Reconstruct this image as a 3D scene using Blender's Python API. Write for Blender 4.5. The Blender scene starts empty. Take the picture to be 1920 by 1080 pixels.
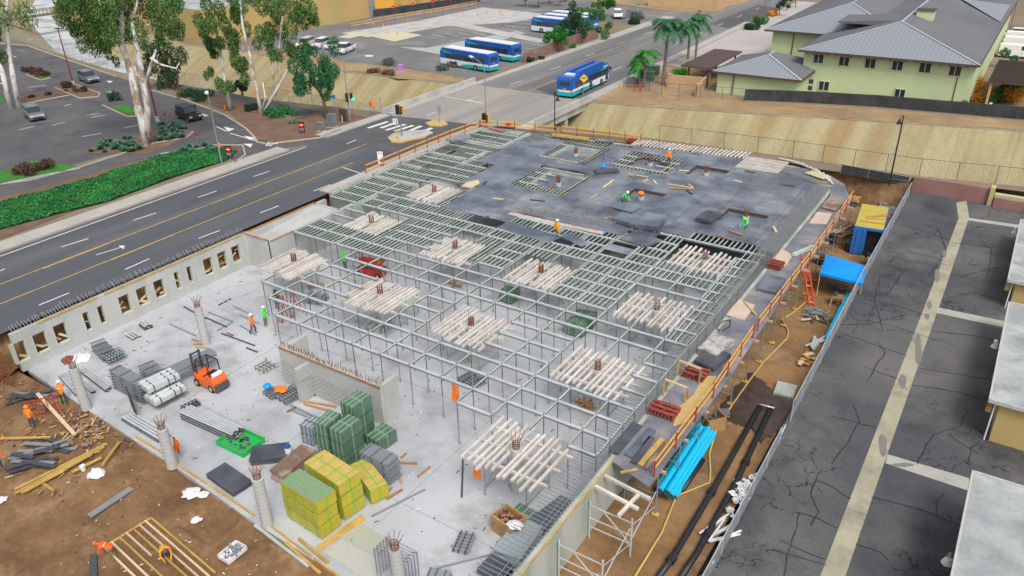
import bpy, math, random
import numpy as np
from mathutils import Vector, Matrix, noise
random.seed(7); rng=np.random.default_rng(7)
S=bpy.context.scene; C=S.collection
R=math.radians
# ---------------------------------------------------------------- camera, world, sun, exposure
F=1466.047; H=28.0
RT=Vector((0.83530638,0.5493474,-0.02192461)); UP=Vector((-0.23902383,0.39878052,0.88534835)); FW=Vector((-0.49510693,0.73429662,-0.46441103))
cam=bpy.data.objects.new('camera',bpy.data.cameras.new('camera')); C.objects.link(cam)
mw=Matrix.Identity(4)
for i in range(3): mw[i][0]=RT[i]; mw[i][1]=UP[i]; mw[i][2]=-FW[i]
mw[2][3]=H
cam.matrix_world=mw; cam.data.sensor_width=36; cam.data.lens=F/1920*36; cam.data.clip_end=4000; cam.data.clip_start=.5
S.camera=cam
W=bpy.data.worlds.new('World'); S.world=W; W.use_nodes=True
wn=W.node_tree; bg=wn.nodes['Background']
sky=wn.nodes.new('ShaderNodeTexSky'); sky.sky_type='NISHITA'; sky.sun_disc=False
SEL,SAZ=R(54),R(128)
sky.sun_elevation=SEL; sky.sun_rotation=SAZ; sky.air_density=1.0; sky.dust_density=5.0; sky.ozone_density=1.0
hs=wn.nodes.new('ShaderNodeHueSaturation'); hs.inputs['Saturation'].default_value=.45
wn.links.new(sky.outputs[0],hs.inputs['Color']); wn.links.new(hs.outputs[0],bg.inputs[0]); bg.inputs[1].default_value=.15
sl=bpy.data.lights.new('sun','SUN'); so=bpy.data.objects.new('sun',sl); C.objects.link(so)
sl.energy=1.5; sl.angle=R(18); sl.color=(1,.965,.91)
sd=Vector((math.sin(SAZ)*math.cos(SEL),math.cos(SAZ)*math.cos(SEL),math.sin(SEL)))
so.rotation_euler=sd.to_track_quat('Z','Y').to_euler()
S.view_settings.view_transform='Standard'; S.view_settings.look='None'; S.view_settings.gamma=1; S.view_settings.exposure=0.05

def P(x,y,z=0.0):
    d=FW*F+RT*(x-960)-UP*(y-540); t=(z-H)/d.z
    return Vector((d.x*t,d.y*t,z))
def PX(x,y,X):
    d=FW*F+RT*(x-960)-UP*(y-540); t=X/d.x
    return Vector((X,d.y*t,H+d.z*t))
SL=-3.2      # slab level
def az(Y): return -3.1+1.65*max(0,min(1,(Y-30)/56))   # the alley climbs gently away from the camera
def PA(x,y,dz=0):
    z=-3.0
    for _ in range(12): q=P(x,y,z); z=az(q.y)+dz
    return P(x,y,z)
# ---------------------------------------------------------------- materials
MT={}
def mat(name,col,rough=.8,metal=0.,col2=None,s1=.3,fine=.12,s2=6.,cracks=None,stretch=None,bump=0.,island=0.,rnd=0.,contrast=(.35,.65),col3=None,s3=.08,spec=.5,bands=None,emit=0,obj=False):
    if name in MT: return MT[name]
    m=bpy.data.materials.new(name); m.use_nodes=True; nt=m.node_tree; N=nt.nodes; L=nt.links
    b=N['Principled BSDF']; b.inputs['Roughness'].default_value=rough; b.inputs['Metallic'].default_value=metal
    b.inputs['Specular IOR Level'].default_value=spec
    if obj: g=N.new('ShaderNodeTexCoord').outputs['Object']
    else: g=N.new('ShaderNodeNewGeometry').outputs['Position']
    co=g
    if stretch:
        mp=N.new('ShaderNodeMapping'); mp.inputs['Scale'].default_value=stretch; L.new(g,mp.inputs[0]); co=mp.outputs[0]
    def mix(a,bb,fac,mode='MIX'):
        x=N.new('ShaderNodeMix'); x.data_type='RGBA'; x.blend_type=mode; x.clamp_result=False
        if isinstance(fac,(int,float)): x.inputs[0].default_value=fac
        else: L.new(fac,x.inputs[0])
        for k,v in ((6,a),(7,bb)):
            if isinstance(v,tuple): x.inputs[k].default_value=v+(1,) if len(v)==3 else v
            else: L.new(v,x.inputs[k])
        return x.outputs[2]
    def nz(scale,det=5,c=co,ro=.55):
        n=N.new('ShaderNodeTexNoise'); n.inputs['Scale'].default_value=scale; n.inputs['Detail'].default_value=det; n.inputs['Roughness'].default_value=ro; L.new(c,n.inputs['Vector']); return n.outputs[0]
    def rmp(v,a,bb):
        r=N.new('ShaderNodeMapRange'); r.inputs[1].default_value=a; r.inputs[2].default_value=bb; L.new(v,r.inputs[0]); return r.outputs[0]
    c=tuple(col)
    if col2: c=mix(c,tuple(col2),rmp(nz(s1),*contrast))
    if col3: c=mix(c,tuple(col3),rmp(nz(s3,6,ro=.65),.5,.72))
    if fine:
        v=rmp(nz(s2,4,g),.2,.8); k=N.new('ShaderNodeMath'); k.operation='MULTIPLY_ADD'; k.inputs[1].default_value=2*fine; k.inputs[2].default_value=1-fine; L.new(v,k.inputs[0])
        cc=N.new('ShaderNodeCombineXYZ')
        for i in range(3): L.new(k.outputs[0],cc.inputs[i])
        c=mix(c,cc.outputs[0],1.0,'MULTIPLY')
    if bands:   # (axis, period, dark factor, duty)
        sx=N.new('ShaderNodeSeparateXYZ'); L.new(g,sx.inputs[0])
        fr=N.new('ShaderNodeMath'); fr.operation='FRACT'; dv=N.new('ShaderNodeMath'); dv.operation='DIVIDE'; dv.inputs[1].default_value=bands[1]
        L.new(sx.outputs[bands[0]],dv.inputs[0]); L.new(dv.outputs[0],fr.inputs[0])
        lt=N.new('ShaderNodeMath'); lt.operation='LESS_THAN'; lt.inputs[1].default_value=bands[3]; L.new(fr.outputs[0],lt.inputs[0])
        c=mix(c,(bands[2],)*3,lt.outputs[0],'MULTIPLY')
    if island:
        gi=N.new('ShaderNodeNewGeometry').outputs['Random Per Island']; k=N.new('ShaderNodeMapRange'); k.inputs[3].default_value=1-island; k.inputs[4].default_value=1+island; L.new(gi,k.inputs[0])
        cc=N.new('ShaderNodeCombineXYZ')
        for i in range(3): L.new(k.outputs[0],cc.inputs[i])
        c=mix(c,cc.outputs[0],1.0,'MULTIPLY')
    if rnd:
        gi=N.new('ShaderNodeObjectInfo').outputs['Random']; k=N.new('ShaderNodeMapRange'); k.inputs[3].default_value=1-rnd; k.inputs[4].default_value=1+rnd; L.new(gi,k.inputs[0])
        cc=N.new('ShaderNodeCombineXYZ')
        for i in range(3): L.new(k.outputs[0],cc.inputs[i])
        c=mix(c,cc.outputs[0],1.0,'MULTIPLY')
    if cracks:  # (scale,width,colour,mask)
        dn=N.new('ShaderNodeTexNoise'); dn.inputs['Scale'].default_value=cracks[0]*1.7; dn.inputs['Detail'].default_value=3; L.new(g,dn.inputs['Vector'])
        ad=N.new('ShaderNodeVectorMath'); ad.operation='MULTIPLY_ADD'; ad.inputs[1].default_value=(1.2/cracks[0]*.8,)*3; L.new(dn.outputs['Color'],ad.inputs[0]); L.new(g,ad.inputs[2])
        vo=N.new('ShaderNodeTexVoronoi'); vo.feature='DISTANCE_TO_EDGE'; vo.inputs['Scale'].default_value=cracks[0]; L.new(ad.outputs[0],vo.inputs['Vector'])
        lt=N.new('ShaderNodeMapRange'); lt.inputs[1].default_value=cracks[1]; lt.inputs[2].default_value=cracks[1]*2; lt.inputs[3].default_value=1; lt.inputs[4].default_value=0; L.new(vo.outputs['Distance'],lt.inputs[0])
        mk=rmp(nz(cracks[0]*.35,3,g),cracks[3],cracks[3]+.05)
        mm=N.new('ShaderNodeMath'); mm.operation='MULTIPLY'; L.new(lt.outputs[0],mm.inputs[0]); L.new(mk,mm.inputs[1])
        c=mix(c,tuple(cracks[2]),mm.outputs[0])
    if isinstance(c,tuple): b.inputs['Base Color'].default_value=c+(1,)
    else: L.new(c,b.inputs['Base Color'])
    if bump:
        bp=N.new('ShaderNodeBump'); bp.inputs['Strength'].default_value=bump; bp.inputs['Distance'].default_value=.05; L.new(nz(s2*1.5,4,g),bp.inputs['Height']); L.new(bp.outputs[0],b.inputs['Normal'])
    if emit: b.inputs['Emission Color'].default_value=tuple(col)+(1,); b.inputs['Emission Strength'].default_value=emit
    MT[name]=m; return m
m_road=mat('road_asphalt',(.072,.077,.092),.85,col2=(.105,.11,.125),s1=.22,stretch=(1.6,.18,1),fine=.14,s2=9,col3=(.15,.15,.155),s3=.12)
m_old=mat('old_asphalt',(.15,.15,.155),.9,col2=(.21,.21,.21),s1=.15,stretch=(1.3,.15,1),fine=.12,s2=7,col3=(.10,.10,.11),s3=.1)
m_lot=mat('lot_asphalt',(.085,.085,.095),.9,col2=(.125,.12,.12),s1=.12,fine=.12,s2=6,col3=(.06,.06,.068),s3=.3)
m_yard=mat('yard_asphalt',(.20,.195,.19),.9,col2=(.14,.14,.145),s1=.09,fine=.1,s2=5,col3=(.27,.26,.25),s3=.12)
m_alley=mat('alley_asphalt',(.075,.077,.085),.8,col2=(.135,.13,.125),s1=.13,fine=.2,s2=7,cracks=(.62,.011,(.022,.022,.026),.52),col3=(.036,.037,.045),s3=.2,bump=.15,contrast=(.38,.62))
m_conc=mat('concrete',(.42,.41,.39),.85,col2=(.52,.51,.49),s1=.35,fine=.08,s2=8,col3=(.33,.32,.31),s3=.5)
m_walk=mat('sidewalk_concrete',(.45,.43,.39),.9,col2=(.38,.365,.34),s1=.3,fine=.07,s2=6,bands=(1,1.52,.78,.03))
m_slab=mat('slab_concrete',(.52,.535,.555),.6,col2=(.40,.415,.44),s1=.17,fine=.06,s2=5,col3=(.30,.30,.30),s3=.33,contrast=(.36,.66))
m_wall=mat('wall_concrete',(.50,.505,.49),.8,col2=(.40,.41,.39),s1=.5,fine=.07,s2=5,stretch=(1,1,.5))
m_wallg=mat('stained_concrete',(.46,.48,.44),.8,col2=(.30,.37,.30),s1=.45,fine=.08,s2=4,stretch=(1,1,.25),contrast=(.42,.6))
m_dirt=mat('dirt',(.235,.13,.058),.95,col2=(.14,.075,.033),s1=.35,fine=.25,s2=3.2,col3=(.32,.21,.11),s3=.45,bump=.6)
m_dirtw=mat('trench_dirt',(.29,.165,.07),.9,col2=(.18,.098,.04),s1=.3,fine=.2,s2=3.5,col3=(.33,.22,.125),s3=.4,bump=.5)
m_dry=mat('dry_bank',(.36,.25,.13),.95,col2=(.26,.17,.09),s1=.18,fine=.2,s2=2.5,col3=(.42,.31,.17),s3=.2,bump=.4)
m_mulch=mat('mulch',(.15,.085,.06),.95,col2=(.20,.125,.085),s1=.5,fine=.3,s2=5,bump=.4)
m_chan=mat('channel_concrete',(.37,.315,.175),.9,col2=(.245,.21,.105),s1=.3,stretch=(1.5,.14,.2),fine=.12,s2=2,col3=(.33,.215,.10),s3=.30,bands=(0,6.1,.72,.012),contrast=(.38,.66))
m_bed=mat('channel_bed',(.55,.57,.58),.8,col2=(.34,.35,.34),s1=.2,fine=.2,s2=1.5,contrast=(.45,.6))
m_ply=mat('film_plywood',(.085,.10,.128),.27,col2=(.185,.213,.255),s1=.3,fine=.08,s2=4,col3=(.33,.335,.35),s3=.16,rnd=.14,contrast=(.38,.62))
m_plyd=mat('dark_plywood',(.055,.06,.075),.5,col2=(.10,.105,.125),s1=.7,fine=.15,s2=5)
m_plye=mat('walkway_plywood',(.12,.128,.16),.5,col2=(.24,.24,.265),s1=.4,fine=.15,s2=5,col3=(.40,.33,.28),s3=.3)
m_alu=mat('aluminium',(.66,.69,.70),.42,.25,col2=(.52,.56,.57),s1=.8,fine=.06,s2=6)
m_web=mat('joist_web',(.075,.115,.085),.7,fine=.15,s2=5)  # deep green joist sides, toned dark to read as shade between rows
m_kerb=mat('pale_kerb',(.50,.44,.30),.9,fine=.1)
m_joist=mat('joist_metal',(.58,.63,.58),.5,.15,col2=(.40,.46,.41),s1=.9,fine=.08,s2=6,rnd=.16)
m_steel=mat('galvanised_steel',(.33,.36,.39),.45,.4,fine=.12,s2=8)
m_dsteel=mat('dark_steel',(.10,.11,.125),.5,.4,fine=.15,s2=8)
m_timw=mat('white_timber',(.66,.62,.57),.8,col2=(.52,.48,.43),s1=1.5,fine=.1,s2=8,rnd=.14)
m_wood=mat('timber',(.46,.27,.12),.85,col2=(.34,.19,.08),s1=1.5,fine=.2,s2=9,rnd=.25)
m_woody=mat('yellow_timber',(.55,.36,.10),.8,col2=(.42,.26,.07),s1=1.2,fine=.15,s2=9,rnd=.15)
m_woodp=mat('pale_timber',(.60,.46,.30),.85,fine=.12,s2=9,rnd=.2)
m_ply2=mat('pale_plywood',(.62,.49,.38),.8,col2=(.52,.42,.33),s1=.8,fine=.08,s2=6)
m_lime=mat('lime_panel',(.50,.50,.28),.8,fine=.1,s2=6)
m_orange=mat('safety_orange',(.95,.22,.015),.7,fine=.08,s2=12)
m_yelr=mat('yellow_rail',(.80,.42,.06),.6,fine=.1,s2=8)
m_redp=mat('red_paint',(.42,.035,.02),.6,fine=.2,s2=8)
m_green=mat('safety_green',(.08,.85,.1),.7)
m_white=mat('white_paint',(.80,.80,.79),.6,fine=.04,s2=4)
m_mark=mat('road_white',(.72,.72,.70),.8,fine=.2,s2=3,col2=(.5,.5,.5),s1=1.5,contrast=(.5,.8))
m_marky=mat('road_yellow',(.56,.36,.10),.8,fine=.2,s2=3,col2=(.36,.26,.12),s1=.8,contrast=(.45,.75))
m_black=mat('black',(.02,.02,.022),.6)
m_rubber=mat('rubber',(.025,.025,.027),.85)
m_glass=mat('dark_glass',(.03,.04,.05),.08,spec=.8)
m_rebar=mat('rusty_rebar',(.26,.10,.05),.8,.3,fine=.3,s2=20)
m_rebg=mat('grey_rebar',(.30,.31,.32),.6,.3,fine=.2,s2=12)
m_tan=mat('tan_stucco',(.50,.34,.14),.9,col2=(.42,.29,.12),s1=.15,fine=.06,s2=4,col3=(.42,.38,.14),s3=.06)
m_tanw=mat('tan_block',(.55,.38,.22),.9,fine=.08,s2=4,col2=(.48,.33,.19),s1=.3)
m_gwall=mat('green_stucco',(.55,.65,.36),.85,col2=(.50,.59,.34),s1=.2,fine=.04,s2=3,col3=(.60,.70,.40),s3=.15)
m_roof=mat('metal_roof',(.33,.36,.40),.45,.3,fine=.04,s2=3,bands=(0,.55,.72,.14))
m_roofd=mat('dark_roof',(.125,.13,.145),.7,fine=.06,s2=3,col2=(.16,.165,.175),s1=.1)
m_eave=mat('eave_brown',(.09,.06,.05),.8)
m_frame=mat('window_frame',(.62,.58,.48),.7)
m_redw=mat('red_block_wall',(.27,.13,.115),.9,col2=(.33,.18,.16),s1=.4,fine=.1,s2=4)
m_brw=mat('brown_block_wall',(.22,.13,.105),.9,col2=(.27,.165,.13),s1=.4,fine=.1,s2=4)
m_leaf=mat('leaf_green',(.05,.16,.03),.7,island=.55)
m_leaf2=mat('leaf_euc',(.11,.21,.045),.7,island=.6,col2=(.06,.15,.03),s1=.4,fine=0)
m_leafd=mat('leaf_dark',(.015,.06,.02),.7,island=.5)
m_leafb=mat('leaf_bright',(.03,.22,.02),.7,island=.5)
m_hedge=mat('leaf_hedge',(.012,.15,.04),.7,island=.65,col2=(.03,.24,.045),s1=.35,fine=.3,s2=2,contrast=(.4,.6),col3=(.05,.12,.03),s3=.5)
m_agave=mat('leaf_agave',(.07,.19,.12),.6,island=.45)
m_leafo=mat('leaf_orange',(.60,.26,.02),.7,island=.4)
m_leafbr=mat('leaf_brown',(.09,.045,.03),.8,island=.5)
m_lawn=mat('lawn',(.03,.24,.015),.9,col2=(.05,.15,.02),s1=1,fine=.3,s2=12)
m_barkw=mat('pale_bark',(.76,.73,.69),.85,col2=(.34,.25,.17),s1=1.1,fine=.2,s2=4,contrast=(.52,.6),col3=(.42,.40,.36),s3=.8,stretch=(1,1,.5))
m_bark=mat('brown_bark',(.24,.17,.12),.9,col2=(.16,.11,.08),s1=2,fine=.2,s2=8)
m_blue=mat('bus_blue',(.012,.10,.42),.3,spec=.6)
m_teal=mat('bus_teal',(.01,.42,.42),.35)
m_busw=mat('bus_white',(.78,.80,.82),.35)
m_cblue=mat('container_blue',(.012,.15,.55),.45,fine=.08,s2=5)
m_tarp=mat('blue_tarp',(.0,.30,.85),.5,fine=.05,s2=3)
m_pipeb=mat('blue_pipe',(.008,.5,.8),.35)
m_clamp=mat('rusty_clamp',(.33,.06,.045),.75,fine=.3,s2=9,col2=(.22,.05,.035),s1=3)
m_col=mat('column_concrete',(.47,.48,.47),.8,fine=.07,s2=5,bands=(2,.27,.8,.16))
m_pipek=mat('black_pipe',(.022,.022,.025),.45)
m_olive=mat('yellow_wrap',(.50,.44,.03),.4,col2=(.40,.36,.04),s1=1.2,fine=.1,s2=6)
m_gstrap=mat('green_strap',(.10,.50,.04),.5)
m_gwrap=mat('green_wrap',(.11,.20,.13),.42,col2=(.07,.14,.09),s1=1.4,fine=.12,s2=5,rnd=.1)
m_gline=mat('green_wrap_pale',(.30,.42,.31),.5)
m_grwrap=mat('grey_wrap',(.33,.40,.43),.5,fine=.1,s2=5)
m_brply=mat('muddy_plywood',(.20,.13,.09),.7,col2=(.36,.28,.21),s1=1.1,fine=.2,s2=4,contrast=(.5,.62))
m_fork=mat('forklift_orange',(.85,.14,.02),.4)
m_skin=mat('skin',(.45,.26,.17),.6)
m_jean=mat('navy_trousers',(.04,.07,.13),.85)
m_jeanl=mat('blue_jeans',(.07,.15,.25),.85)
m_khaki=mat('khaki_trousers',(.19,.17,.08),.85)
m_boot=mat('tan_boots',(.32,.17,.07),.8)
m_grn=mat('tray_green',(.03,.42,.10),.5)
m_hose=mat('yellow_hose',(.50,.38,.12),.6)
m_bag=mat('white_plastic',(.75,.75,.77),.4,fine=.1,s2=5)
m_roofw=mat('pale_flat_roof',(.30,.32,.325),.8,col2=(.45,.47,.46),s1=.3,fine=.08,s2=4,col3=(.17,.19,.18),s3=.35,contrast=(.4,.6))
m_wallo=mat('ochre_wall',(.58,.42,.16),.85,col2=(.52,.37,.16),s1=.4,fine=.04,s2=4)
m_mesh=mat('dark_mesh',(.03,.032,.036),.9,fine=.2,s2=2,col2=(.055,.055,.06),s1=.5)
m_pink=mat('pink_concrete',(.42,.37,.36),.9,col2=(.48,.44,.42),s1=.12,fine=.06,s2=4)
m_stripc=mat('pale_strip',(.42,.395,.29),.85,col2=(.34,.32,.23),s1=.5,fine=.1,s2=7,bands=(1,6.1,.55,.008),col3=(.24,.22,.17),s3=.55)
m_lens=mat('lamp_lens',(.7,.68,.6),.3)
m_redl=mat('red_light',(.6,.02,.01),.3)
m_silver=mat('silver_paint',(.28,.31,.34),.3,.5)
m_blackp=mat('black_paint',(.02,.022,.026),.2)
m_sgreen=mat('signal_green',(.02,.9,.45),.4,emit=1.2)
m_sealk=mat('crack_sealant',(.018,.018,.022),.6)
# chain-link as semi-open mesh: real wires
# ---------------------------------------------------------------- mesh builder
class MB:
    def __init__(s): s.v=[];s.f=[];s.mi=[];s.ms=[];s.cur=0
    def mat(s,m):
        if m not in s.ms: s.ms.append(m)
        s.cur=s.ms.index(m); return s
    def add(s,vs,fs):
        n=len(s.v); s.v+= [tuple(v) for v in vs]; s.f+=[tuple(i+n for i in f) for f in fs]; s.mi+=[s.cur]*len(fs); return s
    def box(s,c,d,rz=0,m=None):
        if m: s.mat(m)
        x,y,z=c; a,b,h=d[0]/2,d[1]/2,d[2]/2; cs,sn=math.cos(rz),math.sin(rz)
        vs=[(x+cs*p*a-sn*q*b,y+sn*p*a+cs*q*b,z+r*h) for r in(-1,1) for p,q in((-1,-1),(1,-1),(1,1),(-1,1))]
        return s.add(vs,[(3,2,1,0),(4,5,6,7),(0,1,5,4),(1,2,6,5),(2,3,7,6),(3,0,4,7)])
    def bar(s,a,b,w,h,m=None,up=(0,0,1)):
        if m: s.mat(m)
        a=Vector(a);b=Vector(b);d=(b-a)
        if d.length<1e-6: return s
        d.normalize(); u=Vector(up)
        if abs(d.dot(u))>.98: u=Vector((0,1,0))
        sd=d.cross(u).normalized(); u=sd.cross(d)
        vs=[p+sd*(w/2*i)+u*(h/2*j) for p in(a,b) for i,j in((-1,-1),(1,-1),(1,1),(-1,1))]
        return s.add(vs,[(0,1,2,3),(7,6,5,4),(0,4,5,1),(1,5,6,2),(2,6,7,3),(3,7,4,0)])
    def tube(s,a,b,r,r2=None,n=8,m=None,cap=True):
        if m: s.mat(m)
        a=Vector(a);b=Vector(b);r2=r if r2 is None else r2; d=(b-a).normalized(); u=Vector((0,0,1)) if abs(d.z)<.9 else Vector((1,0,0))
        x=d.cross(u).normalized(); y=d.cross(x); vs=[]
        for p,q in((a,r),(b,r2)):
            for i in range(n):
                t=2*math.pi*i/n; vs.append(p+x*(q*math.cos(t))+y*(q*math.sin(t)))
        fs=[(i,(i+1)%n,n+(i+1)%n,n+i) for i in range(n)]
        if cap: fs+=[tuple(range(n))[::-1],tuple(range(n,2*n))]
        return s.add(vs,fs)
    def path(s,pts,rs,n=6,m=None):
        if m: s.mat(m)
        pts=[Vector(p) for p in pts]
        if isinstance(rs,(int,float)): rs=[rs]*len(pts)
        vs=[];fs=[]
        for k,p in enumerate(pts):
            d=(pts[min(k+1,len(pts)-1)]-pts[max(k-1,0)]).normalized(); u=Vector((0,0,1)) if abs(d.z)<.9 else Vector((1,0,0))
            x=d.cross(u).normalized(); y=d.cross(x)
            for i in range(n):
                t=2*math.pi*i/n; vs.append(p+x*(rs[k]*math.cos(t))+y*(rs[k]*math.sin(t)))
        for k in range(len(pts)-1):
            for i in range(n): fs.append((k*n+i,k*n+(i+1)%n,(k+1)*n+(i+1)%n,(k+1)*n+i))
        fs+=[tuple(range(n))[::-1],tuple(range((len(pts)-1)*n,len(pts)*n))]
        return s.add(vs,fs)
    def prism(s,poly,z0,z1,m=None):
        if m: s.mat(m)
        ar=sum(poly[i][0]*poly[(i+1)%len(poly)][1]-poly[(i+1)%len(poly)][0]*poly[i][1] for i in range(len(poly)))
        if ar<0: poly=poly[::-1]
        n=len(poly); vs=[(p[0],p[1],z0) for p in poly]+[(p[0],p[1],z1) for p in poly]
        return s.add(vs,[tuple(range(n))[::-1],tuple(range(n,2*n))]+[(i,(i+1)%n,n+(i+1)%n,n+i) for i in range(n)])
    def side(s,prof,w,m=None,ax=1):   # profile in x,z extruded over y in [-w/2,w/2]
        if m: s.mat(m)
        n=len(prof); vs=[(p[0],-w/2,p[1]) for p in prof]+[(p[0],w/2,p[1]) for p in prof]
        return s.add(vs,[tuple(range(n)),tuple(range(n,2*n))[::-1]]+[((i+1)%n,i,n+i,n+(i+1)%n) for i in range(n)])
    def sheet(s,poly,z,m=None):
        if m: s.mat(m)
        ar=sum(poly[i][0]*poly[(i+1)%len(poly)][1]-poly[(i+1)%len(poly)][0]*poly[i][1] for i in range(len(poly)))
        if ar<0: poly=poly[::-1]
        return s.add([(p[0],p[1],z) for p in poly],[tuple(range(len(poly)))])
    def quad(s,pts,m=None):
        if m: s.mat(m)
        return s.add(pts,[tuple(range(len(pts)))])
    def ball(s,c,r,m=None,n=8,k=5):
        if m: s.mat(m)
        if isinstance(r,(int,float)): r=(r,r,r)
        vs=[];fs=[]
        for j in range(k+1):
            ph=math.pi*j/k-math.pi/2
            for i in range(n):
                t=2*math.pi*i/n; vs.append((c[0]+r[0]*math.cos(ph)*math.cos(t),c[1]+r[1]*math.cos(ph)*math.sin(t),c[2]+r[2]*math.sin(ph)))
        for j in range(k):
            for i in range(n): fs.append((j*n+i,j*n+(i+1)%n,(j+1)*n+(i+1)%n,(j+1)*n+i))
        return s.add(vs,fs)
    def build(s,name,parent=None,m=None,loc=None,smooth=False):
        vs=np.array(s.v,dtype=float).reshape(-1,3)
        me=bpy.data.meshes.new(name); 
        if loc is not None: vs=vs-np.array(loc)
        me.from_pydata(vs.tolist(),[],s.f)
        for x in (s.ms or [m]): me.materials.append(x)
        if len(s.ms)>1: me.polygons.foreach_set('material_index',s.mi)
        if smooth: me.polygons.foreach_set('use_smooth',[True]*len(me.polygons))
        me.update()
        o=bpy.data.objects.new(name,me); C.objects.link(o)
        if loc is not None: o.location=loc
        if parent: o.parent=parent
        return o
    def solo(s,name,label,cat,group=None,kind=None,smooth=False):
        vs=np.array(s.v,dtype=float); c=vs.mean(0); c[2]=vs[:,2].min()
        o=s.build(name,loc=tuple(c),smooth=smooth); return tag(o,label,cat,group,kind)
def tag(o,label=None,cat=None,group=None,kind=None):
    if label: o['label']=label
    if cat: o['category']=cat
    if group: o['group']=group
    if kind: o['kind']=kind
    return o
def thing(name,label,cat,loc=(0,0,0),rz=0,group=None):
    o=bpy.data.objects.new(name,None); o.empty_display_size=.2; C.objects.link(o); o.location=loc; o.rotation_euler=(0,0,rz)
    return tag(o,label,cat,group)
def dup(r,loc,rz=None,label=None,group=None):
    c=r.copy(); C.objects.link(c); c.location=loc
    if rz is not None: c.rotation_euler=(0,0,rz)
    if label: c['label']=label
    if group: c['group']=group
    def rec(a,b):
        for ch in KIDS.setdefault(a.name,[x for x in a.children]):
            d=ch.copy(); C.objects.link(d); d.parent=b; rec(ch,d)
    rec(r,c); return c
KIDS={}
def struct(o): o['kind']='structure'; return o
def flat(name,poly,z,m):
    return struct(MB().sheet(poly,z,m).build(name))
def pts(l,z=0): return [tuple(P(x,y,z)[:2]) for x,y in l]
def text_mesh(body,size,m,name,parent,loc,rot,ext=.004):
    cu=bpy.data.curves.new('t','FONT'); cu.body=body; cu.size=size; cu.extrude=ext; cu.align_x='CENTER'; cu.align_y='CENTER'
    o=bpy.data.objects.new('t',cu); C.objects.link(o); dg=bpy.context.evaluated_depsgraph_get()
    me=bpy.data.meshes.new_from_object(o.evaluated_get(dg)); me.materials.clear(); me.materials.append(m)
    bpy.data.objects.remove(o); n=bpy.data.objects.new(name,me); C.objects.link(n); n.location=loc; n.rotation_euler=rot
    if parent: n.parent=parent
    return n
def leaves(name,blobs,n,size,m,parent=None,droop=0.,flatz=1.):
    """blobs: list of (centre, radii); leaf quads scattered through the volume with clumping"""
    w=np.array([b[1][0]*b[1][1]*b[1][2] for b in blobs])**.6; w/=w.sum()
    idx=rng.choice(len(blobs),n,p=w); c=np.array([b[0] for b in blobs])[idx]; r=np.array([b[1] for b in blobs])[idx]
    d=rng.normal(size=(n,3)); d/=np.linalg.norm(d,axis=1)[:,None]; rad=rng.uniform(.35,1.08,n)**.6
    p=c+d*r*rad[:,None]
    a=rng.normal(size=(n,3)); a/=np.linalg.norm(a,axis=1)[:,None]
    if droop: a[:,2]-=droop; a/=np.linalg.norm(a,axis=1)[:,None]
    b=np.cross(a,rng.normal(size=(n,3))); b/=np.linalg.norm(b,axis=1)[:,None]
    s=size*rng.uniform(.6,1.4,n)[:,None]; a=a*s; b=b*s*(.45 if droop else .6)
    v=np.stack([p-a*.5-b*.15,p-b*.5+a*.05,p+a*.6,p+b*.5+a*.05],1).reshape(-1,3)
    if flatz!=1: pass
    me=bpy.data.meshes.new(name); me.vertices.add(4*n); me.vertices.foreach_set('co',v.ravel())
    me.loops.add(4*n); me.loops.foreach_set('vertex_index',np.arange(4*n)); me.polygons.add(n)
    me.polygons.foreach_set('loop_start',np.arange(0,4*n,4)); me.update(calc_edges=True); me.materials.append(m)
    o=bpy.data.objects.new(name,me); C.objects.link(o)
    if parent: o.parent=parent
    return o
_T=['','','twenty','thirty','forty','fifty','sixty','seventy','eighty','ninety']
def ordn(n):
    n+=1
    if n<20: return ORD[n-1]
    t,u=divmod(n,10); return (_T[t][:-1]+'ieth') if u==0 else _T[t]+'-'+ORD[u-1]
def inpoly(x,y,pl):
    r=False;n=len(pl)
    for i in range(n):
        x1,y1=pl[i][:2];x2,y2=pl[i-1][:2]
        if (y1>y)!=(y2>y) and x<(x2-x1)*(y-y1)/(y2-y1)+x1: r=not r
    return r
ORD=['first','second','third','fourth','fifth','sixth','seventh','eighth','ninth','tenth','eleventh','twelfth','thirteenth','fourteenth','fifteenth','sixteenth','seventeenth','eighteenth','nineteenth','twentieth','twenty-first','twenty-second','twenty-third','twenty-fourth','twenty-fifth','twenty-sixth','twenty-seventh','twenty-eighth','twenty-ninth','thirtieth','thirty-first','thirty-second','thirty-third']
# ================================================================ TERRAIN AND ROADS
NB=[(-320,155),(-282,133),(-250,113),(-205,94),(-187,86),(-160,80.5),(-132,76.3),(-110,75),(-93,75.5),(-74,78.5),(-48.5,84.2),(-36,85.2),(-20,86.2),(-7.6,86.4),(2,88.2),(60,97),(300,135)]
FB=[(-340,190),(-295,165),(-245,134),(-215,121),(-182,109),(-160,102),(-142,98),(-123,98.4),(-97,94.6),(-74,96.5),(-50,96.8),(-37.2,99.6),(-27.9,102),(-12,106.2),(.4,109.1),(60,124),(300,150)]
ZB=-4.2
def lerp(a,b,t): return tuple(a[i]+(b[i]-a[i])*t for i in range(len(a)))
FN=[.34]*6+[.3,.22]+[.2]*9; FF=[.66]*6+[.52,.42]+[.4]*9; ZZ=[-4.2]*6+[-4.8,-5.8]+[-6.2]*9
BN=[lerp(NB[i],FB[i],FN[i]) for i in range(17)]; BF=[lerp(NB[i],FB[i],FF[i]) for i in range(17)]
BACK=[(-57.2,79.5),(-48,80.8),(-37,82.2),(-20.5,84.2),(-17,83.6),(-8.1,84.2)]
g=MB().mat(mat('ground_soil',(.24,.19,.13),.95,col2=(.19,.15,.10),s1=.1,fine=.15,s2=2))
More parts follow.
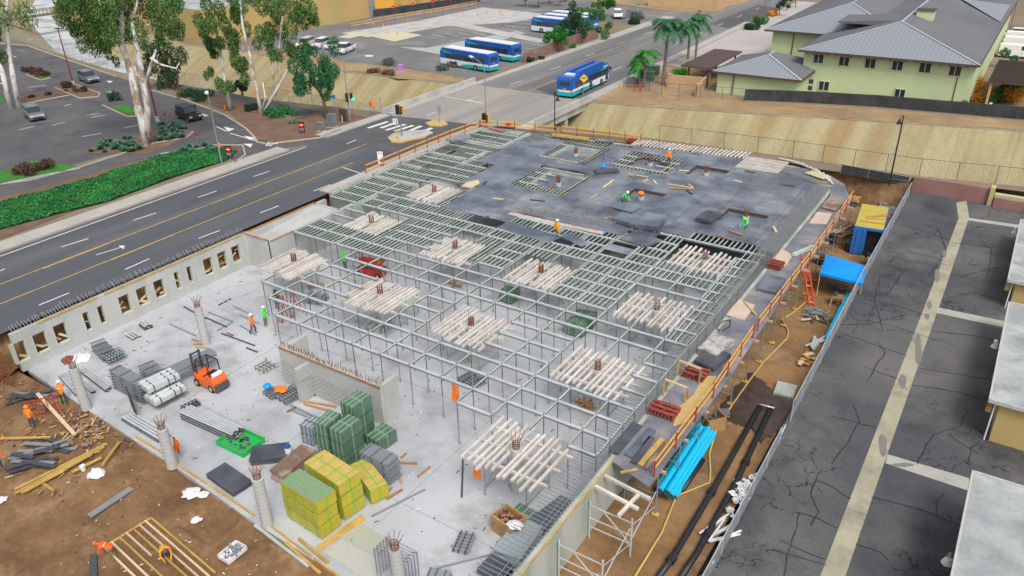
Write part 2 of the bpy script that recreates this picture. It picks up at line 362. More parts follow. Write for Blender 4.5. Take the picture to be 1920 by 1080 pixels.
g.sheet([(-1500,-600),(-58.6,-600),(-58.6,79.3)]+[NB[9]]+NB[8::-1]+[(-1500,300)],0)
g.sheet([(-58.6,79.3),(-57.2,79.5)]+BACK[1:]+[(-8.1,86.35)]+NB[13:9:-1]+[NB[9]],0)
g.sheet([(-8.1,86.35),(-8.1,85.55),(2.0,86.6),(60,95.3),(300,132),(300,135),(60,97),(2,88.2)],-.005)
g.sheet(FB[::1]+[(1500,300),(1500,1600),(-1500,1600),(-1500,300)],0)
g.sheet([(-1500,300)]+NB[0:1]+[FB[0]],-.5)
g.sheet([(-58.6,-600),(-7.9,-600),(-7.9,85),(-58.6,85)],-4.3)
g.sheet([(-7.9,-600),(400,-600),(400,150),(300,132),(60,95.2),(2,86.6),(-7.9,85.6)],-3.6)
o=struct(g.build('ground'))
c=MB().mat(m_chan)
for A,B in ((NB,BN),(FB,BF)):
    for i in range(16): c.quad([(A[i][0],A[i][1],-.01),(B[i][0],B[i][1],ZZ[i]-.01),(B[i+1][0],B[i+1][1],ZZ[i+1]-.01),(A[i+1][0],A[i+1][1],-.01)])
struct(c.build('channel_bank'))
c=MB().mat(m_bed)
for i in range(16): c.quad([(BN[i][0],BN[i][1],ZZ[i]),(BF[i][0],BF[i][1],ZZ[i]),(BF[i+1][0],BF[i+1][1],ZZ[i+1]),(BN[i+1][0],BN[i+1][1],ZZ[i+1])])
struct(c.build('channel_bed'))
# concrete lip along both banks
for nm,PL,s in (('channel_lip',FB,1),):
    c=MB().mat(m_stripc)
    for i in range(5,16):
        c.bar((PL[i][0],PL[i][1],.02),(PL[i+1][0],PL[i+1][1],.02),.22,.05)
    struct(c.build(nm))
# pit side walls of soil
c=MB().mat(m_dirt)
c.quad([(-58.6,-60,0),(-58.6,79.5,0),(-57.6,79.5,SL-.1),(-57.6,-60,SL-.1)])
c.quad([(-8.1,84.3,0),(-20.5,84.3,0),(-20.5,84.2,SL),(-8.1,83.4,SL)])
struct(c.build('earth_bank'))
# dirt surfaces with relief
def dirt(name,x0,x1,y0,y1,step,m,amp,z0,holes=(),mask=None):
    nx=int((x1-x0)/step)+1; ny=int((y1-y0)/step)+1; vs=[];fs=[]
    for j in range(ny):
        for i in range(nx):
            x=x0+i*step;y=y0+j*step
            z=z0+amp*(noise.noise((x*.35,y*.35,1))*1.0+.5*noise.noise((x*1.1,y*1.1,3))+.3*noise.noise((x*2.7,y*2.7,5)))
            for hp,dz in holes:
                if inpoly(x,y,hp): z+=dz
            vs.append((x,y,z))
    for j in range(ny-1):
        for i in range(nx-1): a=j*nx+i; fs.append((a,a+1,a+nx+1,a+nx))
    b=MB().mat(m); b.add(vs,fs); return struct(b.build(name,smooth=True))
hole=pts([(332,982),(385,1020),(448,975),(405,930)],-3.4)
hole2=pts([(0,690),(60,700),(40,740),(0,760)],-3.4)
dirt('dirt_ground',-58.4,-18,6,19.9,.22,m_dirt,.16,-3.36,[(hole,-.45)])
dirt('trench_dirt',-14.2,-8.1,16,85,.22,m_dirtw,.08,-3.3)
# slab
sf=[(-56.65,20.2),(-38.2,19.3),(-30,18.7),(-23.4,18.5),(-14.45,18.2),(-14.45,83.5),(-56.65,79.3)]
struct(MB().prism(sf,-3.5,SL,m_slab).build('foundation_slab'))
pj=MB().mat(mat('pour_joint',(.27,.27,.28),.9,fine=.2))
for x in (-52.2,-43.4,-33.9,-24.3): pj.box((x,50,SL+.003),(.035,59,.006))
for y in (24.2,33.7,43.3,53): pj.box((-35.6,y,SL+.005),(41.6,.035,.006))
struct(pj.build('slab_joint'))
# streets
BR0,BR1=78.0,98.0
def ribbon(name,x0,x1,y0,y1,z,m,x0b=None,x1b=None):
    return flat(name,[(x0,y0),(x1,y0),(x1b or x1,y1),(x0b or x0,y1)],z,m)
ribbon('road',-72.6,-57.3,-80,77.5,.004,m_road,-71.3,-57.3)
ribbon('bridge_deck',-71.3,-53.1,77.5,97.5,.012,mat('bridge_concrete',(.34,.32,.29),.9,col2=(.26,.25,.235),s1=.2,stretch=(1.5,.12,1),fine=.1,s2=5,contrast=(.4,.6)),-71.3,-53.1)
ribbon('far_road',-71.3,-53.1,97.5,420,.008,m_old,-69,-58)
flat('road_patch',pts([(1000,166),(1052,184),(1075,186),(1140,160),(1085,142)]),.016,m_lot)
flat('road_patch',pts([(1330,45),(1395,60),(1480,18),(1420,10)]),.016,m_lot)
flat('intersection',pts([(640,262),(745,218),(905,235),(760,292)]),.016,m_lot)
# bridge body under the deck
b=MB().mat(m_wallg); b.box((-61.9,88.7,-.55),(20.6,20.0,.95)); b.box((-61.5,91,-3.2),(19.5,.8,4.4)); b.box((-61.5,96.6,-1.5),(19.5,.8,2))
bt=thing('road_bridge','concrete road bridge over the tan channel beside the building site','bridge',(0,0,0))
b.build('girder',bt)
for x0,x1,y0,y1,h,w in ((-72.6,-72.4,77.5,98.5,.85,.35),(-51.4,-51.4,82.3,97.3,.95,.3)):
    MB().bar((x0,y0,h/2),(x1,y1,h/2),w,h,m_conc).build('parapet',bt)
# sidewalks with kerbs
def kerbwalk(name,poly,h=.13,m=m_walk): return struct(MB().prism(poly,-.05,h,m).build(name))
kerbwalk('sidewalk',[(-74.7,-60),(-72.6,-60),(-71.8,60),(-73.9,60)])
kerbwalk('sidewalk',[(-73.6,66),(-71.6,66),(-71.3,77.4),(-72.9,77.4)])
kerbwalk('sidewalk',[(-72.3,98),(-71.2,98),(-69.6,170),(-72.2,170)])
kerbwalk('sidewalk',[(-72.3,78),(-71.3,78),(-71.2,98),(-72.3,98)],.16)
kerbwalk('sidewalk',[(-53.1,97.5),(-51.4,97.5),(-52.2,170),(-53.9,170)])
kerbwalk('sidewalk',[(-58.6,52),(-57.3,52),(-57.3,79.6),(-53.2,80.4),(-53.2,80.9),(-58.6,78.6)],.1,m_pink)
kerbwalk('bridge_walkway',[(-53.1,80.6),(-51.4,80.9),(-51.4,97.5),(-53.1,97.5)],.16,m_conc)
flat('forecourt',[(-51.6,124),(-38,122),(-37,150),(-36,205),(-52.6,205)],.02,m_pink)
# markings
def dash(X,y0,y1,w,m,z=.02,X2=None): return MB().bar((X,y0,z),(X if X2 is None else X2,y1,z),w,.008,m)
mk=MB()
mk.bar((-71.2,-40,.02),(-71.0,62,.02),.14,.006,m_mark)
for a,b2 in (((115,463),(166,447)),((250,413),(293,399)),((371,370),(406,358)),((475,331),(505,321)),((650,270),(668,262)),
             ((73,572),(130,549)),((235,505),(280,485)),((372,447),(412,432)),((488,399),(522,386)),((588,358),(620,346)),
             ((0,508),(9,504)),((835,181),(905,194)),((875,187),(905,193)),((643,314),(680,326))):
    mk.bar(P(a[0],a[1],.022),P(b2[0],b2[1],.022),.14,.006,m_mark)
for a,b2 in (((440,470),(455,463)),):
    pass
for (a,b2) in (((690,240),(727,228)),((714,240),(742,230)),((724,244),(760,233)),((740,246),(775,235)),((752,252),(790,236)),((776,252),(810,240))):
    mk.bar(P(a[0]+0,a[1],.03),P(b2[0]+0,b2[1],.03),.55,.006,m_mark)
for X in (-68.2,):
    for y in range(100,260,12): mk.bar((-66.8,y,.022),(-66.6,y+3,.022),.13,.006,m_mark)
for y in range(100,260,12): mk.bar((-57.5,y+4,.022),(-57.5,y+7,.022),.13,.006,m_mark)
for y in range(80,98,9): mk.bar((-67,y,.022),(-67,y+3,.022),.13,.006,m_mark)
# arrow in centre lane
a0=P(180,478,.022);a1=P(232,462,.022);mk.bar(a0,a1,.12,.006,m_mark); mk.sheet(pts([(222,461),(232,468),(234,461)]),.027,m_mark)
o=struct(mk.build('road_marking'))
yk=MB().mat(m_marky)
for X,y0,y1 in ((-65.55,-30,66.5),(-62.1,-30,60.5)):
    yk.bar((X,y0,.024),(X+.2,y1,.024),.13,.006)
for X,y0,y1 in ((-65.3,27,33),(-65.3,44,50),(-61.85,31,37),(-61.85,48,56)): yk.bar((X,y0,.024),(X,y1,.024),.12,.006)
for X,X2,y0,y1 in ((-65.4,-66.2,98,260),(-62.1,-63.9,98,260)): yk.bar((X,y0,.024),(X2,y1,.024),.13,.006)
yk.bar((-65.4,80,.024),(-65.4,98,.024),.13,.006); yk.bar((-61.8,80,.024),(-62.1,98,.024),.13,.006)
struct(yk.build('road_yellow_line'))
# medians
def island(name,l,h,m): return struct(MB().prism(pts(l),0,h,m).build(name))
med=[(728,259),(735,266),(752,267),(770,262),(797,257),(812,250),(800,245),(768,247),(752,248),(738,251)]
o=struct(MB().prism(pts(med),0,.15,m_conc).build('median_island'))
yk=MB().mat(m_yelr)
mp=[P(x,y,.1) for x,y in med]
for i in range(0,4): yk.bar(mp[i],mp[i+1],.12,.2)
struct(yk.build('median_kerb_paint'))
struct(MB().prism(pts([(797,232),(812,227),(832,227),(840,234),(826,238),(805,237)]),0,.15,mat('ochre_concrete',(.55,.38,.16),.9,fine=.1)).build('median_island'))
# left parking lot and lanes
flat('parking_lot',pts([(0,82),(50,85),(217,143),(280,166),(350,185),(420,215),(460,240),(477,262),(462,292),(440,300),(340,255),(0,345),(0,378),(-300,470),(-600,300),(-300,80)]),.008,m_lot)
flat('driveway',pts([(428,285),(462,292),(500,283),(640,262),(600,258),(480,262),(440,262)]),.02,m_lot)
flat('service_lane',pts([(0,345),(150,315),(340,255),(470,285),(440,300),(320,290),(0,376),(-200,430),(-200,400)]),.024,m_lot)
flat('back_lane',pts([(335,158),(430,174),(500,189),(600,208),(655,219),(640,232),(600,221),(540,215),(500,208),(470,196),(400,180),(335,168)]),.012,m_lot)
def kerb(name,l,m=m_walk,w=.18,h=.13,z=0):
    k=MB().mat(m); q=[P(x,y,z+h/2) for x,y in l]
    for i in range(len(q)-1): k.bar(q[i],q[i+1],w,h)
    return struct(k.build(name))
kerb('kerb',[(0,82),(50,85),(100,103),(217,143)],m_kerb); kerb('kerb',[(280,168),(350,188),(420,215),(460,240),(478,258),(482,266),(500,270),(600,258),(640,243)],m_kerb)
kerb('kerb',[(0,345),(60,337),(150,313),(290,268),(350,258),(362,247)]); kerb('kerb',[(340,288),(400,272),(455,272),(460,290),(440,305)])
kerb('kerb',[(0,345),(150,315)])
# lot bays paint
mk=MB().mat(m_mark)
for a,b2 in (((37,243),(63,237)),((97,235),(122,229)),((163,216),(188,212)),((172,220),(197,215)),((53,164),(85,160)),((405,237),(425,246)),((432,250),(480,264)),((300,288),(330,283)),((355,271),(370,277)),((35,95),(45,96)),((22,105),(31,107)),((52,73),(60,75)),((463,258),(476,262)),((545,242),(520,250)),((0,155),(8,160)),((120,199),(133,195)),((154,256),(190,250)),((232,240),(260,234))):
    mk.bar(P(a[0],a[1],.03),P(b2[0],b2[1],.03),.16,.006)
for l in ([(199,152),(212,152),(206,156)],[(199,172),(214,172),(206,176)],[(375,212),(392,217),(384,219)],[(420,238),(440,242),(428,247)],[(456,270),(470,277),(474,270)],[(458,255),(480,259),(468,263)]):
    mk.sheet(pts(l),.034)
struct(mk.build('lot_marking'))
st=text_mesh('STOP',1.5,m_mark,'stop_marking',None,P(515,266,.034),(0,0,R(-90)),.002); st.scale=(.9,1.5,1); struct(st)
# beds
flat('planting_bed',pts([(155,288),(272,290),(352,260),(362,247),(330,236),(290,245),(190,270)]),.05,m_mulch)
flat('planting_bed',pts([(430,210),(460,238),(482,262),(520,268),(600,256),(645,240),(700,224),(660,215),(600,212),(540,225),(500,212)]),.05,m_mulch)
flat('planting_bed',pts([(318,163),(340,185),(430,208),(500,212),(470,195),(400,178)]),.04,m_mulch)
flat('planting_bed',pts([(0,372),(320,285),(430,268),(455,276),(452,288),(200,372),(0,450)]),.045,m_mulch)
flat('planting_bed',pts([(35,178),(125,168),(130,176),(45,193)]),.045,m_mulch)
flat('planting_bed',pts([(104,165),(140,156),(188,178),(160,184)]),.045,m_mulch)
for l in ([(0,322),(60,302),(146,312),(140,318),(60,332),(0,343),(-60,350),(-60,325)],[(210,200),(236,196),(254,209),(250,215),(232,213)],[(70,143),(95,144),(92,148),(75,147)],[(0,180),(12,186),(0,196)]):
    flat('lawn',pts(l),.062,m_lawn)
kerb('kerb',[(192,197),(238,218),(255,218),(252,200)],m_kerb,.15); kerb('kerb',[(103,164),(150,184),(184,181),(188,175),(140,158)],m_kerb,.15); kerb('kerb',[(50,140),(75,150),(95,146)],m_kerb,.15); kerb('kerb',[(40,195),(130,178)],m_kerb,.15)
# bus yard
flat('bus_yard',pts([(430,95),(585,52),(700,30),(870,0),(960,12),(1130,65),(1068,84),(985,116),(880,150),(830,140),(640,115),(560,92)]),.012,m_yard)
flat('yard_concrete',pts([(640,62),(790,38),(905,14),(1040,28),(960,42),(830,50),(760,62),(690,70)]),.02,m_conc)
flat('yard_concrete',pts([(633,70),(655,72),(700,62),(665,60)]),.024,mat('lime_concrete',(.55,.53,.36),.9,fine=.1))
flat('yard_concrete',pts([(686,66),(740,78),(792,66),(750,59)]),.028,mat('lime_concrete',(.55,.53,.36)))
flat('yard_strip',pts([(748,88),(835,104),(860,100),(985,62),(970,58),(800,90)]),.024,mat('teal_concrete',(.38,.42,.40),.9,fine=.1))
flat('yard_strip',pts([(830,45),(1010,80),(1030,76),(860,42)]),.028,m_conc)
mk=MB().mat(m_mark)
for i in range(9):
    y=118+i*3.7; mk.bar((-75.2,y,.032),(-81,y,.032),.12,.006)
for i in range(9):
    y=116+i*3.9; mk.bar((-92,y+9,.032),(-97.5,y+9,.032),.12,.006)
for i in range(6): mk.bar(P(810+i*25,64-i*1.5,.032),P(835+i*25,70-i*1.5,.032),.12,.006)
mk.bar(P(815,117,.032),P(838,121,.032),.12,.006)
struct(mk.build('yard_marking'))
flat('dirt_bank',pts([(560,92),(640,115),(830,138),(885,150),(850,155),(800,150),(745,148),(690,136),(640,133),(480,98)]),.03,m_dry)
flat('dirt_bank',pts([(1110,188),(1215,126),(1290,122),(1345,150),(1345,172),(1400,190),(1600,200),(1920,228),(1920,243),(1700,229),(1440,213),(1300,205),(1200,198)]),.012,m_dry)
flat('back_road',pts([(960,0),(1060,8),(1200,25),(1260,30),(1225,48),(1130,40),(1000,22),(880,6)]),.02,m_yard)
# alley
b=MB().mat(m_alley)
b.quad([(-8.0,-60,-3.1),(60,-60,-3.1),(60,30,-3.1),(-8.0,30,-3.1)]); b.quad([(-8.0,30,-3.1),(60,30,-3.1),(60,86.2,az(86.2)),(-8.0,86.2,az(86.2))]); struct(b.build('alley'))
def onalley(name,q,m,dz):
    b=MB().mat(m); b.quad([(v.x,v.y,v.z+dz) for v in q]); return struct(b.build(name))
onalley('concrete_gutter',[Vector((-3.15,0,-3.1)),Vector((-2.0,0,-3.1)),PA(1585,1080),PA(1538,1080)],m_stripc,.012)
gl=[(1538,1080),(1642,810),(1747,540),(1797,410),(1793,380)]; gr=[(1585,1080),(1678,810),(1773,540),(1817,408),(1812,376)]
q_l=[PA(*p) for p in gl]; q_r=[PA(*p) for p in gr]
q_l.insert(1,Vector((q_l[0].x,30,-3.1))) if q_l[0].y<30<q_l[1].y else None; q_r.insert(1,Vector((q_r[0].x,30,-3.1))) if q_r[0].y<30<q_r[1].y else None
if len(q_l)==len(q_r):
    for i in range(len(q_l)-1): onalley('concrete_gutter',[q_l[i],q_r[i],q_r[i+1],q_l[i+1]],m_stripc,.012)
for l in ([(1660,869),(1817,921),(1817,897),(1664,852)],[(1755,587),(1884,615),(1886,603),(1760,577)],[(1812,413),(1925,430),(1925,424),(1812,408)]): onalley('concrete_gutter',[PA(*p) for p in l],mat('cross_gutter',(.36,.35,.31),.9,col2=(.44,.43,.38),s1=.8,fine=.12,s2=6),.018)
st_=MB().mat(mat('gutter_stain',(.20,.185,.165),.85,fine=.2))
for x,y,a,b_ in ((1771,476,4,8),(1757,518,5,14),(1722,655,7,30),(1692,715,8,14),(1742,572,5,8),(1738,594,5,6),(1655,835,8,22),(1692,872,20,4)):
    q=[PA(x+a*math.cos(i*.4488)*random.uniform(.8,1.15)-(b_*.35)*math.sin(i*.4488)*0,y+b_*math.sin(i*.4488)*random.uniform(.85,1.1)) for i in range(14)]; st_.quad([(v.x,v.y,v.z+.022) for v in q][::-1])
struct(st_.build('gutter_stain'))
ck=MB().mat(m_sealk)
def crack(l,w=.05,z=-2.984):
    q=[PA(x,y,.016) for x,y in l]
    for i in range(len(q)-1):
        a,b2=q[i],q[i+1]; n=max(1,int((b2-a).length/.5)); pr=a
        for k in range(1,n+1):
            c2=a+(b2-a)*(k/n)
            if k<n: c2=c2+Vector((random.uniform(-.07,.07),random.uniform(-.07,.07),0))
            d=(c2-pr); ck.bar(pr-d*.05,c2+d*.05,w*random.uniform(.6,1.3),.004); pr=c2
for l in ([(1600,598),(1680,612),(1760,640)],[(1585,627),(1650,650),(1700,667)],[(1560,608),(1625,608),(1700,590)],[(1620,560),(1690,575),(1742,592)],[(1620,688),(1680,708),(1700,730)],[(1710,722),(1800,735),(1862,755)],[(1725,690),(1800,702),(1862,712)],[(1750,620),(1830,630),(1870,640)],[(1770,560),(1830,548),(1880,565)],
          [(1450,1030),(1490,1042),(1550,1060)],[(1462,1012),(1500,1030),(1545,1048)],[(1490,960),(1530,970),(1570,990)],[(1530,900),(1560,912),(1595,935)],[(1635,932),(1700,948),(1760,968),(1800,985)],[(1605,1020),(1650,1035),(1665,1050)],[(1640,800),(1600,790),(1560,780)],[(1655,620),(1640,560),(1650,520)],[(1635,560),(1670,545),(1700,500)],
          [(1645,640),(1660,660),(1640,690),(1625,715)],[(1600,760),(1612,790),(1590,830),(1560,870)],[(1540,880),(1520,925),(1535,960),(1520,985)],[(1500,960),(1490,1000),(1475,1040),(1470,1080)],[(1720,870),(1735,840),(1750,815),(1800,800),(1815,770)],[(1780,815),(1800,830),(1835,850)],[(1815,870),(1820,840),(1835,830)],[(1756,965),(1755,940),(1770,925)],
          [(1700,470),(1740,480),(1772,490)],[(1760,430),(1775,470),(1740,520)],[(1840,450),(1860,470),(1850,520)],[(1690,420),(1750,440),(1780,450)],[(1800,520),(1850,505),(1890,500)],[(1785,455),(1850,462),(1905,470)]):
    crack(l,.05)
struct(ck.build('sealed_crack'))
# ================================================================ THE BUILDING SITE: walls
wl=thing('perimeter_wall','long grey concrete basement wall with square openings along the street','concrete wall',(-56.8,30,SL))
WX=-56.65; x0,x1=-.15-.0,.15
holes=[]
for a,b2 in (((20,642),(57,678)),((61,628),(96,663)),((100,609),(132,647)),((155,590),(175,621)),((184,578),(201,611)),((223,558),(250,593)),((256,543),(282,577)),((290,530),(312,563)),((326,510),(339,537)),((351,500),(362,529)),((380,483),(402,515)),((407,472),(428,502)),((435,460),(453,497))):
    mid=PX((a[0]+b2[0])/2,(a[1]+b2[1])/2,WX); w=.5 if b2[0]-a[0]<21 and 140<a[0]<360 else .97
    holes.append((mid.y-w/2,mid.y+w/2))
Y0,Y1=19.9,41.2; zl,zh=-2.42,-.82
b=MB().mat(m_wall); ys=Y0
def wseg(ya,yb,za,zb): b.box((0,(ya+yb)/2-30,(za+zb)/2-SL),(.3,yb-ya,zb-za))
wseg(Y0,Y1,SL,zl); wseg(Y0,Y1,zh,-.05)
for h0,h1 in holes: wseg(ys,h0,zl,zh); ys=h1
wseg(ys,Y1,zl,zh)
b.build('wall',wl)
fr=MB().mat(mat('lining',(.55,.58,.48),.8))
for h0,h1 in holes:
    for y in (h0,h1): fr.box((.0,y-30,(zl+zh)/2-SL),(.34,.05,zh-zl))
    fr.box((.0,(h0+h1)/2-30,zl-SL),(.34,h1-h0,.05))
fr.build('opening_lining',wl)
cp=MB().mat(m_woody)
cp.box((.2,30.5,.0-SL) if 0 else (.17,24.2-30,3.16),(.07,4.6,.12)); cp.box((.17,33.8-30,3.16),(.07,13.4,.12)); cp.build('formwork_edge',wl)
def rebars(n,y0,y1,x,z,dx,up,m,name,parent,org,lean=.2,r=.012,jit=.06):
    """bars stick out of a wall head"""
    for i in range(n):
        y=y0+(y1-y0)*(i+random.uniform(-.2,.2))/n; k=MB()
        k.bar((x-org[0],y-org[1],z-org[2]),(x+dx*random.uniform(.7,1.1)-org[0],y+random.uniform(-jit,jit)-org[1],z+up*random.uniform(.7,1.1)-org[2]),r*2,r*2,m)
        k.build(name,parent)
rebars(90,Y0+.3,Y1-.2,-56.8,-.06,-.55,.5,m_rebg,'rebar',wl,(-56.8,30,SL),r=.018)
# broken ground behind the openings
b=MB().mat(m_dirt); vs=[]
for i in range(90):
    y=18+i*.28
    for x,z in ((-57.0,SL+.2),(-57.5,-2.0),(-58.2,-.6),(-58.7,0)): vs.append((x+random.uniform(-.12,.12),y,z+(random.uniform(-.15,.15) if z<-.3 else -.02)))
b.add(vs,[(i*4+j,i*4+j+1,i*4+j+5,i*4+j+4) for i in range(89) for j in range(3)])
struct(b.build('backfill_bank'))
for i in range(34):
    y=20.2+i*.61; b=MB().bar((-57.15,y,-2.1+random.uniform(-.3,.7)),(-57.05,y+random.uniform(.4,1.2),-1.8+random.uniform(-.6,.6)),.12,random.uniform(.06,.2),random.choice((m_wood,m_woodp,m_black,m_timw,m_woodp)))
    b.solo('offcut_board',f'loose board behind the openings of the street wall, {ORD[min(i,32)]} from the left','board','boards behind the street wall')
# right wall
rw=thing('side_wall','grey concrete side wall with orange capped edge and steel bars above the dirt trench','concrete wall',(-14.3,48,SL))
MB().box((0,-1.0,1.58),(.3,64,3.16),m=m_wallg).build('wall',rw)
MB().box((.17,-14,3.16),(.06,38,.1),m=m_woody).build('formwork_edge',rw)
for i in range(70):
    y=19.5+i*.27; k=MB(); k.bar((-.1,y-48,3.2),(-1.6-random.uniform(0,.35),y-48+random.uniform(-.05,.05),3.24+random.uniform(-.03,.05)),.03,.03,m_rebg); k.build('rebar',rw)
k=MB()
for i in range(300):
    y=38.5+i*.137
    if y>78: break
    k.bar((-.1,y-48,3.2),(-1.5-random.uniform(0,.3),y-48+random.uniform(-.05,.05),3.24),.026,.026,m_rebg)
for i in range(190):
    y=17+i*.28; k.bar((-.1,y-48,3.1),(-.1,y-48,3.5+random.uniform(-.05,.08)),.026,.026,m_rebg)
for y in (0,.12,.24): k.bar((-.1-y*2,-29,3.3+y*.3),(-.1-y*2,30,3.3+y*.3),.025,.025,m_rebg)
tag(k.build('small_rebar',rw),kind='stuff')
# inner low wall with door gap
iw=thing('inner_wall','grey concrete inner wall with door gap behind the green bundles','concrete wall',(-34.4,29.2,SL))
b=MB().mat(m_wall)
for a,c2,z0,z1 in ((-4.7,-2.6,0,3.05),(-1.7,4.6,0,3.05),(-2.6,-1.7,2.3,3.05)): b.box(((a+c2)/2,0,(z0+z1)/2),(c2-a,.3,z1-z0))
b.box((-4.6,1.2,1.4),(.3,2.1,2.8)); b.box((4.5,.8,1.5),(.28,1.4,3.0)); b.box((-1.9,-.7,1.35),(.35,1.1,2.7)); b.build('wall',iw)
b=MB().box((0,-.18,3.0),(9.3,.07,.12),m=m_wood); b.build('formwork_edge',iw)
rebs=[(-4.5+i*.1) for i in range(92)]
for x in rebs:
    k=MB(); k.bar((x,.1*random.choice((-1,1)),3.0),(x+random.uniform(-.08,.08),random.uniform(-.2,.2),3.38+random.uniform(-.1,.15)),.022,.022,m_rebar); k.build('rebar',iw)
for i in range(22):
    x=-4.4+i*.36; k=MB(); k.bar((x,-.15,2.0-.02*i),(x-.25,-1.1-random.uniform(0,.3),1.9-.02*i),.03,.03,m_rebg); k.build('rebar',iw)
# street side pit box and the rear concrete beams
cb=thing('concrete_ramp_box','sloping grey concrete box with orange capped edge at the corner by the street','concrete wall',(-55.2,45,SL))
b=MB().mat(m_wall)
b.box((0,-4.0,1.55),(3.4,.3,3.1)); b.box((1.7,1.2,1.5),(.3,10.7,3.0)); b.box((-1.6,1,1.5),(.3,10,3.0)); b.add([(-1.5,-3.9,2.2),(1.6,-3.9,2.2),(1.6,4.5,2.9),(-1.5,4.5,2.9)],[(0,1,2,3)]); b.box((0,4.6,1.5),(3.4,.3,3.0)); b.build('wall',cb)
b=MB().mat(m_wood); b.box((0,-4.18,3.14),(3.5,.08,.12)); b.box((1.87,-2.8,3.08),(.07,2.6,.1)); b.box((-1.6,0,3.1),(.1,9,.1)); b.build('formwork_edge',cb)
rb=MB().mat(m_wallg)
rb_l=[((-57,52),(-57,79.4)),((-52.5,50.5),(-52.5,54)),((-57,58.3),(-50.8,58.3)),((-57,67.5),(-51,67.5)),((-51,66),(-51,71)),((-57,73.5),(-50.5,73.5)),((-50.5,73.5),(-50.5,79.6)),((-57,62.8),(-54,62.8))]
rt=thing('rear_wall','grey concrete wall heads between joists beside the street pavement','concrete wall',(-55,66,SL))
for a,c2 in rb_l: rb.bar((a[0]+55,a[1]-66,1.66),(c2[0]+55,c2[1]-66,1.66),.42,3.32)
rb.build('wall',rt)
k=MB()
for a,c2 in rb_l:
    L=math.dist(a,c2)
    for i in range(int(L/.16)):
        t=i/(L/.16); k.bar((a[0]+(c2[0]-a[0])*t+55+random.uniform(-.1,.1),a[1]+(c2[1]-a[1])*t-66+random.uniform(-.1,.1),3.1),(a[0]+(c2[0]-a[0])*t+55+random.uniform(-.15,.15),a[1]+(c2[1]-a[1])*t-66,3.35+random.uniform(0,.3)),.025,.025,m_rebg)
tag(k.build('rebar',rt),kind='stuff')
# back wall
bw=thing('back_wall','grey concrete back wall of the site beside the channel fence','concrete wall',(-37,82,SL))
b=MB().mat(m_wallg)
q=[(-57.2,79.2),(-48,80.7),(-37,82.1),(-22.5,84)]
for i in range(3): b.bar((q[i][0]+37,q[i][1]-82,1.5),(q[i+1][0]+37,q[i+1][1]-82,1.5),.4,3.0)
b.bar((14.5,2,1.5),(18.5,1.6,1.5),.4,3.); b.bar((18.5,1.6,1.5),(21.5,-1.2,1.5),.4,3.); b.bar((21.5,-1.2,1.5),(22.7,-3,1.5),.4,3.)
b.build('wall',bw)
b=MB().mat(m_conc); b.bar((-12,-.9,3.03),(-.5,.3,3.03),1.1,.1); b.build('wall_head',bw)
# ---------------------------------------------------------------- columns
def ring(cx,cy,r,n): return [(cx+r*math.cos(2*math.pi*i/n),cy+r*math.sin(2*math.pi*i/n)) for i in range(n)]
def column(x,y,h,label,rh=.55,bent=False,group=None,sq=False):
    t=thing('column',label,'concrete column',(x,y,SL),group=group)
    b=MB()
    if sq: b.box((0,0,h/2),(.5,.5,h),m=m_wall)
    else: b.tube((0,0,0),(0,0,h),.32,n=18,m=m_col)
    b.build('shaft',t,smooth=False)
    for i in range(8):
        a=2*math.pi*i/8; k=MB(); e=(.19*math.cos(a),.19*math.sin(a))
        if bent: k.path([(e[0],e[1],h-.02),(e[0],e[1],h+rh*.6),(e[0]*2.1,e[1]*2.1+.1,h+rh*1.25)],.02,4,m_rebar)
        else: k.bar((e[0],e[1],h-.02),(e[0],e[1],h+rh*random.uniform(.85,1.1)),.045,.045,m_rebar)
        k.build('rebar',t)
    k=MB().mat(m_rebar)
    for z in (.12,.27,.42):
        if z<rh:
            pr=ring(0,0,.21,10)
            for i in range(10): k.bar((*pr[i],h+z),(*pr[(i+1)%10],h+z),.025,.025)
    k.build('tie',t)
    return t
for (x,y),h,lb in (((-48.35,29.5),3.25,'round grey concrete column with rusty bars standing on the open slab near the street wall'),((-48.3,19.8),3.3,'plain grey concrete column at the slab edge beside the long aluminium beams'),((-38.1,19.2),2.9,'grey concrete column with orange jacket beside the white beam bundle'),((-29.4,19.0),3.3,'round grey concrete column at the slab edge left of the yellow bundles'),((-20.0,19.2),3.2,'concrete column behind the steel frames at the bottom edge')):
    column(x,y,h,lb,.6,bent=True)
PLATF={(0,1):None}
PL=[((-48.5,39.2),'by the street corner box'),((-48.5,48.8),'amid the street side joists'),((-48.5,58.2),'farthest on the street side'),
    ((-38.3,38.6),'beside the red scissor lift'),((-38.3,48.2),'straight behind the scissor lift'),((-29.4,38.3),'in the middle of the open grid'),((-29.5,48.0),'below the worker on loose plywood'),
    ((-19.1,38.0),'by the red clamps of the walkway'),((-19.1,47.2),'by the pale walkway sheet'),((-19.2,57.0),'in front of the wide plywood deck'),((-19.2,28.5),'nearest the camera')]
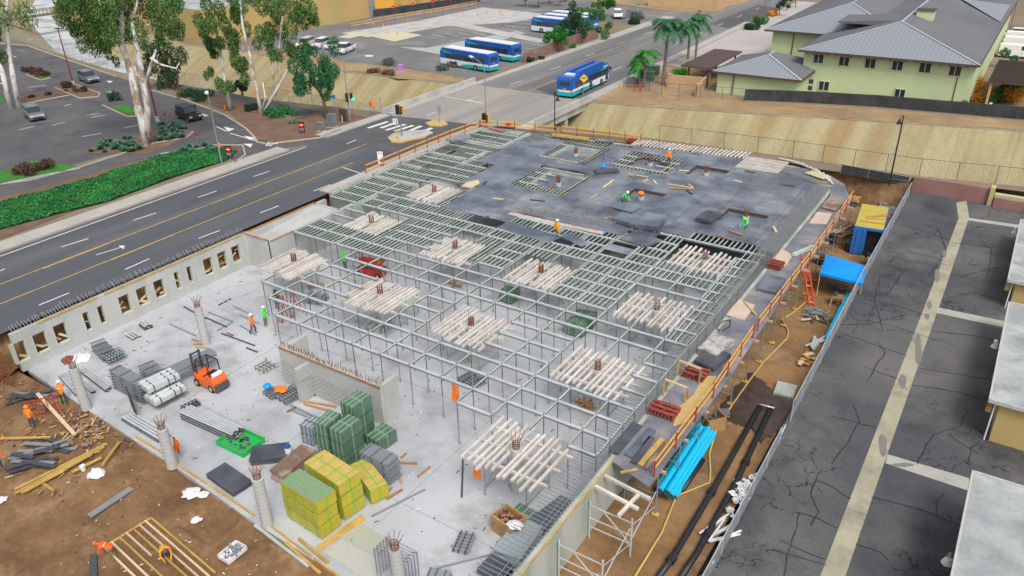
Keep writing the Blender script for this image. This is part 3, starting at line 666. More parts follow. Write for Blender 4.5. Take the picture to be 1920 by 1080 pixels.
def timber_stack(i,x,y,desc):
    n=12; zt=-.42; L=4.3
    sp={0:.36,1:.36,2:.34,3:.40,4:.38,5:.40,6:.38,7:.42,8:.44,9:.44,10:.42}[i]
    src=None
    for k in range(n):
        if i==10 and k in(): continue
        dx=(k-(n-1)/2)*sp+random.uniform(-.07,.07)
        if abs(dx)<.25: dx=.3 if dx>0 else -.3
        dy=random.uniform(-.25,.25)+(k-(n-1)/2)*(-.02); rz=random.uniform(-.015,.015)
        global TIM
        if TIM is None: TIM=MB().box((0,0,.08),(.15,L,.16),m=m_timw).build('timber_joist'); o=TIM
        else: o=TIM.copy(); C.objects.link(o)
        o.location=(x+dx,y+dy-.1,zt); o.rotation_euler=(0,0,rz); tag(o,f'white timber, {ORD[k]} from the left, on the platform '+desc,'timber joist',group='white timbers '+desc)
    # bearers
    for s in (-1.35,-.0,1.35):
        b=MB().box((x+.1,y+s,zt-.1),(sp*n+.5,.14,.18),m=m_timw)
        b.solo('timber_bearer',{-1.35:'front',-.0:'middle',1.35:'rear'}[s]+' bearer under the white timbers '+desc,'timber bearer',group='bearers '+desc)
    # tower frames
    for s in (-1.4,1.4):
        t=thing('shoring_tower',('left' if s<0 else 'right')+' shoring frame under the white timbers '+desc,'shoring frame',(x+s,y,SL),group='shoring frames '+desc)
        h=zt-.2-SL
        for q in(-1.2,1.2):
            k=MB(); k.tube((0,q,0),(0,q,h),.035,n=6,m=m_steel); k.box((0,q,.01),(.15,.15,.02)); k.build('leg',t)
        k=MB().mat(m_steel)
        for z in (.5,h-.5): k.bar((0,-1.2,z),(0,1.2,z),.05,.05)
        k.bar((0,-1.2,.5),(0,1.2,h-.5),.035,.035); k.bar((0,1.2,.5),(0,-1.2,h-.5),.035,.035); k.build('brace',t)
TIM=None
for i,((x,y),d) in enumerate(PL):
    column(x,y,3.0 if i!=10 else 3.1,'concrete column poking through the white timbers '+d,.75,bent=(i==10))
    timber_stack(i,x,y,d)
OPN=[((-41.2,-36.9),(64.1,69.2),(-38.6,66.3),'left of the worker kneeling in green'),((-44.0,-39.8),(73.4,77.6),(-41.8,75.7),'farthest left on the deck'),((-35.0,-31.0),(74.8,78.4),(-33.1,76.8),'where the orange vested worker stands at the back'),((-28.4,-24.7),(75.3,78.5),(-26.7,76.8),'farthest right at the back'),((-31.1,-27.7),(65.9,68.8),(-29.6,67.0),'beside the kneeling worker'),((-21.2,-17.4),(65.1,68.3),(-19.2,67.2),'nearest the walkway with a worker inside')]
for i,(xr,yr,c0,d) in enumerate(OPN):
    column(c0[0],c0[1],3.2,'concrete column stub with rusty bars in the square deck opening '+d,.75)
    b=MB().mat(m_ply); b.sheet([(xr[0],yr[0]),(xr[1],yr[0]),(xr[1],yr[1]),(xr[0],yr[1])],-.32)
    b.solo('lowered_panel','recessed plywood panel in the deck opening '+d,'plywood panel')
    k=MB().mat(m_eave if i>1 else m_joist)
    for a,c2 in (((xr[0],yr[1]),(xr[1],yr[1])),((xr[0],yr[0]),(xr[0],yr[1]))): k.bar((*a,-.17),(*c2,-.17),.07,.34)
    k.mat(m_wood)
    for a,c2 in (((xr[0],yr[0]),(xr[1],yr[0])),((xr[1],yr[0]),(xr[1],yr[1]))): k.bar((*a,-.12),(*c2,-.12),.06,.2)
    k.solo('opening_edge_form','formwork boards lining the square deck opening '+d,'edge form')
# ---------------------------------------------------------------- beam grid
GX=[-53.0,-50.35,-47.7,-45.05,-42.45,-39.95,-37.4,-34.8,-32.25,-29.7,-27.1,-24.6,-22.05,-19.45,-16.85,-15.1]
GY=[30.2,31.85,33.5,35.1,36.75,38.4,40.05,41.75,43.4,45.05,46.75,48.35,49.95,51.6,53.2,54.85]
for k in range(16): GY.append(54.85+1.65*(k+1))
# plywood area
PLY=[(-50.0,72),(-49,68.2),(-46.2,61.5),(-44.4,54.9),(-37.5,53.1)]+[tuple(P(*v)[:2]) for v in ((962,402),(1125,436),(1150,432),(1180,443),(1245,430),(1258,433),(1440,468))]+[(-14.5,60.4),(-14.5,79.7),(-17.9,83.2),(-22.4,83.6),(-36.9,81.4),(-40,79.6),(-50.0,78.2)]
SPX=[((931,427),(1029,457),(1046,442)),((1050,443),(1090,463),(1104,455)),((1130,466),(1177,478),(1188,468)),((1162,446),(1211,465),(1232,447))]
SHR=[]
for p_ in SPX:
    a_,b_,c_=[P(*v,.0) for v in p_]; u_=b_-a_; an_=math.atan2(u_.y,u_.x); n_=Vector((-u_.y,u_.x,0)).normalized(); w_=(c_-b_).dot(n_); SHR.append((a_+u_/2+n_*w_/2,u_.length,abs(w_),an_))
SHT=[(c_.x-L_/2,c_.x+L_/2,c_.y-w_/2,c_.y+w_/2) for c_,L_,w_,an_ in SHR]
RINGS=[(-42.9,-36.2,63.4,70.4),(-45.0,-39.0,72.6,78.8),(-36.6,-30.1,73.8,79.6)]
def inr(x,y,r): return r[0]<x<r[1] and r[2]<y<r[3]
def hole(x,y): # opening around timber platforms
    for (cx,cy),d in PL:
        if abs(x-cx+.2)<2.5 and abs(y-cy+.1)<2.6: return True
    return False
def onply(x,y): return inpoly(x,y,PLY) and not any(inr(x,y,r) for r in RINGS) or any(inr(x,y,r) for r in SHT)
def inring(x,y):
    for j,r in enumerate(RINGS):
        if inr(x,y,r):
            o=OPN[j]; return not (o[0][0]<x<o[0][1] and o[1][0]<y<o[1][1])
    return False
def inopn(x,y): return any(o[0][0]<x<o[0][1] and o[1][0]<y<o[1][1] for o in OPN)
def grid_ok(x,y):
    if x<-53.3 and y<50: return False
    if y<31: return x>-24.9
    if y<32.5: return x>-42.8
    if y<34.2: return x>-45.2
    if y<42.2: return x>-47.9 if y<38 else x>-45.3
    if y<45.9: return x>-53.3
    if y>48 and y<51.4 and x<-52: return False
    return x>-56.8
# main beams, as continuous runs
nb=0
GXW=[-56.6]+GX
for j,y in enumerate(GY[:14]+GY[14:]):
    if y>79: break
    run=None; runs=[]
    for i in range(len(GXW)-1):
        xa,xb=GXW[i],GXW[i+1]; xm=(xa+xb)/2
        ok=grid_ok(xm,y) and not (hole(xm,y) and abs(min(abs(y-c[0][1]) for c in PL))<2.2) and not (inpoly(xm,y,PLY) and not inring(xm,y))
        if inr(xm,y,(-57,-42,56,80)) and y>56 and random.random()<.08: ok=False
        if ok:
            if run and abs(run[1]-xa)<.01: run[1]=xb
            else: run=[xa,xb]; runs.append(run)
    for r,(xa,xb) in enumerate(runs):
        b=MB().box(((xa+xb)/2,y,-.035),(xb-xa,.18,.07),m=m_alu).box(((xa+xb)/2,y,-.14),(xb-xa,.08,.14),m=m_steel)
        b.mat(m_steel)
        for x in GXW:
            if xa-.01<=x<=xb+.01: b.box((x,y,-.055),(.13,.19,.15))
        o=b.solo('main_beam',f"pale aluminium main beam, {ORD[j]} row back from the open front edge, {ORD[r]} run from the street side",'formwork beam',group='main formwork beams')
        nb+=1
# cross bars
CB=None
for j in range(len(GY)-1):
    y=GY[j]; yb=GY[j+1]
    for x in GX:
        ym=(y+yb)/2
        if ym>58 or not grid_ok(x,y+.01) or not grid_ok(x,yb) or (inpoly(x,ym,PLY)) or (hole(x,ym)): continue
        joz = y>46 
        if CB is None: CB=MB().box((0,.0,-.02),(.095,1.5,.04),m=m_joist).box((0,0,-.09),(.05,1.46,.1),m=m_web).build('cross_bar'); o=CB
        else: o=CB.copy(); C.objects.link(o)
        o.location=(x,ym,0); tag(o,f'thin cross bar, {ordn(GX.index(x))} line from the street, {ordn(j)} bay from the front','cross bar',group='cross bars of the beam grid')
# joists
JP=[]
for j in range(8,len(GY)-1):
    ya,yb=GY[j],GY[j+1]; ym=(ya+yb)/2
    for i in range(int(42.5/.43)):
        x=-57.0+i*.43
        if x>-14.9: continue
        if min(abs(x-g2) for g2 in GX)<.12 and ya<56: continue
        ok=False
        if ya<46.5:
            if j==8: ok=-53.4<x<-42.5
            if j==9: ok=-53.4<x<-42.5 or -27.1<x<-22.3 or x>-16.9
        elif ya<53: ok=(-47.6<x<-40.9 or -37.4<x<-30 or -27.1<x<-22.1 or x>-16.9) or ya>51.4
        else: ok=True
        if j<=9 and x>-16.9: ok=True
        if not ok or hole(x,ym): continue
        if not grid_ok(x,ym): continue
        if x<-50.5 and 48<ym<51.4: continue
        if inpoly(x,ym,PLY) and not inring(x,ym): continue
        if inopn(x,ym) : continue
        if any(inr(x,ym,(r[0],r[1],r[2]-.3,r[3]+.3)) for r in SHT): continue
        if abs(x+45)<9.5 and ym>56 and (int(x*.37)+int(ym*.3))%9==0 and x<-50: continue
        JP.append((x,ym))
JR={}
JP.sort(key=lambda p:p[0]**2+p[1]**2)
J0=None; rest=MB().mat(m_joist)
for k,(x,y) in enumerate(JP):
    if k<300:
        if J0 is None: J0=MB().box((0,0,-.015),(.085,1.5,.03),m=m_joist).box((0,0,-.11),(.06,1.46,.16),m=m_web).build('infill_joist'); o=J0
        else: o=J0.copy(); C.objects.link(o)
        o.location=(x+random.uniform(-.04,.04),y,0); o.rotation_euler=(0,0,random.gauss(0,.012)); JR.setdefault(round(y,1),[]).append(o); tag(o,None,'joist',group='narrow joists between the main beams')
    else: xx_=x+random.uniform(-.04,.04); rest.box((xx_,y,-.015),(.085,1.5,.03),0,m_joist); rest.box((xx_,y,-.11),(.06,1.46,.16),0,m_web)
for r_i,y_ in enumerate(sorted(JR)):
    for c_i,o_ in enumerate(sorted(JR[y_],key=lambda v:v.location.x)): o_['label']=f'grey green joist, {ordn(r_i)} joist row from the camera, {ordn(c_i)} from the left'
o=rest.build('infill_joist_field'); tag(o,'dense field of narrow grey green joists around and behind the plywood deck','joists',kind='stuff')
# right hand joist fringe against the side wall
# props
PR=None
def prop_src():
    t=thing('shoring_prop','grey steel prop at the front right corner region, first one under the foremost beam','steel prop',(0,0,SL),group='props under the beam grid')
    h=-.13-SL
    k=MB(); k.tube((0,0,0),(0,0,h*.55),.042,n=6,m=m_steel); k.build('outer_tube',t)
    k=MB(); k.tube((0,0,h*.5),(0,0,h),.03,n=6,m=m_dsteel); k.build('inner_tube',t)
    k=MB(); k.box((0,0,.01),(.18,.18,.02),m=m_steel); k.box((0,0,h*.55),(.12,.12,.06)); k.build('base_plate',t)
    return t
n=0
for j,y in enumerate(GY[:16]):
    for i,x in enumerate(GX):
        if not grid_ok(x,y) or hole(x,y) or inpoly(x,y,PLY): continue
        if j<15 and n<300:
            if PR is None: PR=prop_src(); PR.location=(x,y,SL); n+=1; continue
            dup(PR,(x,y,SL),random.uniform(0,3),f'grey steel prop under the {ordn(j)} beam row from the front, {ordn(i)} from the street'); n+=1
# some props farther back, seen through gaps
# plywood sheets
PS=None; px0=-57.2
sheetn=0
xs=np.arange(-50.1,-14.4,2.575); ys=np.arange(54.9,84,1.28)
for a in xs:
    for c2 in ys:
        xa,xb,ya,yb=a,min(a+2.575,-14.5),c2,c2+1.28; xm,ym=(xa+xb)/2,(ya+yb)/2
        # clip by openings and rings
        cells=[(xa,xb,ya,yb)]
        for o4 in [(r[0],r[1],r[2],r[3]) for r in RINGS]+[(o[0][0],o[0][1],o[1][0],o[1][1]) for o in OPN]:
            nc=[]
            for (p,q,r,s) in cells:
                if q<=o4[0] or p>=o4[1] or s<=o4[2] or r>=o4[3]: nc.append((p,q,r,s)); continue
                if p<o4[0]: nc.append((p,o4[0],r,s))
                if q>o4[1]: nc.append((o4[1],q,r,s))
                p2,q2=max(p,o4[0]),min(q,o4[1])
                if r<o4[2]: nc.append((p2,q2,r,o4[2]))
                if s>o4[3]: nc.append((p2,q2,o4[3],s))
            cells=nc
        b=MB().mat(m_ply); any_=False
        zt=.021+random.uniform(-.002,.003)
        for (p,q,r,s) in cells:
            if q-p<.05 or s-r<.05 or not inpoly((p+q)/2,(r+s)/2,PLY): continue
            any_=True; b.box(((p+q)/2,(r+s)/2,zt/2),(q-p-.03,s-r-.03,zt))
        if any_:
            b.solo('deck_plywood',f'slate blue deck sheet, {ordn(list(ys).index(c2))} row from the front, {ordn(list(xs).index(a))} column from the street','plywood sheet',group='sheets of the plywood deck')
for (c_,L_,w_,an_),lb in zip(SHR,('long plywood sheet left of the boots of the orange vested worker','plywood sheet right of the orange vested worker on the joists','plywood sheet lying alone on joists below the dark sheet pile','plywood sheet jutting out under the dark sheet pile')):
    b=MB().mat(m_ply).box((c_.x,c_.y,.014),(L_,w_,.024),an_); b.solo('plywood_sheet',lb,'plywood sheet')
# thin rebar fringe lying on the deck by the side wall
k=MB()
for i in range(230):
    y=60.5+i*.085; k.bar((-14.4,y,.05),(-15.7-random.uniform(0,.6),y+random.uniform(-.1,.1),.06),.03,.03,m_rebg)
for i in range(60):
    q_=P(965,400).lerp(P(1135,430),i/60); x=q_.x; y=q_.y+random.uniform(.1,.5); k.bar((x,y,.05),(x+.5,y+1.2+random.uniform(-.3,.3),.3),.03,.03,m_rebg)
for i in range(120):
    t=i/119; x=-24.5+8.5*t; y=83.0-2.6*t*t; k.bar((x,y,.05),(x-.1+.2*t,y-1.6,.08),.03,.03,m_rebg)
for i in range(26): k.bar((-22.5,74.6+i*.33,.05),(-17.2,74.0+i*.33,.06),.03,.03,m_rebg)
for i in range(45):
    q_=P(960,394).lerp(P(1120,420),i/45); x=q_.x; y=q_.y; k.bar((x,y,.04),(x+.3,y+1.0,.04),.04,.03,m_rebg)
tag(k.solo('loose_rebar','thin grey rebar ends bristling along the deck edges','rebar'),kind='stuff')
b=MB().mat(m_wall); a_=P(955,400,.03);c_=P(1130,437,.03); b.bar(a_,c_,.6,.06); b.mat(m_orange)
for i in range(9): b.bar(a_.lerp(c_,i/9+.01)+Vector((.0,.1,.05)),a_.lerp(c_,i/9+.06)+Vector((0,.1,.05)),.09,.05)
b.solo('formed_beam','pale concrete strip with orange edge dashes across the middle of the deck','concrete strip')
# rear white timbers
for i in range(30):
    x=-37.5+i*.44; y=82.2+.12*(x+37.5)
    o=TIM.copy(); C.objects.link(o); o.location=(x,y+.2,.08); o.scale=(.9,.45,.8); o.rotation_euler=(random.uniform(.05,.12),0,R(-8)+random.gauss(0,.05))
    tag(o,'short white timber sticking out over the back edge of the deck','timber joist',group='short white timbers on the back edge')
for i in range(10):
    o=TIM.copy(); C.objects.link(o); o.location=(-22.3,83.6-i*.42,.08); o.scale=(1,1.05,.7); o.rotation_euler=(0,0,R(90)+R(2)+random.gauss(0,.015)); tag(o,'long white timber of the flat pile at the back edge of the deck','timber joist',group='flat pile of white timbers at the back')
for i in range(12):
    t=i/11; a=R(70-60*t); x=-20.2+5.2*t; y=84.3-3.9*t**1.6
    for r in range(1):
        o=TIM.copy(); C.objects.link(o); o.location=(x,y,.1+.02*(i%3)); o.scale=(1,.62,.7); o.rotation_euler=(0,0,R(72)-R(50)*t+random.gauss(0,.04)); tag(o,'white timber laid along the rounded back corner of the deck','timber joist',group='timbers on the rounded corner')
b=MB().bar(P(1516,322,.2),P(1551,334,.2),1.2,.05,m_lime); b.solo('lime_sheet','pale lime coloured panel on the rounded corner timbers','panel')
# scaffold walkway platform along the right wall
wk=thing('walkway_platform','scaffold walkway decked with dark blue plywood along the right side of the site','walkway',(-12.9,54,0))
wp=[(-14.12,30.2),(-11.6,29.4),(-11.5,40),(-11.8,55),(-11.7,68),(-11.9,76),(-13.5,80.2),(-15.5,82.2),(-14.6,79.5),(-13.9,76),(-14.1,60)]
MB().prism([(p[0]+12.9,p[1]-54) for p in wp],-.03,.045,m_plye).build('deck',wk)
b=MB().mat(m_woodp)
for i in range(16): y=31+i*3.1; b.box((0.05,y-54,-.12),(3.0,.12,.16))
b.box((.9,-1,-.26),(.12,46,.14)); b.build('bearers',wk)
for i in range(16):
    y=31+i*3.0; t=thing('scaffold_bent',f'light steel scaffold support under the right hand walkway, {ordn(i)} from the near end','scaffold frame',(-12.9,y,SL),group='scaffold frames under the walkway')
    h=-.33-SL
    for x in (-.75,1.15):
        k=MB(); k.tube((x,0,-.05),(x,0,h),.04,n=6,m=m_steel); k.build('leg',t)
        k=MB(); k.box((x,0,.01),(.4,.3,.06),m=m_woody); k.build('base_plate',t)
    k=MB().mat(m_steel)
    for z in (.7,1.4,h-.35): k.bar((-.75,0,z),(1.15,0,z),.04,.04)
    k.bar((-.75,0,.7),(1.15,0,h-.35),.03,.03); k.bar((1.15,0,h-.9),(1.45,0,h),.04,.04); k.build('brace',t)
# open frames at the near end
for i,(x,y) in enumerate(((-12.9,27.6),(-12.9,24.4),(-12.9,21.0))):
    lb=('open scaffold frame standing nearest the walkway end','open scaffold frame in the middle of the bare row by the wall','open scaffold frame at the bottom edge by the wall')[i]
    t=thing('scaffold_tower',lb,'scaffold frame',(x,y,SL)); h=2.5
    for xx in (-1.15,1.25):
        k=MB(); k.tube((xx,0,-.1),(xx,0,h),.055,n=8,m=m_alu); k.build('leg',t)
    k=MB().mat(m_alu)
    for z in (.75,1.35,2.2): k.bar((-1.15,0,z),(1.25,0,z),.05,.05)
    k.bar((-.4,0,2.2),(1.2,0,.75),.045,.045); k.bar((1.2,0,2.0),(1.25,3.0,.9),.04,.04); k.bar((1.2,0,.9),(1.25,3.0,2.0),.04,.04); k.build('brace',t)
for i,(a,c2) in enumerate((((-14.5,29.3),(-11.3,28.9)),((-14.6,28.3),(-11.5,27.9)),((-14.5,27.6),(-14.3,29.0)),((-12.1,26.9),(-11.9,28.8)))):
    b=MB().bar((*a,-.25+.03*i),(*c2,-.25+.03*i),.16,.16,m_timw); b.solo('scaffold_timber',('white timber across the walkway end, rear one','white timber across the walkway end, front one','short white timber on the wall top near the walkway end','short white timber hanging out from the last scaffold post')[i],'timber')
# railings
def railing(l,label,step=2.6,h=1.0,name='guard_rail',z0=0):
    q=[Vector((*p,z0)) for p in l]; t=thing(name,label,'railing',tuple(q[0]))
    o0=q[0]; k1=MB().mat(m_yelr); k2=MB().mat(m_yelr)
    for i in range(len(q)-1):
        a,c2=q[i]-o0,q[i+1]-o0; L=(c2-a).length; n=max(1,round(L/step))
        k1.bar(a+Vector((0,0,h)),c2+Vector((0,0,h)),.05,.12); k2.bar(a+Vector((0,0,h*.5)),c2+Vector((0,0,h*.5)),.05,.12)
        for j in range(n+(i==len(q)-2)):
            p=a+(c2-a)*(j/n); kk=MB(); kk.bar(p+Vector((.05,.0,-.15)),p+Vector((.05,.0,h+.12)),.07,.07,m_redp); kk.build('post',t)
    k1.build('top_rail',t); k2.build('mid_rail',t); return t
railing([(-57.9,58.2),(-57.9,66.5),(-57.8,73),(-57.2,78.3)],'orange guard rail with red posts along the street side of the deck')
railing([(-57.2,78.6),(-53,80.0),(-47.5,80.8)],'orange guard rail at the back corner beside the bridge')
railing([(-47.0,81.3),(-41,82.4),(-37.2,83.0)],'orange guard rail along the back edge facing the channel',2.2)
railing([(-11.75,30.2),(-11.65,38.5),(-11.85,46.5)],'orange guard rail on the near half of the right hand walkway',2.7)
railing([(-11.85,47.5),(-11.7,60),(-11.85,75.8)],'orange guard rail on the far half of the right hand walkway',2.7)
# ================================================================ MATERIAL PILES ON THE SLAB
def rect(p0,p1,p2,z):
    a,b,c=P(*p0,z),P(*p1,z),P(*p2,z); u=(b-a); L=u.length; an=math.atan2(u.y,u.x); n=Vector((-u.y,u.x,0))/L; w=(c-b).dot(n)
    ct=a+u/2+n*w/2; return ct,L,abs(w),an
def bundle(name,cat,label,loc,L,Wd,h,rz,m,ms,top=None,group=None,ns=4):
    t=thing(name,label,cat,loc,rz,group)
    b=MB(); b.box((0,0,h/2+.04),(L,Wd,h-.1),m=m); b.build('wrap',t)
    if top: MB().box((0,0,h-.003),(L*.985,Wd*.97,.012),m=top).build('top_sheet',t)
    for i in range(ns): MB().box((-L/2+L*(i+.5)/ns,0,h/2+.05),(.05,Wd+.03,h-.075),m=ms).build('strap',t)
    MB().box((0,0,h/2+.06),(L+.03,.05,h-.08),m=ms).build('strap',t)
    for x in (-L*.36,0,L*.36): MB().box((x,0,.045),(.14,Wd*.98,.09),m=m_dsteel).build('skid',t)
    return t
NM=['bottom','middle','top']
def stackb(tag_,p0,p1,p2,n,ztop,kind,desc):
    ct,L,w,an=rect(p0,p1,p2,ztop); h=(ztop-SL)/n
    for i in range(n):
        j=random.uniform(-.03,.03)
        lv=(NM[i] if n==3 else ('lower','upper')[i] if n==2 else 'single')
        if kind=='y': bundle('plywood_bundle','plywood bundle',f'yellow plywood bundle, {lv} one '+desc,(ct.x+j,ct.y+j,SL+i*h),L,w,h,an+j*.3,m_olive,m_gstrap,(mat('misted_wrap',(.23,.30,.20),.4) if desc.startswith('of the nearest') else mat('orange_ply_top',(.62,.42,.13),.6,fine=.1,col2=(.5,.36,.08),s1=2)) if i==n-1 else None,'yellow plywood bundles',4)
        elif kind=='g': bundle('green_bundle','wrapped bundle',f'green wrapped bundle, {lv} one '+desc,(ct.x+j,ct.y+j,SL+i*h),L,w,h,an+j*.3,m_gwrap,m_gline,None,'green wrapped bundles',3)
        else: bundle('grey_bundle','wrapped bundle',f'grey wrapped bundle, {lv} one '+desc,(ct.x+j,ct.y+j,SL+i*h),L,w,h,an,m_grwrap,m_dsteel,None,'grey wrapped bundles',3)
stackb('a',(525,903),(592,945),(627,917),3,-.62,'y','of the nearest stack at the slab edge')
stackb('b',(570,867),(636,911),(670,881),3,-.62,'y','of the tall stack behind the nearest yellow stack')
stackb('c',(655,871),(692,921),(720,900),1,-2.15,'y','beside the pile of steel frames')
stackb('d',(617,802),(642,813),(680,787),3,-.45,'g','of the stack in the middle of the green group')
stackb('e',(587,792),(611,800),(647,778),3,-.45,'g','of the left green stack')
stackb('f',(637,754),(661,765),(695,741),3,-.1,'g','of the tall green stack by the inner wall')
stackb('g',(683,815),(707,829),(737,803),1,-2.25,'g','lying alone right of the green group')
stackb('h',(561,795),(583,803),(597,785),2,-1.75,'w','at the left of the green group')
stackb('i',(950,965),(985,985),(1000,955),1,-2.6,'g','behind the wooden crate by the side wall')
def slabpile(name,cat,label,p0,p1,p2,ztop,m,n=6,zb=SL,msk=None):
    ct,L,w,an=rect(p0,p1,p2,ztop); t=thing(name,label,cat,(ct.x,ct.y,zb),an); h=(ztop-zb)
    for s in (-L*.35,L*.35): MB().box((s,0,.04),(.12,w,.08),m=m_wood).build('skid',t)
    for i in range(n):
        j=random.uniform(-.05,.05); z0=.08+(h-.08)*i/n; MB().box((j,random.uniform(-.05,.05),z0+(h-.08)/n/2),(L,w,(h-.08)/n-.008),random.uniform(-.015,.015),m).build('sheet',t)
    return t
slabpile('sheet_pile','sheet pile','pile of muddy brown topped sheets next to the yellow bundles',(506,880),(534,892),(600,845),-2.45,m_brply,4)
slabpile('sheet_pile','sheet pile','low dark pile of sheets with a blue drum on it',(467,862),(536,855),(554,827),-2.7,m_plyd,5)
slabpile('sheet_pile','sheet pile','black square pile of sheets alone at the slab edge',(386,888),(436,924),(472,900),-2.85,m_plyd,4)
slabpile('sheet_pile','sheet pile','dark slate sheets lying under the steel bars by the side wall',(990,972),(1018,992),(1068,938),-2.55,m_ply,4)
slabpile('sheet_pile','sheet pile','pale grey panels leaning flat at the side wall foot',(925,1030),(975,1050),(1022,988),-2.5,m_grwrap,4)
slabpile('sheet_pile','sheet pile','black frames stacked at the bottom edge by the side wall',(895,1062),(935,1085),(970,1060),-2.5,m_plyd,4)
for l,m_,lb,nm in (([(510,975),(598,1017),(822,655),(800,640)],m_woody,'x','y'),): pass
b=MB().sheet(pts([(593,1035),(606,1028),(684,970),(675,965)],SL+.03),SL+.03,m_woody); b.prism(pts([(600,1034),(686,975),(676,966),(592,1026)],SL),SL,SL+.04,m_woody); b.solo('plywood_offcut','yellow plywood strip on the slab beside the yellow bundles','plywood sheet')
b=MB().prism(pts([(643,1010),(710,1047),(740,1018),(680,982)],SL),SL,SL+.03,mat('stained_sheet',(.40,.42,.33),.8,fine=.1)); b.solo('plywood_offcut','pale green stained sheet flat on the slab by the yellow bundles','plywood sheet')
b=MB().prism(pts([(608,1037),(700,1095),(725,1060),(640,1012)],SL),SL,SL+.026,mat('stained_sheet2',(.46,.46,.40),.8,fine=.1)); b.solo('plywood_offcut','large pale stained sheet on the slab at the bottom edge','plywood sheet')
# stacked steel frames and props
def framepile(label,p0,p1,p2,ztop,n,m=m_steel,tubes=9):
    ct,L,w,an=rect(p0,p1,p2,ztop); t=thing('frame_pile',label,'steel frame pile',(ct.x,ct.y,SL),an,'steel frame piles'); h=(ztop-SL)
    for i in range(n):
        z=h*(i+.5)/n; k=MB().mat(m); jx=random.uniform(-.08,.08)
        for q in range(tubes): 
            y=-w/2+w*(q+.5)/tubes; k.tube((-L/2+jx,y,z),(L/2+jx,y,z),min(.05,h/n*.38),n=5)
        k.mat(m_dsteel)
        for x in (-L*.42,-L*.1,L*.3): k.box((x+jx,0,z+h/n*.2),(.07,w,.03))
        k.build('frame',t)
    return t
framepile('tall pile of flat steel frames right of the green bundles',(674,846),(726,871),(751,854),-1.55,11)
framepile('tall pile of dark steel props at the left of the slab, ends to the camera',(201,692),(258,722),(280,710),-1.5,7,m_steel,9)
framepile('second pile of steel props behind the tall one left of the forklift',(256,684),(282,706),(313,694),-1.9,5,m_steel,8)
framepile('small pile of steel heads below the forklift',(336,760),(345,768),(375,752),-2.9,2,m_dsteel,5)
framepile('grey steel cage stack near the street wall, rear one',(167,642),(187,662),(213,650),-2.3,4,m_steel,6)
framepile('grey steel cage stack near the street wall, front one',(189,665),(202,673),(232,655),-2.5,3,m_grwrap,6)
framepile('grey steel beams on a timber pallet with a blue helmet and orange vest',(512,738),(535,752),(561,728),-2.75,3,m_steel,7)
framepile('small steel pile with blue lid left of the orange vest pallet',(491,733),(508,745),(520,728),-2.85,2,m_steel,5)
framepile('green steel trough pair on the slab left of the inner wall',(476,687),(497,697),(521,682),-2.85,2,m_joist,4)
framepile('grey tubes bundle standing alone near the bottom middle',(848,1028),(879,1034),(893,998),-2.85,3,m_steel,6)
framepile('grey tubes bundle at the bottom edge middle',(800,1078),(840,1085),(850,1070),-2.85,3,m_steel,6)
framepile('steel truss pile under the middle of the beam grid',(856,705),(884,722),(905,700),-2.6,3,m_steel,6)
framepile('steel truss pile under the grid beside the second white platform',(683,610),(720,618),(745,600),-2.7,3,m_joist,6)
framepile('grey steel pieces pile under the grid near the street side',(565,560),(600,565),(610,548),-2.7,3,m_steel,6)
for a,lb in ((((1075,592),(1112,598),(1125,585)),'rear green wrapped bundle seen through the beam grid'),(((1058,605),(1092,614),(1100,600)),'front green wrapped bundle seen through the beam grid'),(((935,545),(960,552),(975,540)),'green wrapped bundle under the grid near the plywood deck')):
    ct,L,w,an=rect(*a,-2.2); bundle('green_bundle','wrapped bundle',lb,(ct.x,ct.y,SL),L,w,1.0,an,m_gwrap,m_gline,None,'green wrapped bundles',2)
def beampile(label,p0,p1,p2,ztop,cols,rows,m=m_alu,zb=SL):
    ct,L,w,an=rect(p0,p1,p2,ztop); t=thing('beam_pile',label,'aluminium beam pile',(ct.x,ct.y,zb),an,'aluminium beam piles'); h=ztop-zb
    for r in range(rows):
        for c_ in range(cols):
            y=-w/2+w*(c_+.5)/cols; z=h*(r+.5)/rows; k=MB().mat(m); j=random.uniform(-.12,.12)
            k.box((j,y,z+h/rows*.36),(L,w/cols*.74,h/rows*.2)); k.mat(m_dsteel).box((j,y,z-h/rows*.36),(L,w/cols*.8,h/rows*.18)); k.box((j,y,z),(L,w/cols*.3,h/rows*.6)); k.build('beam',t)
    k=MB().mat(m_wood)
    for x in (-L*.35,L*.35): k.box((x,0,-.0+.03),(.1,w*1.05,.06))
    k.build('skid',t); return t
beampile('large white aluminium beam pile beside the green scrap tray',(333,772),(431,815),(446,796),-2.6,6,3)
beampile('white aluminium beams lying beside the column with the orange jacket',(226,782),(296,824),(312,808),-2.85,4,2)
beampile('long aluminium beams lying parallel to the street wall',(146,692),(196,730),(207,722),-2.9,4,2)
beampile('thin aluminium beams at the slab edge behind the workers in the dirt',(108,702),(140,738),(152,728),-2.9,4,2)
beampile('short aluminium beams between the column and the prop pile',(150,715),(170,735),(178,730),-3.0,3,1)
beampile('green troughs and timbers laid in a square near the street wall',(232,626),(247,636),(265,628),-3.05,3,1,m_joist)
beampile('small green steel rack against the street wall',(258,604),(270,613),(285,606),-2.8,3,2,m_joist)
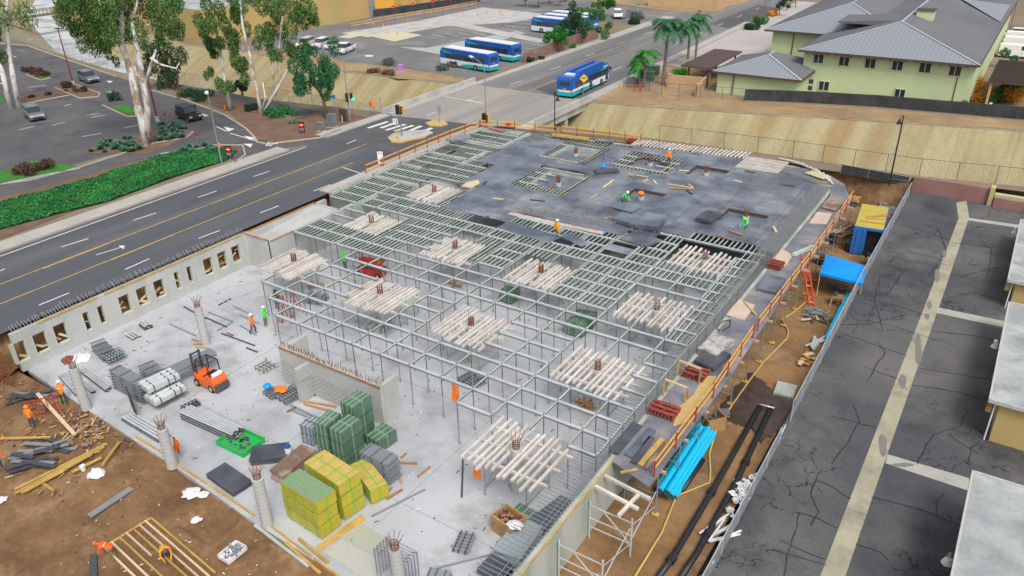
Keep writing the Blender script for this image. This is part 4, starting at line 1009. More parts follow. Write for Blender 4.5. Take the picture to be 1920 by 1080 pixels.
def wrapped(label,p0,p1,r,n,z):
    a,b_=P(*p0,z),P(*p1,z); d=(b_-a); L=d.length; an=math.atan2(d.y,d.x); t=thing('beam_bundle',label,'beam bundle',tuple((a+b_)/2-Vector((0,0,z-SL))),an,'wrapped beam bundles')
    for i in range(n):
        k=MB(); k.box((0,(i-(n-1)/2)*r*2.1,z-SL),(L,r*1.9,r*1.5),m=m_grwrap if 0 else m_alu); k.tube((-L/2+.02,(i-(n-1)/2)*r*2.1,z-SL+r*.5),(L/2-.02,(i-(n-1)/2)*r*2.1,z-SL+r*.5),r*.9,n=8); k.build('beam',t)
    for x in (-L*.3,L*.15,L*.35): MB().box((x,0,z-SL),(.05,n*r*2.2,r*2.6),m=m_dsteel).build('strap',t)
    return t
wrapped('silver wrapped beams, upper bundle left of the forklift forks',(268,728),(328,700),.22,3,-1.75)
wrapped('silver wrapped beams, lower bundle left of the forklift forks',(280,752),(338,722),.22,3,-2.45)
b=MB().box((0,0,.75),(.06,2.1,1.5),m=m_black); o=b.build('black_panel'); q=P(252,772,SL); o.location=q; o.rotation_euler=(0,0,R(68)); tag(o,'black upright panel in front of the prop pile','panel')
# forklift
def wheel(t,x,y,z,r,w,n=14,rim=m_silver):
    k=MB(); k.tube((x,y-w/2,z),(x,y+w/2,z),r,n=n,m=m_rubber); o=k.build('wheel',t)
    MB().tube((x,y-w/2-.01,z),(x,y+w/2+.01,z),r*.55,n=8,m=rim).build('rim',o); return o
ft=thing('forklift','orange forklift truck with black mast carrying a long beam pack on its forks','forklift',P(396,722,SL),math.atan2((P(366,708,SL)-P(422,736,SL)).y,(P(366,708,SL)-P(422,736,SL)).x))
MB().side([(-1.25,.25),(-1.3,.8),(-1.05,1.15),(-.35,1.15),(-.2,.75),(.55,.75),(.75,1.05),(.95,1.0),(.95,.25)],1.15,m_fork).build('body',ft)
MB().box((-1.3,0,.42),(.25,1.1,.45),m=m_dsteel).build('counterweight',ft)
MB().side([(-.75,1.15),(-.75,1.35),(-.3,1.3),(-.2,.85),(.3,.82),(.3,.75),(-.4,.75)],.6,m_black).build('seat',ft)
k=MB().mat(m_black)
for x,y in ((-.85,.45),(-.85,-.45),(.6,.48),(.6,-.48)): k.bar((x,y,1.0),(x*.85,y*.95,2.15),.06,.06)
k.bar((-.75,.45,2.15),(.52,.45,2.15),.06,.06);k.bar((-.75,-.45,2.15),(.52,-.45,2.15),.06,.06)
for i in range(6): k.bar((-.7+i*.24,-.45,2.16),(-.7+i*.24,.45,2.16),.04,.04)
k.build('overhead_guard',ft)
MB().tube((-1.0,-.35,1.3),(-1.0,.35,1.3),.17,n=10,m=m_white).build('gas_tank',ft)
k=MB().mat(m_dsteel)
for y in (-.33,.33): k.box((1.15,y,1.25),(.14,.12,2.3))
for z in (.3,1.2,2.3): k.box((1.15,0,z),(.1,.7,.1))
k.build('mast',ft)
for y in (-.32,.32): MB().box((1.85,y,1.0),(1.3,.12,.05),m=m_steel).build('fork',ft)
for x,y in ((.7,.52),(.7,-.52),(-.85,.48),(-.85,-.48)): wheel(ft,x,y,.3,.3,.24,rim=mat('cream_rim',(.6,.55,.25),.6))
ld=thing('beam_pile','dark steel beam pack lifted on the forklift forks','steel beam pack',P(358,684,SL+1.05),math.atan2((P(394,668,SL)-P(326,699,SL)).y,(P(394,668,SL)-P(326,699,SL)).x))
for i in range(5):
    for j in range(2): MB().box((0,(i-2)*.2,.12+j*.18),(3.6,.15,.14),m=m_steel).build('beam',ld)
# scissor lift
st_=thing('scissor_lift','red scissor lift with raised guard basket under the beam grid','scissor lift',P(698,515,SL),R(15))
MB().side([(-1.2,.15),(-1.2,.75),(1.2,.75),(1.2,.15)],1.15,m_redp).build('base',st_)
k=MB().mat(m_redp)
for z in (.85,1.1): k.bar((-1,.3,z),(1,-.3,z+.25),.08,.08)
k.box((0,0,1.35),(2.4,1.15,.12)); k.build('platform',st_)
k=MB().mat(m_redp)
for x in (-1.15,-.4,.4,1.15):
    for y in (-.55,.55): k.bar((x,y,1.35),(x,y,2.35),.05,.05)
for y in (-.55,.55):
    for z in (1.85,2.35): k.bar((-1.15,y,z),(1.15,y,z),.05,.05)
for x in (-1.15,1.15): k.bar((x,-.55,2.35),(x,.55,2.35),.05,.05)
k.build('guard_basket',st_)
for x,y in ((-.85,.55),(.85,.55),(-.85,-.55),(.85,-.55)): wheel(st_,x,y,.25,.25,.2)
# tray, crate, loose bits
def opentray(name,cat,label,p0,p1,p2,ztop,zb,m,fillm,wall=.07,n=26):
    ct,L,w,an=rect(p0,p1,p2,ztop); t=thing(name,label,cat,(ct.x,ct.y,zb),an); h=ztop-zb
    k=MB().mat(m)
    k.box((0,w/2,h/2),(L,wall,h));k.box((0,-w/2,h/2),(L,wall,h));k.box((L/2,0,h/2),(wall,w,h));k.box((-L/2,0,h/2),(wall,w,h));k.box((0,0,.06),(L,w,.05)); k.build('shell',t)
    k=MB()
    for i in range(n):
        a=random.uniform(0,6.3); c_=(random.uniform(-L*.35,L*.35),random.uniform(-w*.35,w*.35),h*.75+random.uniform(-.1,.1)); l=random.uniform(.2,.7)
        k.bar(c_,(c_[0]+math.cos(a)*l*.5,c_[1]+math.sin(a)*l*.5,c_[2]+random.uniform(-.1,.1)),.08,.06,random.choice(fillm))
    k.build('contents',t); return t
opentray('scrap_tray','scrap tray','bright green scrap tray full of dark metal bits beside the white beams',(405,826),(455,850),(487,817),-2.85,SL,m_grn,[m_black,m_dsteel,m_wood,m_silver])
opentray('wooden_crate','crate','orange rimmed wooden crate full of iron parts by the side wall',(922,965),(958,990),(985,968),-2.1,SL,m_wood,[m_dsteel,m_rebar,m_wood],.1,40)
def rag(name,cat,label,c_,r,m,n=5,flat_=.35,group=None):
    vs=[];k=MB().mat(m); c_=Vector(c_)
    N=14
    ringp=[]
    for j in range(4):
        rr=r*(1-j/4); ringp.append([(c_.x+rr*math.cos(6.283*i/N)*random.uniform(.7,1.2),c_.y+rr*math.sin(6.283*i/N)*random.uniform(.6,1.1),c_.z+.03+flat_*r*(j/4)**.6*random.uniform(.6,1.3)) for i in range(N)])
    vs=sum(ringp,[])+[(c_.x,c_.y,c_.z+flat_*r)]; fs=[(j*N+i,j*N+(i+1)%N,(j+1)*N+(i+1)%N,(j+1)*N+i) for j in range(3) for i in range(N)]+[(3*N+i,3*N+(i+1)%N,4*N) for i in range(N)]
    k.add(vs,fs); return k.solo(name,label,cat,group,smooth=False)
ZD=-3.3
rag('plastic_bag','plastic bag','white bulging plastic bag on the dirt beside the yellow timbers',P(181,890,ZD),.55,m_bag,flat_=.7)
rag('plastic_sheet','plastic sheet','crumpled white sheet on the dirt near the excavated hole',P(358,925,ZD),.55,m_bag,flat_=.3); rag('plastic_sheet','plastic sheet','white plastic strip on the dirt left of the slab corner post',P(380,928,ZD),.4,m_bag,flat_=.3)
rag('plastic_sheet','plastic sheet','grey white plastic lump inside the excavated hole',P(368,975,-3.7),.35,m_bag,flat_=.3)
rag('plastic_sheet','plastic sheet','shiny clear plastic heap near the street wall',P(152,672,SL),.8,m_bag,flat_=.25)
rag('plastic_sheet','plastic sheet','white wad at the left frame edge on the dirt',P(2,938,ZD),.35,m_bag,flat_=.5)
rag('scrap_heap','wire heap','brown heap of tangled wire on the slab near the street wall',P(127,676,SL),.6,m_rebar,flat_=.5)
rag('plastic_sheet','plastic sheet','white plastic hanging over the orange rimmed crate',P(966,985,-2.1),.45,m_bag,flat_=.5)
t=thing('bucket','white bucket on the dirt between the timbers and the bag','bucket',P(157,882,ZD)); MB().tube((0,0,0),(0,0,.35),.13,.16,n=12,m=m_white).build('body',t); MB().tube((0,0,.35),(0,0,.37),.17,n=12,m=m_bag).build('rim',t)
t=thing('drum','blue and white drum standing on the dark sheet pile','drum',P(541,848,-2.7)); MB().tube((0,0,0),(0,0,.4),.2,n=12,m=m_white).build('body',t); MB().tube((0,0,.4),(0,0,.6),.2,.15,n=12,m=m_blue).build('lid',t)
# wheelbarrow-like heap of parts at lower left
opentray('parts_heap','parts heap','white bag spilling grey metal clamps on the dirt at the bottom',(408,1040),(428,1052),(455,1020),-3.05,ZD,m_bag,[m_silver,m_steel,m_white],.05,60)
# loose sticks
STK=[]
def stick(p0,p1,z,w,h,m,name,cat,label,group=None,z1=None):
    b=MB().bar(P(*p0,z),P(*p1,z if z1 is None else z1),w,h,m); return b.solo(name,label,cat,group)
for p0,p1,lb in (((750,868),(782,869),'middle'),((783,894),(806,875),'right'),((754,907),(741,877),'left'),((710,938),(735,914),'lower left'),((725,936),(754,918),'lower right'),((752,858),(762,850),'short upper')):
    stick(p0,p1,SL+.06,.12,.1,m_wood,'timber_offcut','timber offcut',f'brown timber offcut on the slab right of the frame pile, {lb} one')
stick((697,968),(797,918),SL+.06,.09,.09,m_steel,'loose_prop','steel prop','long grey prop lying on the slab between the bundles and the corner'); stick((866,932),(868,862),SL+.06,.1,.1,m_dsteel,'loose_prop','steel prop','dark prop lying beside the nearest timber platform')
stick((817,1066),(920,1040),SL+.06,.08,.08,m_steel,'loose_prop','steel prop','grey tube lying at the bottom middle towards the side wall')
for i,(p0,p1) in enumerate((((318,607),(368,630)),((345,575),(385,598)),((400,560),(430,573)),((390,585),(437,603)),((385,595),(425,613)),((383,604),(415,615)),((407,620),(435,605)),((410,572),(433,560)),((430,555),(470,572)),((450,590),(485,606)),((415,625),(478,648)),((395,630),(430,642)),((450,610),(480,628)),((462,652),(482,660)),((420,560),(448,578)),((440,575),(475,592)))):
    stick(p0,p1,SL+.06,.09,.08,(m_steel,m_dsteel,m_alu)[i%3],'loose_prop','steel prop',f'loose steel prop on the open slab around the round column, {ORD[i]} from the wall',group='loose props around the round column')
for i,(p0,p1) in enumerate((((562,750),(630,762)),((570,757),(618,770)),((538,772),(555,764)),((545,760),(600,785)),((560,745),(600,739)),((545,768),(590,787)))):
    stick(p0,p1,SL+.08,.14,.08,(m_wood,m_wood,m_wood,m_steel,m_dsteel,m_steel)[i],'loose_board','board',f'loose board left of the green bundles, {ORD[i]} one from the back',group='loose boards left of the green bundles')
for i,(p0,p1) in enumerate((((363,645),(378,645)),((360,636),(372,640)),((366,650),(390,652)),((426,624),(438,629)))):
    stick(p0,p1,SL+.06,.14,.06,m_wood,'timber_offcut','timber offcut',f'short brown offcut by the round column, {ORD[i]} one from the left',group='offcuts at the round column foot')
b=MB()
for x0,y0,n_ in ((710,535,8),(1095,762,9),(590,538,6),(850,535,6)):
    t=thing('timber_heap','brown timber scrap heap under the beam grid '+{710:'behind the scissor lift',1095:'near the walkway side',590:'near the street side',850:'in the middle'}[x0],'timber scrap',P(x0,y0,SL))
    for i in range(n_): a=random.uniform(0,6.3); MB().bar((-.7*math.cos(a),-.7*math.sin(a),.1+i*.04),(.7*math.cos(a)+.2,.7*math.sin(a),.12+i*.04),.14,.05,m_wood).build('board',t)
# dirt corner: yellow timbers, grey sheets, debris
for i,(p0,p1) in enumerate((((27,918),(200,832)),((28,925),(195,838)),((40,924),(172,852)),((45,922),(120,882)),((135,885),(190,858)),((0,822),(95,820)),((192,872),(223,830)),((82,908),(100,920)))):
    stick(p0,p1,ZD+.12+.03*i,.14,.1,m_woody,'long_timber','timber',f'long yellow timber across the lower left dirt, {ORD[i]} one from the top',group='long yellow timbers on the dirt')
stick((167,968),(247,915),ZD+.1,.42,.07,m_steel,'steel_plank','plank','wide grey steel plank alone on the dirt')
stick((175,1040),(175,1090),ZD+.1,.35,.07,m_dsteel,'steel_plank','plank','dark grey plank at the bottom edge left of the timber frame')
stick((70,738),(140,815),ZD+.5,.22,.12,m_woodp,'leaning_timber','timber','pale timber leaning over the red grille by the dirt workers',z1=ZD+.25)
stick((0,640),(46,624),-1.6,.25,.15,m_joist,'steel_waler','beam','pale green beam jutting in from the left frame edge')
t=thing('red_grille','red steel grille propped on the dirt near the slab edge','grille',P(88,775,ZD),R(-35))
for i in range(9): MB().bar((0,-.9+i*.22,.1),(0,-.9+i*.22,1.2),.04,.04,m_redp).build('bar',t)
k=MB().mat(m_redp); k.bar((0,-.95,.1),(0,.95,.1),.06,.06);k.bar((0,-.95,1.2),(0,.95,1.2),.06,.06); k.build('frame',t)
t=thing('formwork_rack','dark red lattice formwork standing at the left frame edge','formwork rack',P(8,720,ZD),R(10))
for i in range(8): MB().bar((-1.5+i*.35,0,0),(-1.5+i*.35,0,3.0),.05,.05,m_rebar).build('upright',t)
k=MB().mat(m_rebar)
for i in range(9): k.bar((-1.6,.03,.2+i*.33),(1.2,.03,.2+i*.33),.05,.05)
k.build('crossbar',t)
for i,(x0,y0,m_) in enumerate(((70,870,m_dsteel),(55,850,m_dsteel),(60,745,m_dsteel),(98,845,m_dsteel))):
    t=thing('grey_boards','loose grey boards strewn on the dirt '+('beside the yellow timbers','behind the yellow timbers','next to the leaning timber','near the debris chips')[i],'boards',P(x0,y0,ZD))
    for j in range(6): a=R(40)+random.uniform(-.5,.5); l=random.uniform(.8,1.8); c_=(random.uniform(-.6,.6),random.uniform(-.6,.6)); MB().bar((c_[0]-l*math.cos(a)/1.2,c_[1]-l*math.sin(a)/1.2,.08+.05*j),(c_[0]+l*math.cos(a)/1.2,c_[1]+l*math.sin(a)/1.2,.1+.06*j),.28,.04,random.choice((m_dsteel,m_steel,m_dsteel))).build('board',t)
k=MB()
for i in range(380):
    r1=random.random(); px=random.gauss(165,38) if r1<.6 else random.gauss(60,60); py=random.gauss(800,24) if r1<.6 else random.gauss(780,60)
    q=P(px,py,ZD+.06)
    if q.y>19.4 or q.x<-58: continue
    a=random.uniform(0,3.14); l=random.uniform(.1,.6); k.bar(q,(q.x+l*math.cos(a),q.y+l*math.sin(a),q.z+random.uniform(0,.08)),random.uniform(.05,.14),.04,random.choice((m_wood,m_wood,m_woodp,m_woody,m_redw,m_dsteel)))
for i in range(130):
    q=P(random.uniform(100,640),random.uniform(850,1080),ZD+.03)
    if q.y>18.4: continue
    k.bar(q,(q.x+random.uniform(-.15,.15),q.y+random.uniform(-.15,.15),q.z+.02),.05,.04,random.choice((m_wood,m_bag,m_dsteel,m_woodp)))
tag(k.solo('wood_debris','scattered timber chips and offcuts over the dirt corner','debris'),kind='stuff')
# timber wall frame being nailed
t=thing('stud_wall','yellow timber stud frame lying on the dirt with two workers on it','timber frame',P(283,975,ZD+.1))
o0=P(283,975,ZD+.1)
def fb(p0,p1,nm,w=.11,z=.0): MB().bar(P(*p0,ZD+.1)-o0+Vector((0,0,z)),P(*p1,ZD+.1)-o0+Vector((0,0,z)),w,.1,m_woody).build(nm,t)
fb((192,1028),(283,971),'plate'); fb((283,971),(403,1074),'rail')
A0=P(283,971,ZD+.1)-o0;A1=P(192,1028,ZD+.1)-o0;D0=(P(403,1074,ZD+.1)-P(283,971,ZD+.1))
for f_,l in ((.12,1.05),(.25,1.1),(.38,.95),(.52,.42),(.66,.9),(.82,.9),(.97,.8)):
    s_=A0.lerp(A1,f_)+Vector((0,0,.05)); MB().bar(s_,s_+D0*l,.1,.1,random.choice((m_woody,m_woodp))).build('stud',t)
# edge form along slab
b=MB().mat(m_woody)
for a,c_ in (((255,820),(325,862)),((330,870),(430,935)),((432,937),(478,968)),((505,985),(585,1045)),((588,1048),(640,1085))): b.bar(P(*a,-3.2),P(*c_,-3.2),.08,.22)
b.solo('edge_formboard','yellow edge board along the near rim of the concrete slab','form board')
for i,(p0,p1,m_) in enumerate((((478,985),(578,1062),m_joist),((535,1018),(600,1075),m_woody),((560,1010),(615,1055),m_woody))): stick(p0,p1,ZD+.15,.16,.1,m_,'waling_timber','timber','timber lying along the slab edge at the bottom, '+ORD[i]+' from the dirt side')
k=MB()
for i in range(420):
    x=random.uniform(-56,-15); y=random.uniform(20,46); l=random.choice((.06,.08,.12,.3)); a=random.uniform(0,3.14)
    k.bar((x,y,SL+.02),(x+l*math.cos(a),y+l*math.sin(a),SL+.02),.05,.03,random.choice((m_wood,m_dsteel,m_dsteel,m_bag,m_rebar)))
tag(k.solo('slab_litter','small scraps and dirt specks scattered over the open concrete slab','litter'),kind='stuff')
# crane-like steel frames pack at the bottom
t=thing('frame_pack','pack of upright galvanised frames around the bottom edge column','frame pack',P(752,1085,SL),R(0))
for s in (-1,1):
    for i in range(5):
        k=MB().mat(m_steel); y=-.6+i*.22; x=s*1.0
        k.bar((x+.0,y,0),(x,y,2.1),.05,.05); k.bar((x-.0,y,2.1),(x*.55,y,1.9),.04,.04); k.build('upright',t)
k=MB().mat(m_steel)
for i in range(7): k.bar((-1,-.6+i*.16,2.05),(1,-.6+i*.16,2.05),.03,.03)
k.build('tie_bar',t)
# ================================================================ THINGS ON THE DECK AND WALKWAY
def dsheets(lb,p0,p1,p2,h,n,m=m_plyd): return slabpile('sheet_pile','sheet pile',lb,p0,p1,p2,.05+h,m,n,.03)
dsheets('dark plywood pile in the middle of the deck, left half',(1147,408),(1192,422),(1206,408),.45,4,m_ply)
dsheets('dark plywood pile in the middle of the deck, right half',(1195,420),(1234,426),(1243,402),.5,4,m_ply)
dsheets('dark sheet lying over joists in front of the central pile',(1160,448),(1212,463),(1225,448),.08,1,m_ply)
dsheets('low dark pile with a blue lamp stand on it at the back of the deck',(1114,317),(1118,323),(1160,318),.25,2,m_plyd)
dsheets('thin sheets pile by the kneeling worker in green',(1142,387),(1183,398),(1200,388),.12,2,m_ply)
dsheets('curled dark sheets left of the right hand deck opening',(1305,408),(1335,415),(1348,398),.4,3,m_plyd)
dsheets('grey mattress like sheet pile at the street side rail',(836,259),(848,264),(876,252),.35,2,m_ply)
for i,(p0,p1,m_) in enumerate((((1108,372),(1120,364),m_woodp),((1132,410),(1145,406),m_wood),((1178,326),(1215,332),m_woodp),((1180,330),(1192,328),m_woody),((1205,342),(1215,336),m_woodp),((1225,338),(1230,344),m_woodp),((1250,345),(1300,352),m_woodp),((1252,352),(1302,354),m_wood),((1290,345),(1298,350),m_woodp),((1367,432),(1392,440),m_wood),((1345,441),(1368,449),m_wood),((1273,319),(1292,321),m_woodp),((994,374),(1022,377),m_dsteel),((1288,356),(1298,364),m_dsteel),((1130,352),(1150,338),m_woodp),((1376,338),(1390,342),m_woodp),((905,345),(912,340),m_dsteel),((924,372),(944,374),m_woodp),((905,410),(916,405),m_dsteel),((1397,320),(1416,324),m_dsteel),((1465,345),(1490,350),m_dsteel),((1450,425),(1456,435),m_woodp),((1536,347),(1560,349),m_woody),((1530,340),(1552,342),m_wood))):
    stick(p0,p1,.09,.2,.07,m_,'deck_offcut','offcut',f'short loose board on the plywood deck, {ORD[i]} in the scatter',group='loose offcuts on the plywood deck')
b=MB().prism(pts([(866,350),(874,343),(896,338),(900,344),(884,353)],.03),.03,.1,m_woodp); b.solo('pale_sheet','small cream coloured sheet at the left edge of the plywood deck','plywood sheet')
for lb,l,m_,z in (('pale plywood sheet on the walkway beside the white platform',[(1361,590),(1386,561),(1416,572),(1396,600)],m_ply2,.09),('pale sheet on the walkway behind the red bars',[(1450,490),(1465,466),(1487,478),(1472,500)],m_ply2,.09),('pinkish plywood sheet beside the blue container side of the walkway',[(1518,418),(1532,397),(1560,400),(1550,420)],m_ply2,.09)):
    MB().prism(pts(l,z),.046,z,m_).solo('plywood_sheet',lb,'plywood sheet')
slabpile('sheet_pile','sheet pile','white topped sheet pile on the walkway, upper one',(1308,652),(1344,666),(1362,632),.5,mat('pale_board',(.50,.47,.43),.8,col2=(.2,.2,.21),s1=1.2,contrast=(.45,.6)),4,.03)
slabpile('sheet_pile','sheet pile','blue topped sheet pile on yellow timbers in the walkway middle',(1302,675),(1338,690),(1350,655),.4,m_plyd,4,.03)
slabpile('sheet_pile','sheet pile','small slate sheet pile beside the orange ladder top',(1420,540),(1455,548),(1470,520),.3,m_ply,3,.03)
slabpile('sheet_pile','sheet pile','tan tray like sheet pile at the far end of the walkway',(1541,388),(1567,394),(1580,380),.25,m_brply,2,.03)
for i,(p0,p1,w,m_) in enumerate((((1150,848),(1195,795),.62,m_plyd),((1178,855),(1223,805),.5,m_ply),((1188,868),(1222,820),.35,m_plyd),((1200,872),(1243,822),.3,m_woody),((1210,878),(1250,830),.22,m_brply))): stick(p0,p1,.14,w,.08,m_,'walkway_board','board','long board at the near end of the walkway, '+ORD[i]+' from the wall side')
stick((1163,886),(1195,880),.2,.12,.1,m_woody,'walkway_board','board','yellow timber crosswise at the near end of the walkway')
stick((1488,478),(1525,462),.25,.3,.25,m_joist,'steel_profile','steel profile','pale green steel profile across the walkway behind the ladder')
stick((1395,565),(1417,590),.14,.12,.08,m_woodp,'timber_offcut','timber offcut','pale timber offcut on the pale sheet of the walkway'); 
def clamps(px,py,L,lb,rz=0):
    t=thing('clamp_stack',lb,'steel clamp stack',P(px,py,.06),R(rz))
    for r in range(3):
        for i in range(8):
            k=MB().mat(m_clamp); y=-.5+r*.42; x=-L/2+L*(i+.5)/8
            k.box((x,y,.12),(.07,.42,.22)); k.box((x+random.uniform(-.04,.04),y+random.uniform(-.1,.1),.3),(.16,.14,.12)); k.build('clamp',t)
        MB().box((0,-.5+r*.42,.33),(L,.22,.05),m=m_clamp).build('channel',t)
clamps(1305,702,1.5,'rear stack of rusty red clamps on the walkway'); clamps(1246,772,1.7,'front stack of rusty red clamps on the walkway'); clamps(1455,499,1.1,'small stack of red bars beside the orange ladder'); clamps(1185,266,.9,'red steel bundle at the end of the back rail')
for lb,a,c_ in (('rear wooden sawhorse over the red clamps on the walkway',(1272,700),(1312,716)),('front wooden sawhorse over the red clamps on the walkway',(1246,736),(1286,752))):
    p,q=P(*a,.05),P(*c_,.05); t=thing('sawhorse',lb,'sawhorse',tuple(p)); d=q-p
    MB().bar((0,0,.95),tuple(d+Vector((0,0,.95))),.1,.12,m_woodp).build('top_beam',t)
    for e in (Vector((0,0,0)),d):
        for s in (-.12,.12): MB().bar(tuple(e+Vector((0,s*2,0))),tuple(e+Vector((0,0,.95))),.09,.09,m_wood).build('leg',t)
b=MB().mat(mat('sawdust',(.55,.38,.15),.95,fine=.2))
b.sheet(pts([(1270,765),(1300,740),(1320,705),(1345,705),(1290,790),(1262,800)],.075),.075); tag(b.solo('sawdust','spread of yellow sawdust around the sawhorses','sawdust'),kind='stuff')
hp=MB(); hp.path([tuple(P(x,y,.1)) for x,y in ((1350,620),(1343,615),(1355,602),(1370,600),(1368,612),(1355,620))],.03,5,m_black); hp.solo('hose','black hose ring on the bare part of the walkway','hose')
for i in range(5):
    stick((1036,251+i*.9),(1104,259+i*.9),.12+.09*(i%3),.2,.1,m_woody,'orange_beam','beam','orange yellow timber of the long pile by the back rail, '+ORD[i]+' from the back')
MB().box(tuple(P(953,233,.3)),(.7,.5,.7),.2,m_orange).box(tuple(P(953,233,.7)),(.5,.4,.1),.2,m_redp).solo('orange_box','orange box at the back corner of the deck by the rail','box')
for i,(a_,b_) in enumerate((((930,236),(965,240)),((1118,262),(1150,266)),((920,240),(945,246)))):
    stick(a_,b_,.14,.7,.12,(m_plyd,m_ply,m_redw)[i],'deck_board','board',('dark flat board at the back corner beside the orange box','thin slate sheet on the back edge near the red bundle','reddish board heap at the back corner of the deck')[i])
# lamp stand
t=thing('lamp_stand','blue lamp stand on the low dark pile at the back of the deck','lamp stand',P(1131,312,.3)); MB().tube((0,0,0),(0,0,.5),.28,.05,n=8,m=m_tarp).build('base',t); MB().tube((0,0,.5),(0,0,1.9),.03,n=5,m=m_blue).build('pole',t)
b=MB().ball(tuple(P(1202,362,.95)),(.33,.33,.2),m_orange); b.solo('column_cover','orange cover on the column bars beside the kneeling worker','cap')
# ================================================================ TRENCH SIDE
ZT=-3.28
def pipe(lb,pp,r,m,name='pipe',cat='pipe',group=None,z=None,n=10):
    z=ZT+r if z is None else z; k=MB(); k.path([tuple(P(x,y,z)) for x,y in pp],r,n,m); return k.solo(name,lb,cat,group,smooth=True)
cnt=0
for lv in range(3):
    for i in range(3 if lv<2 else 2):
        a,c_=P(1243+4,925,ZT),P(1322,808,ZT); d=(c_-a).normalized(); n=Vector((-d.y,d.x,0)); off=n*(-.62+.42*i+.1*lv)-d*(.3*lv+random.uniform(0,.4))
        k=MB(); z=.2+.37*lv; e=a+off+Vector((0,0,z)); f2=c_+off*1+Vector((0,0,z)); k.tube(e,f2,.19,n=12,m=m_pipeb,cap=False); k.tube(f2,e,.165,n=12,m=m_dsteel,cap=True)
        k.solo('blue_pipe',f'bright blue pipe of the trench stack, {NM[lv]} layer, {ORD[i]} from the wall','pipe','stack of blue pipes in the trench',smooth=False)
for i in range(3):
    a,c_=P(1555+i*5,636-i*2,ZT+.2)-Vector((.25,0,0)),P(1600+i*3,553,ZT+.2)-Vector((.45,0,0)); MB().tube(a,c_,.15,n=10,m=m_pipeb).solo('blue_pipe',f'bright blue pipe along the alley fence, {ORD[i]} from the trench side','pipe','blue pipes along the alley fence')
for lb,pp in (('long black drain pipe, left one of the pair',[(1232,1085),(1262,1045),(1345,905),(1425,762)]),('long black drain pipe, right one of the pair',[(1275,1085),(1305,1040),(1380,905),(1447,762)])):
    t0=P(*pp[1],ZT); t=thing('drain_pipe',lb,'pipe',tuple(t0))
    k=MB(); k.path([tuple(P(x,y,ZT+.2)-t0) for x,y in pp],.17,10,m_pipek); k.build('pipe',t,smooth=True)
    for q in ([.3,.62] if 'left' in lb else [.42,.75]):
        i=int(q*(len(pp)-1)); a=P(*pp[i],ZT+.2);c_=P(*pp[i+1],ZT+.2); f_=q*(len(pp)-1)-i; m0=a+(c_-a)*f_-t0; d=(c_-a).normalized(); MB().tube(m0-d*.2,m0+d*.2,.24,n=10,m=m_pipek).build('coupling',t)
pipe('silver end bar joining the two black pipes',[(1424,758),(1452,765)],.06,m_alu,'end_bar','bar',z=ZT+.5)
pipe('black short pipe beside the blue pipe stack',[(1279,920),(1318,862)],.16,m_pipek)
pipe('long yellow brown hose winding through the trench',[(1188,1085),(1240,1000),(1256,960),(1268,930),(1330,905),(1332,885),(1330,850),(1345,800),(1390,735),(1430,680),(1475,635),(1478,620),(1466,600),(1495,580),(1528,550)],.06,m_hose,'hose','hose')
pipe('thin hose near the container in the trench',[(1560,430),(1575,445),(1590,440),(1588,420),(1575,410)],.05,m_hose,'hose','hose')
# container
ct,L,w,an=rect((1600,424),(1659,433),(1685,392),-.62); LL=6.06; WW=2.44
t=thing('shipping_container','blue shipping container with one door open and yellow plywood on its roof','container',(ct.x,ct.y,ZT),an)
hh=-.62-ZT; b=MB().mat(m_cblue)
Lx=WW;Ly=6.06
b.mat(m_black).box((0,.2,hh/2),(Lx-.2,Ly-.6,hh-.12)).mat(m_cblue); b.box((-Lx/2+.04,0,hh/2),(.08,Ly,hh));b.box((Lx/2-.04,0,hh/2),(.08,Ly,hh));b.box((0,Ly/2-.04,hh/2),(Lx,.08,hh));b.box((0,0,.08),(Lx,Ly,.1))  # black block fills the inside, standing in for shade past the open door
for i in range(22):
    y=-Ly/2+.2+i*.27
    for s in(-1,1): b.box((s*(Lx/2+.01),y,hh/2),(.05,.12,hh-.3))
b.box((0,-Ly/2+.03,hh-.1),(Lx,.1,.2)); b.build('body',t)
d1=MB().box((-Lx/4-.05,-Ly/2-.03,hh/2-.05),(Lx/2-.1,.07,hh-.25),m=m_cblue); dd=d1.build('door',t)
k=MB().mat(m_silver)
for x in (-.85,-.35): k.tube((x,-Ly/2-.1,.1),(x,-Ly/2-.1,hh-.15),.03,n=6)
k.build('lock_bar',dd); MB().box((Lx/2+.06,-Ly/2+.6,hh/2-.05),(.07,1.1,hh-.25),m=m_cblue).build('door',t)
MB().box((0,0,hh-.02),(Lx-.1,Ly-.1,.05),m=m_cblue).build('roof',t)
MB().box((.02,0,.02),(2.2,5.6,.03),m=m_black)
k=MB().box((Lx/2+.05,-1.0,hh*.62),(.02,.5,.9),m=m_white); k.box((Lx/2+.05,-.2,hh*.35),(.02,.4,.35)); k.build('marking',t)
b=MB().box((0,0,0),(2.36,5.9,.03),m=mat('yellow_ply',(.52,.42,.05),.6,col2=(.45,.38,.07),s1=.6,fine=.1)); o=b.build('yellow_roof_sheet'); o.location=(ct.x,ct.y,-.585); o.rotation_euler=(0,0,an); tag(o,'yellow plywood covering the roof of the blue container','plywood sheet')
for i,(p0,p1) in enumerate((((1625,407),(1665,401)),((1626,409),(1660,411)),((1612,414),(1657,420)),((1640,406),(1668,405)))): stick(p0,p1,-.52,.12,.08,m_wood,'roof_timber','timber',f'short brown timber on the container roof, {ORD[i]} from the back',group='timbers on the container roof')
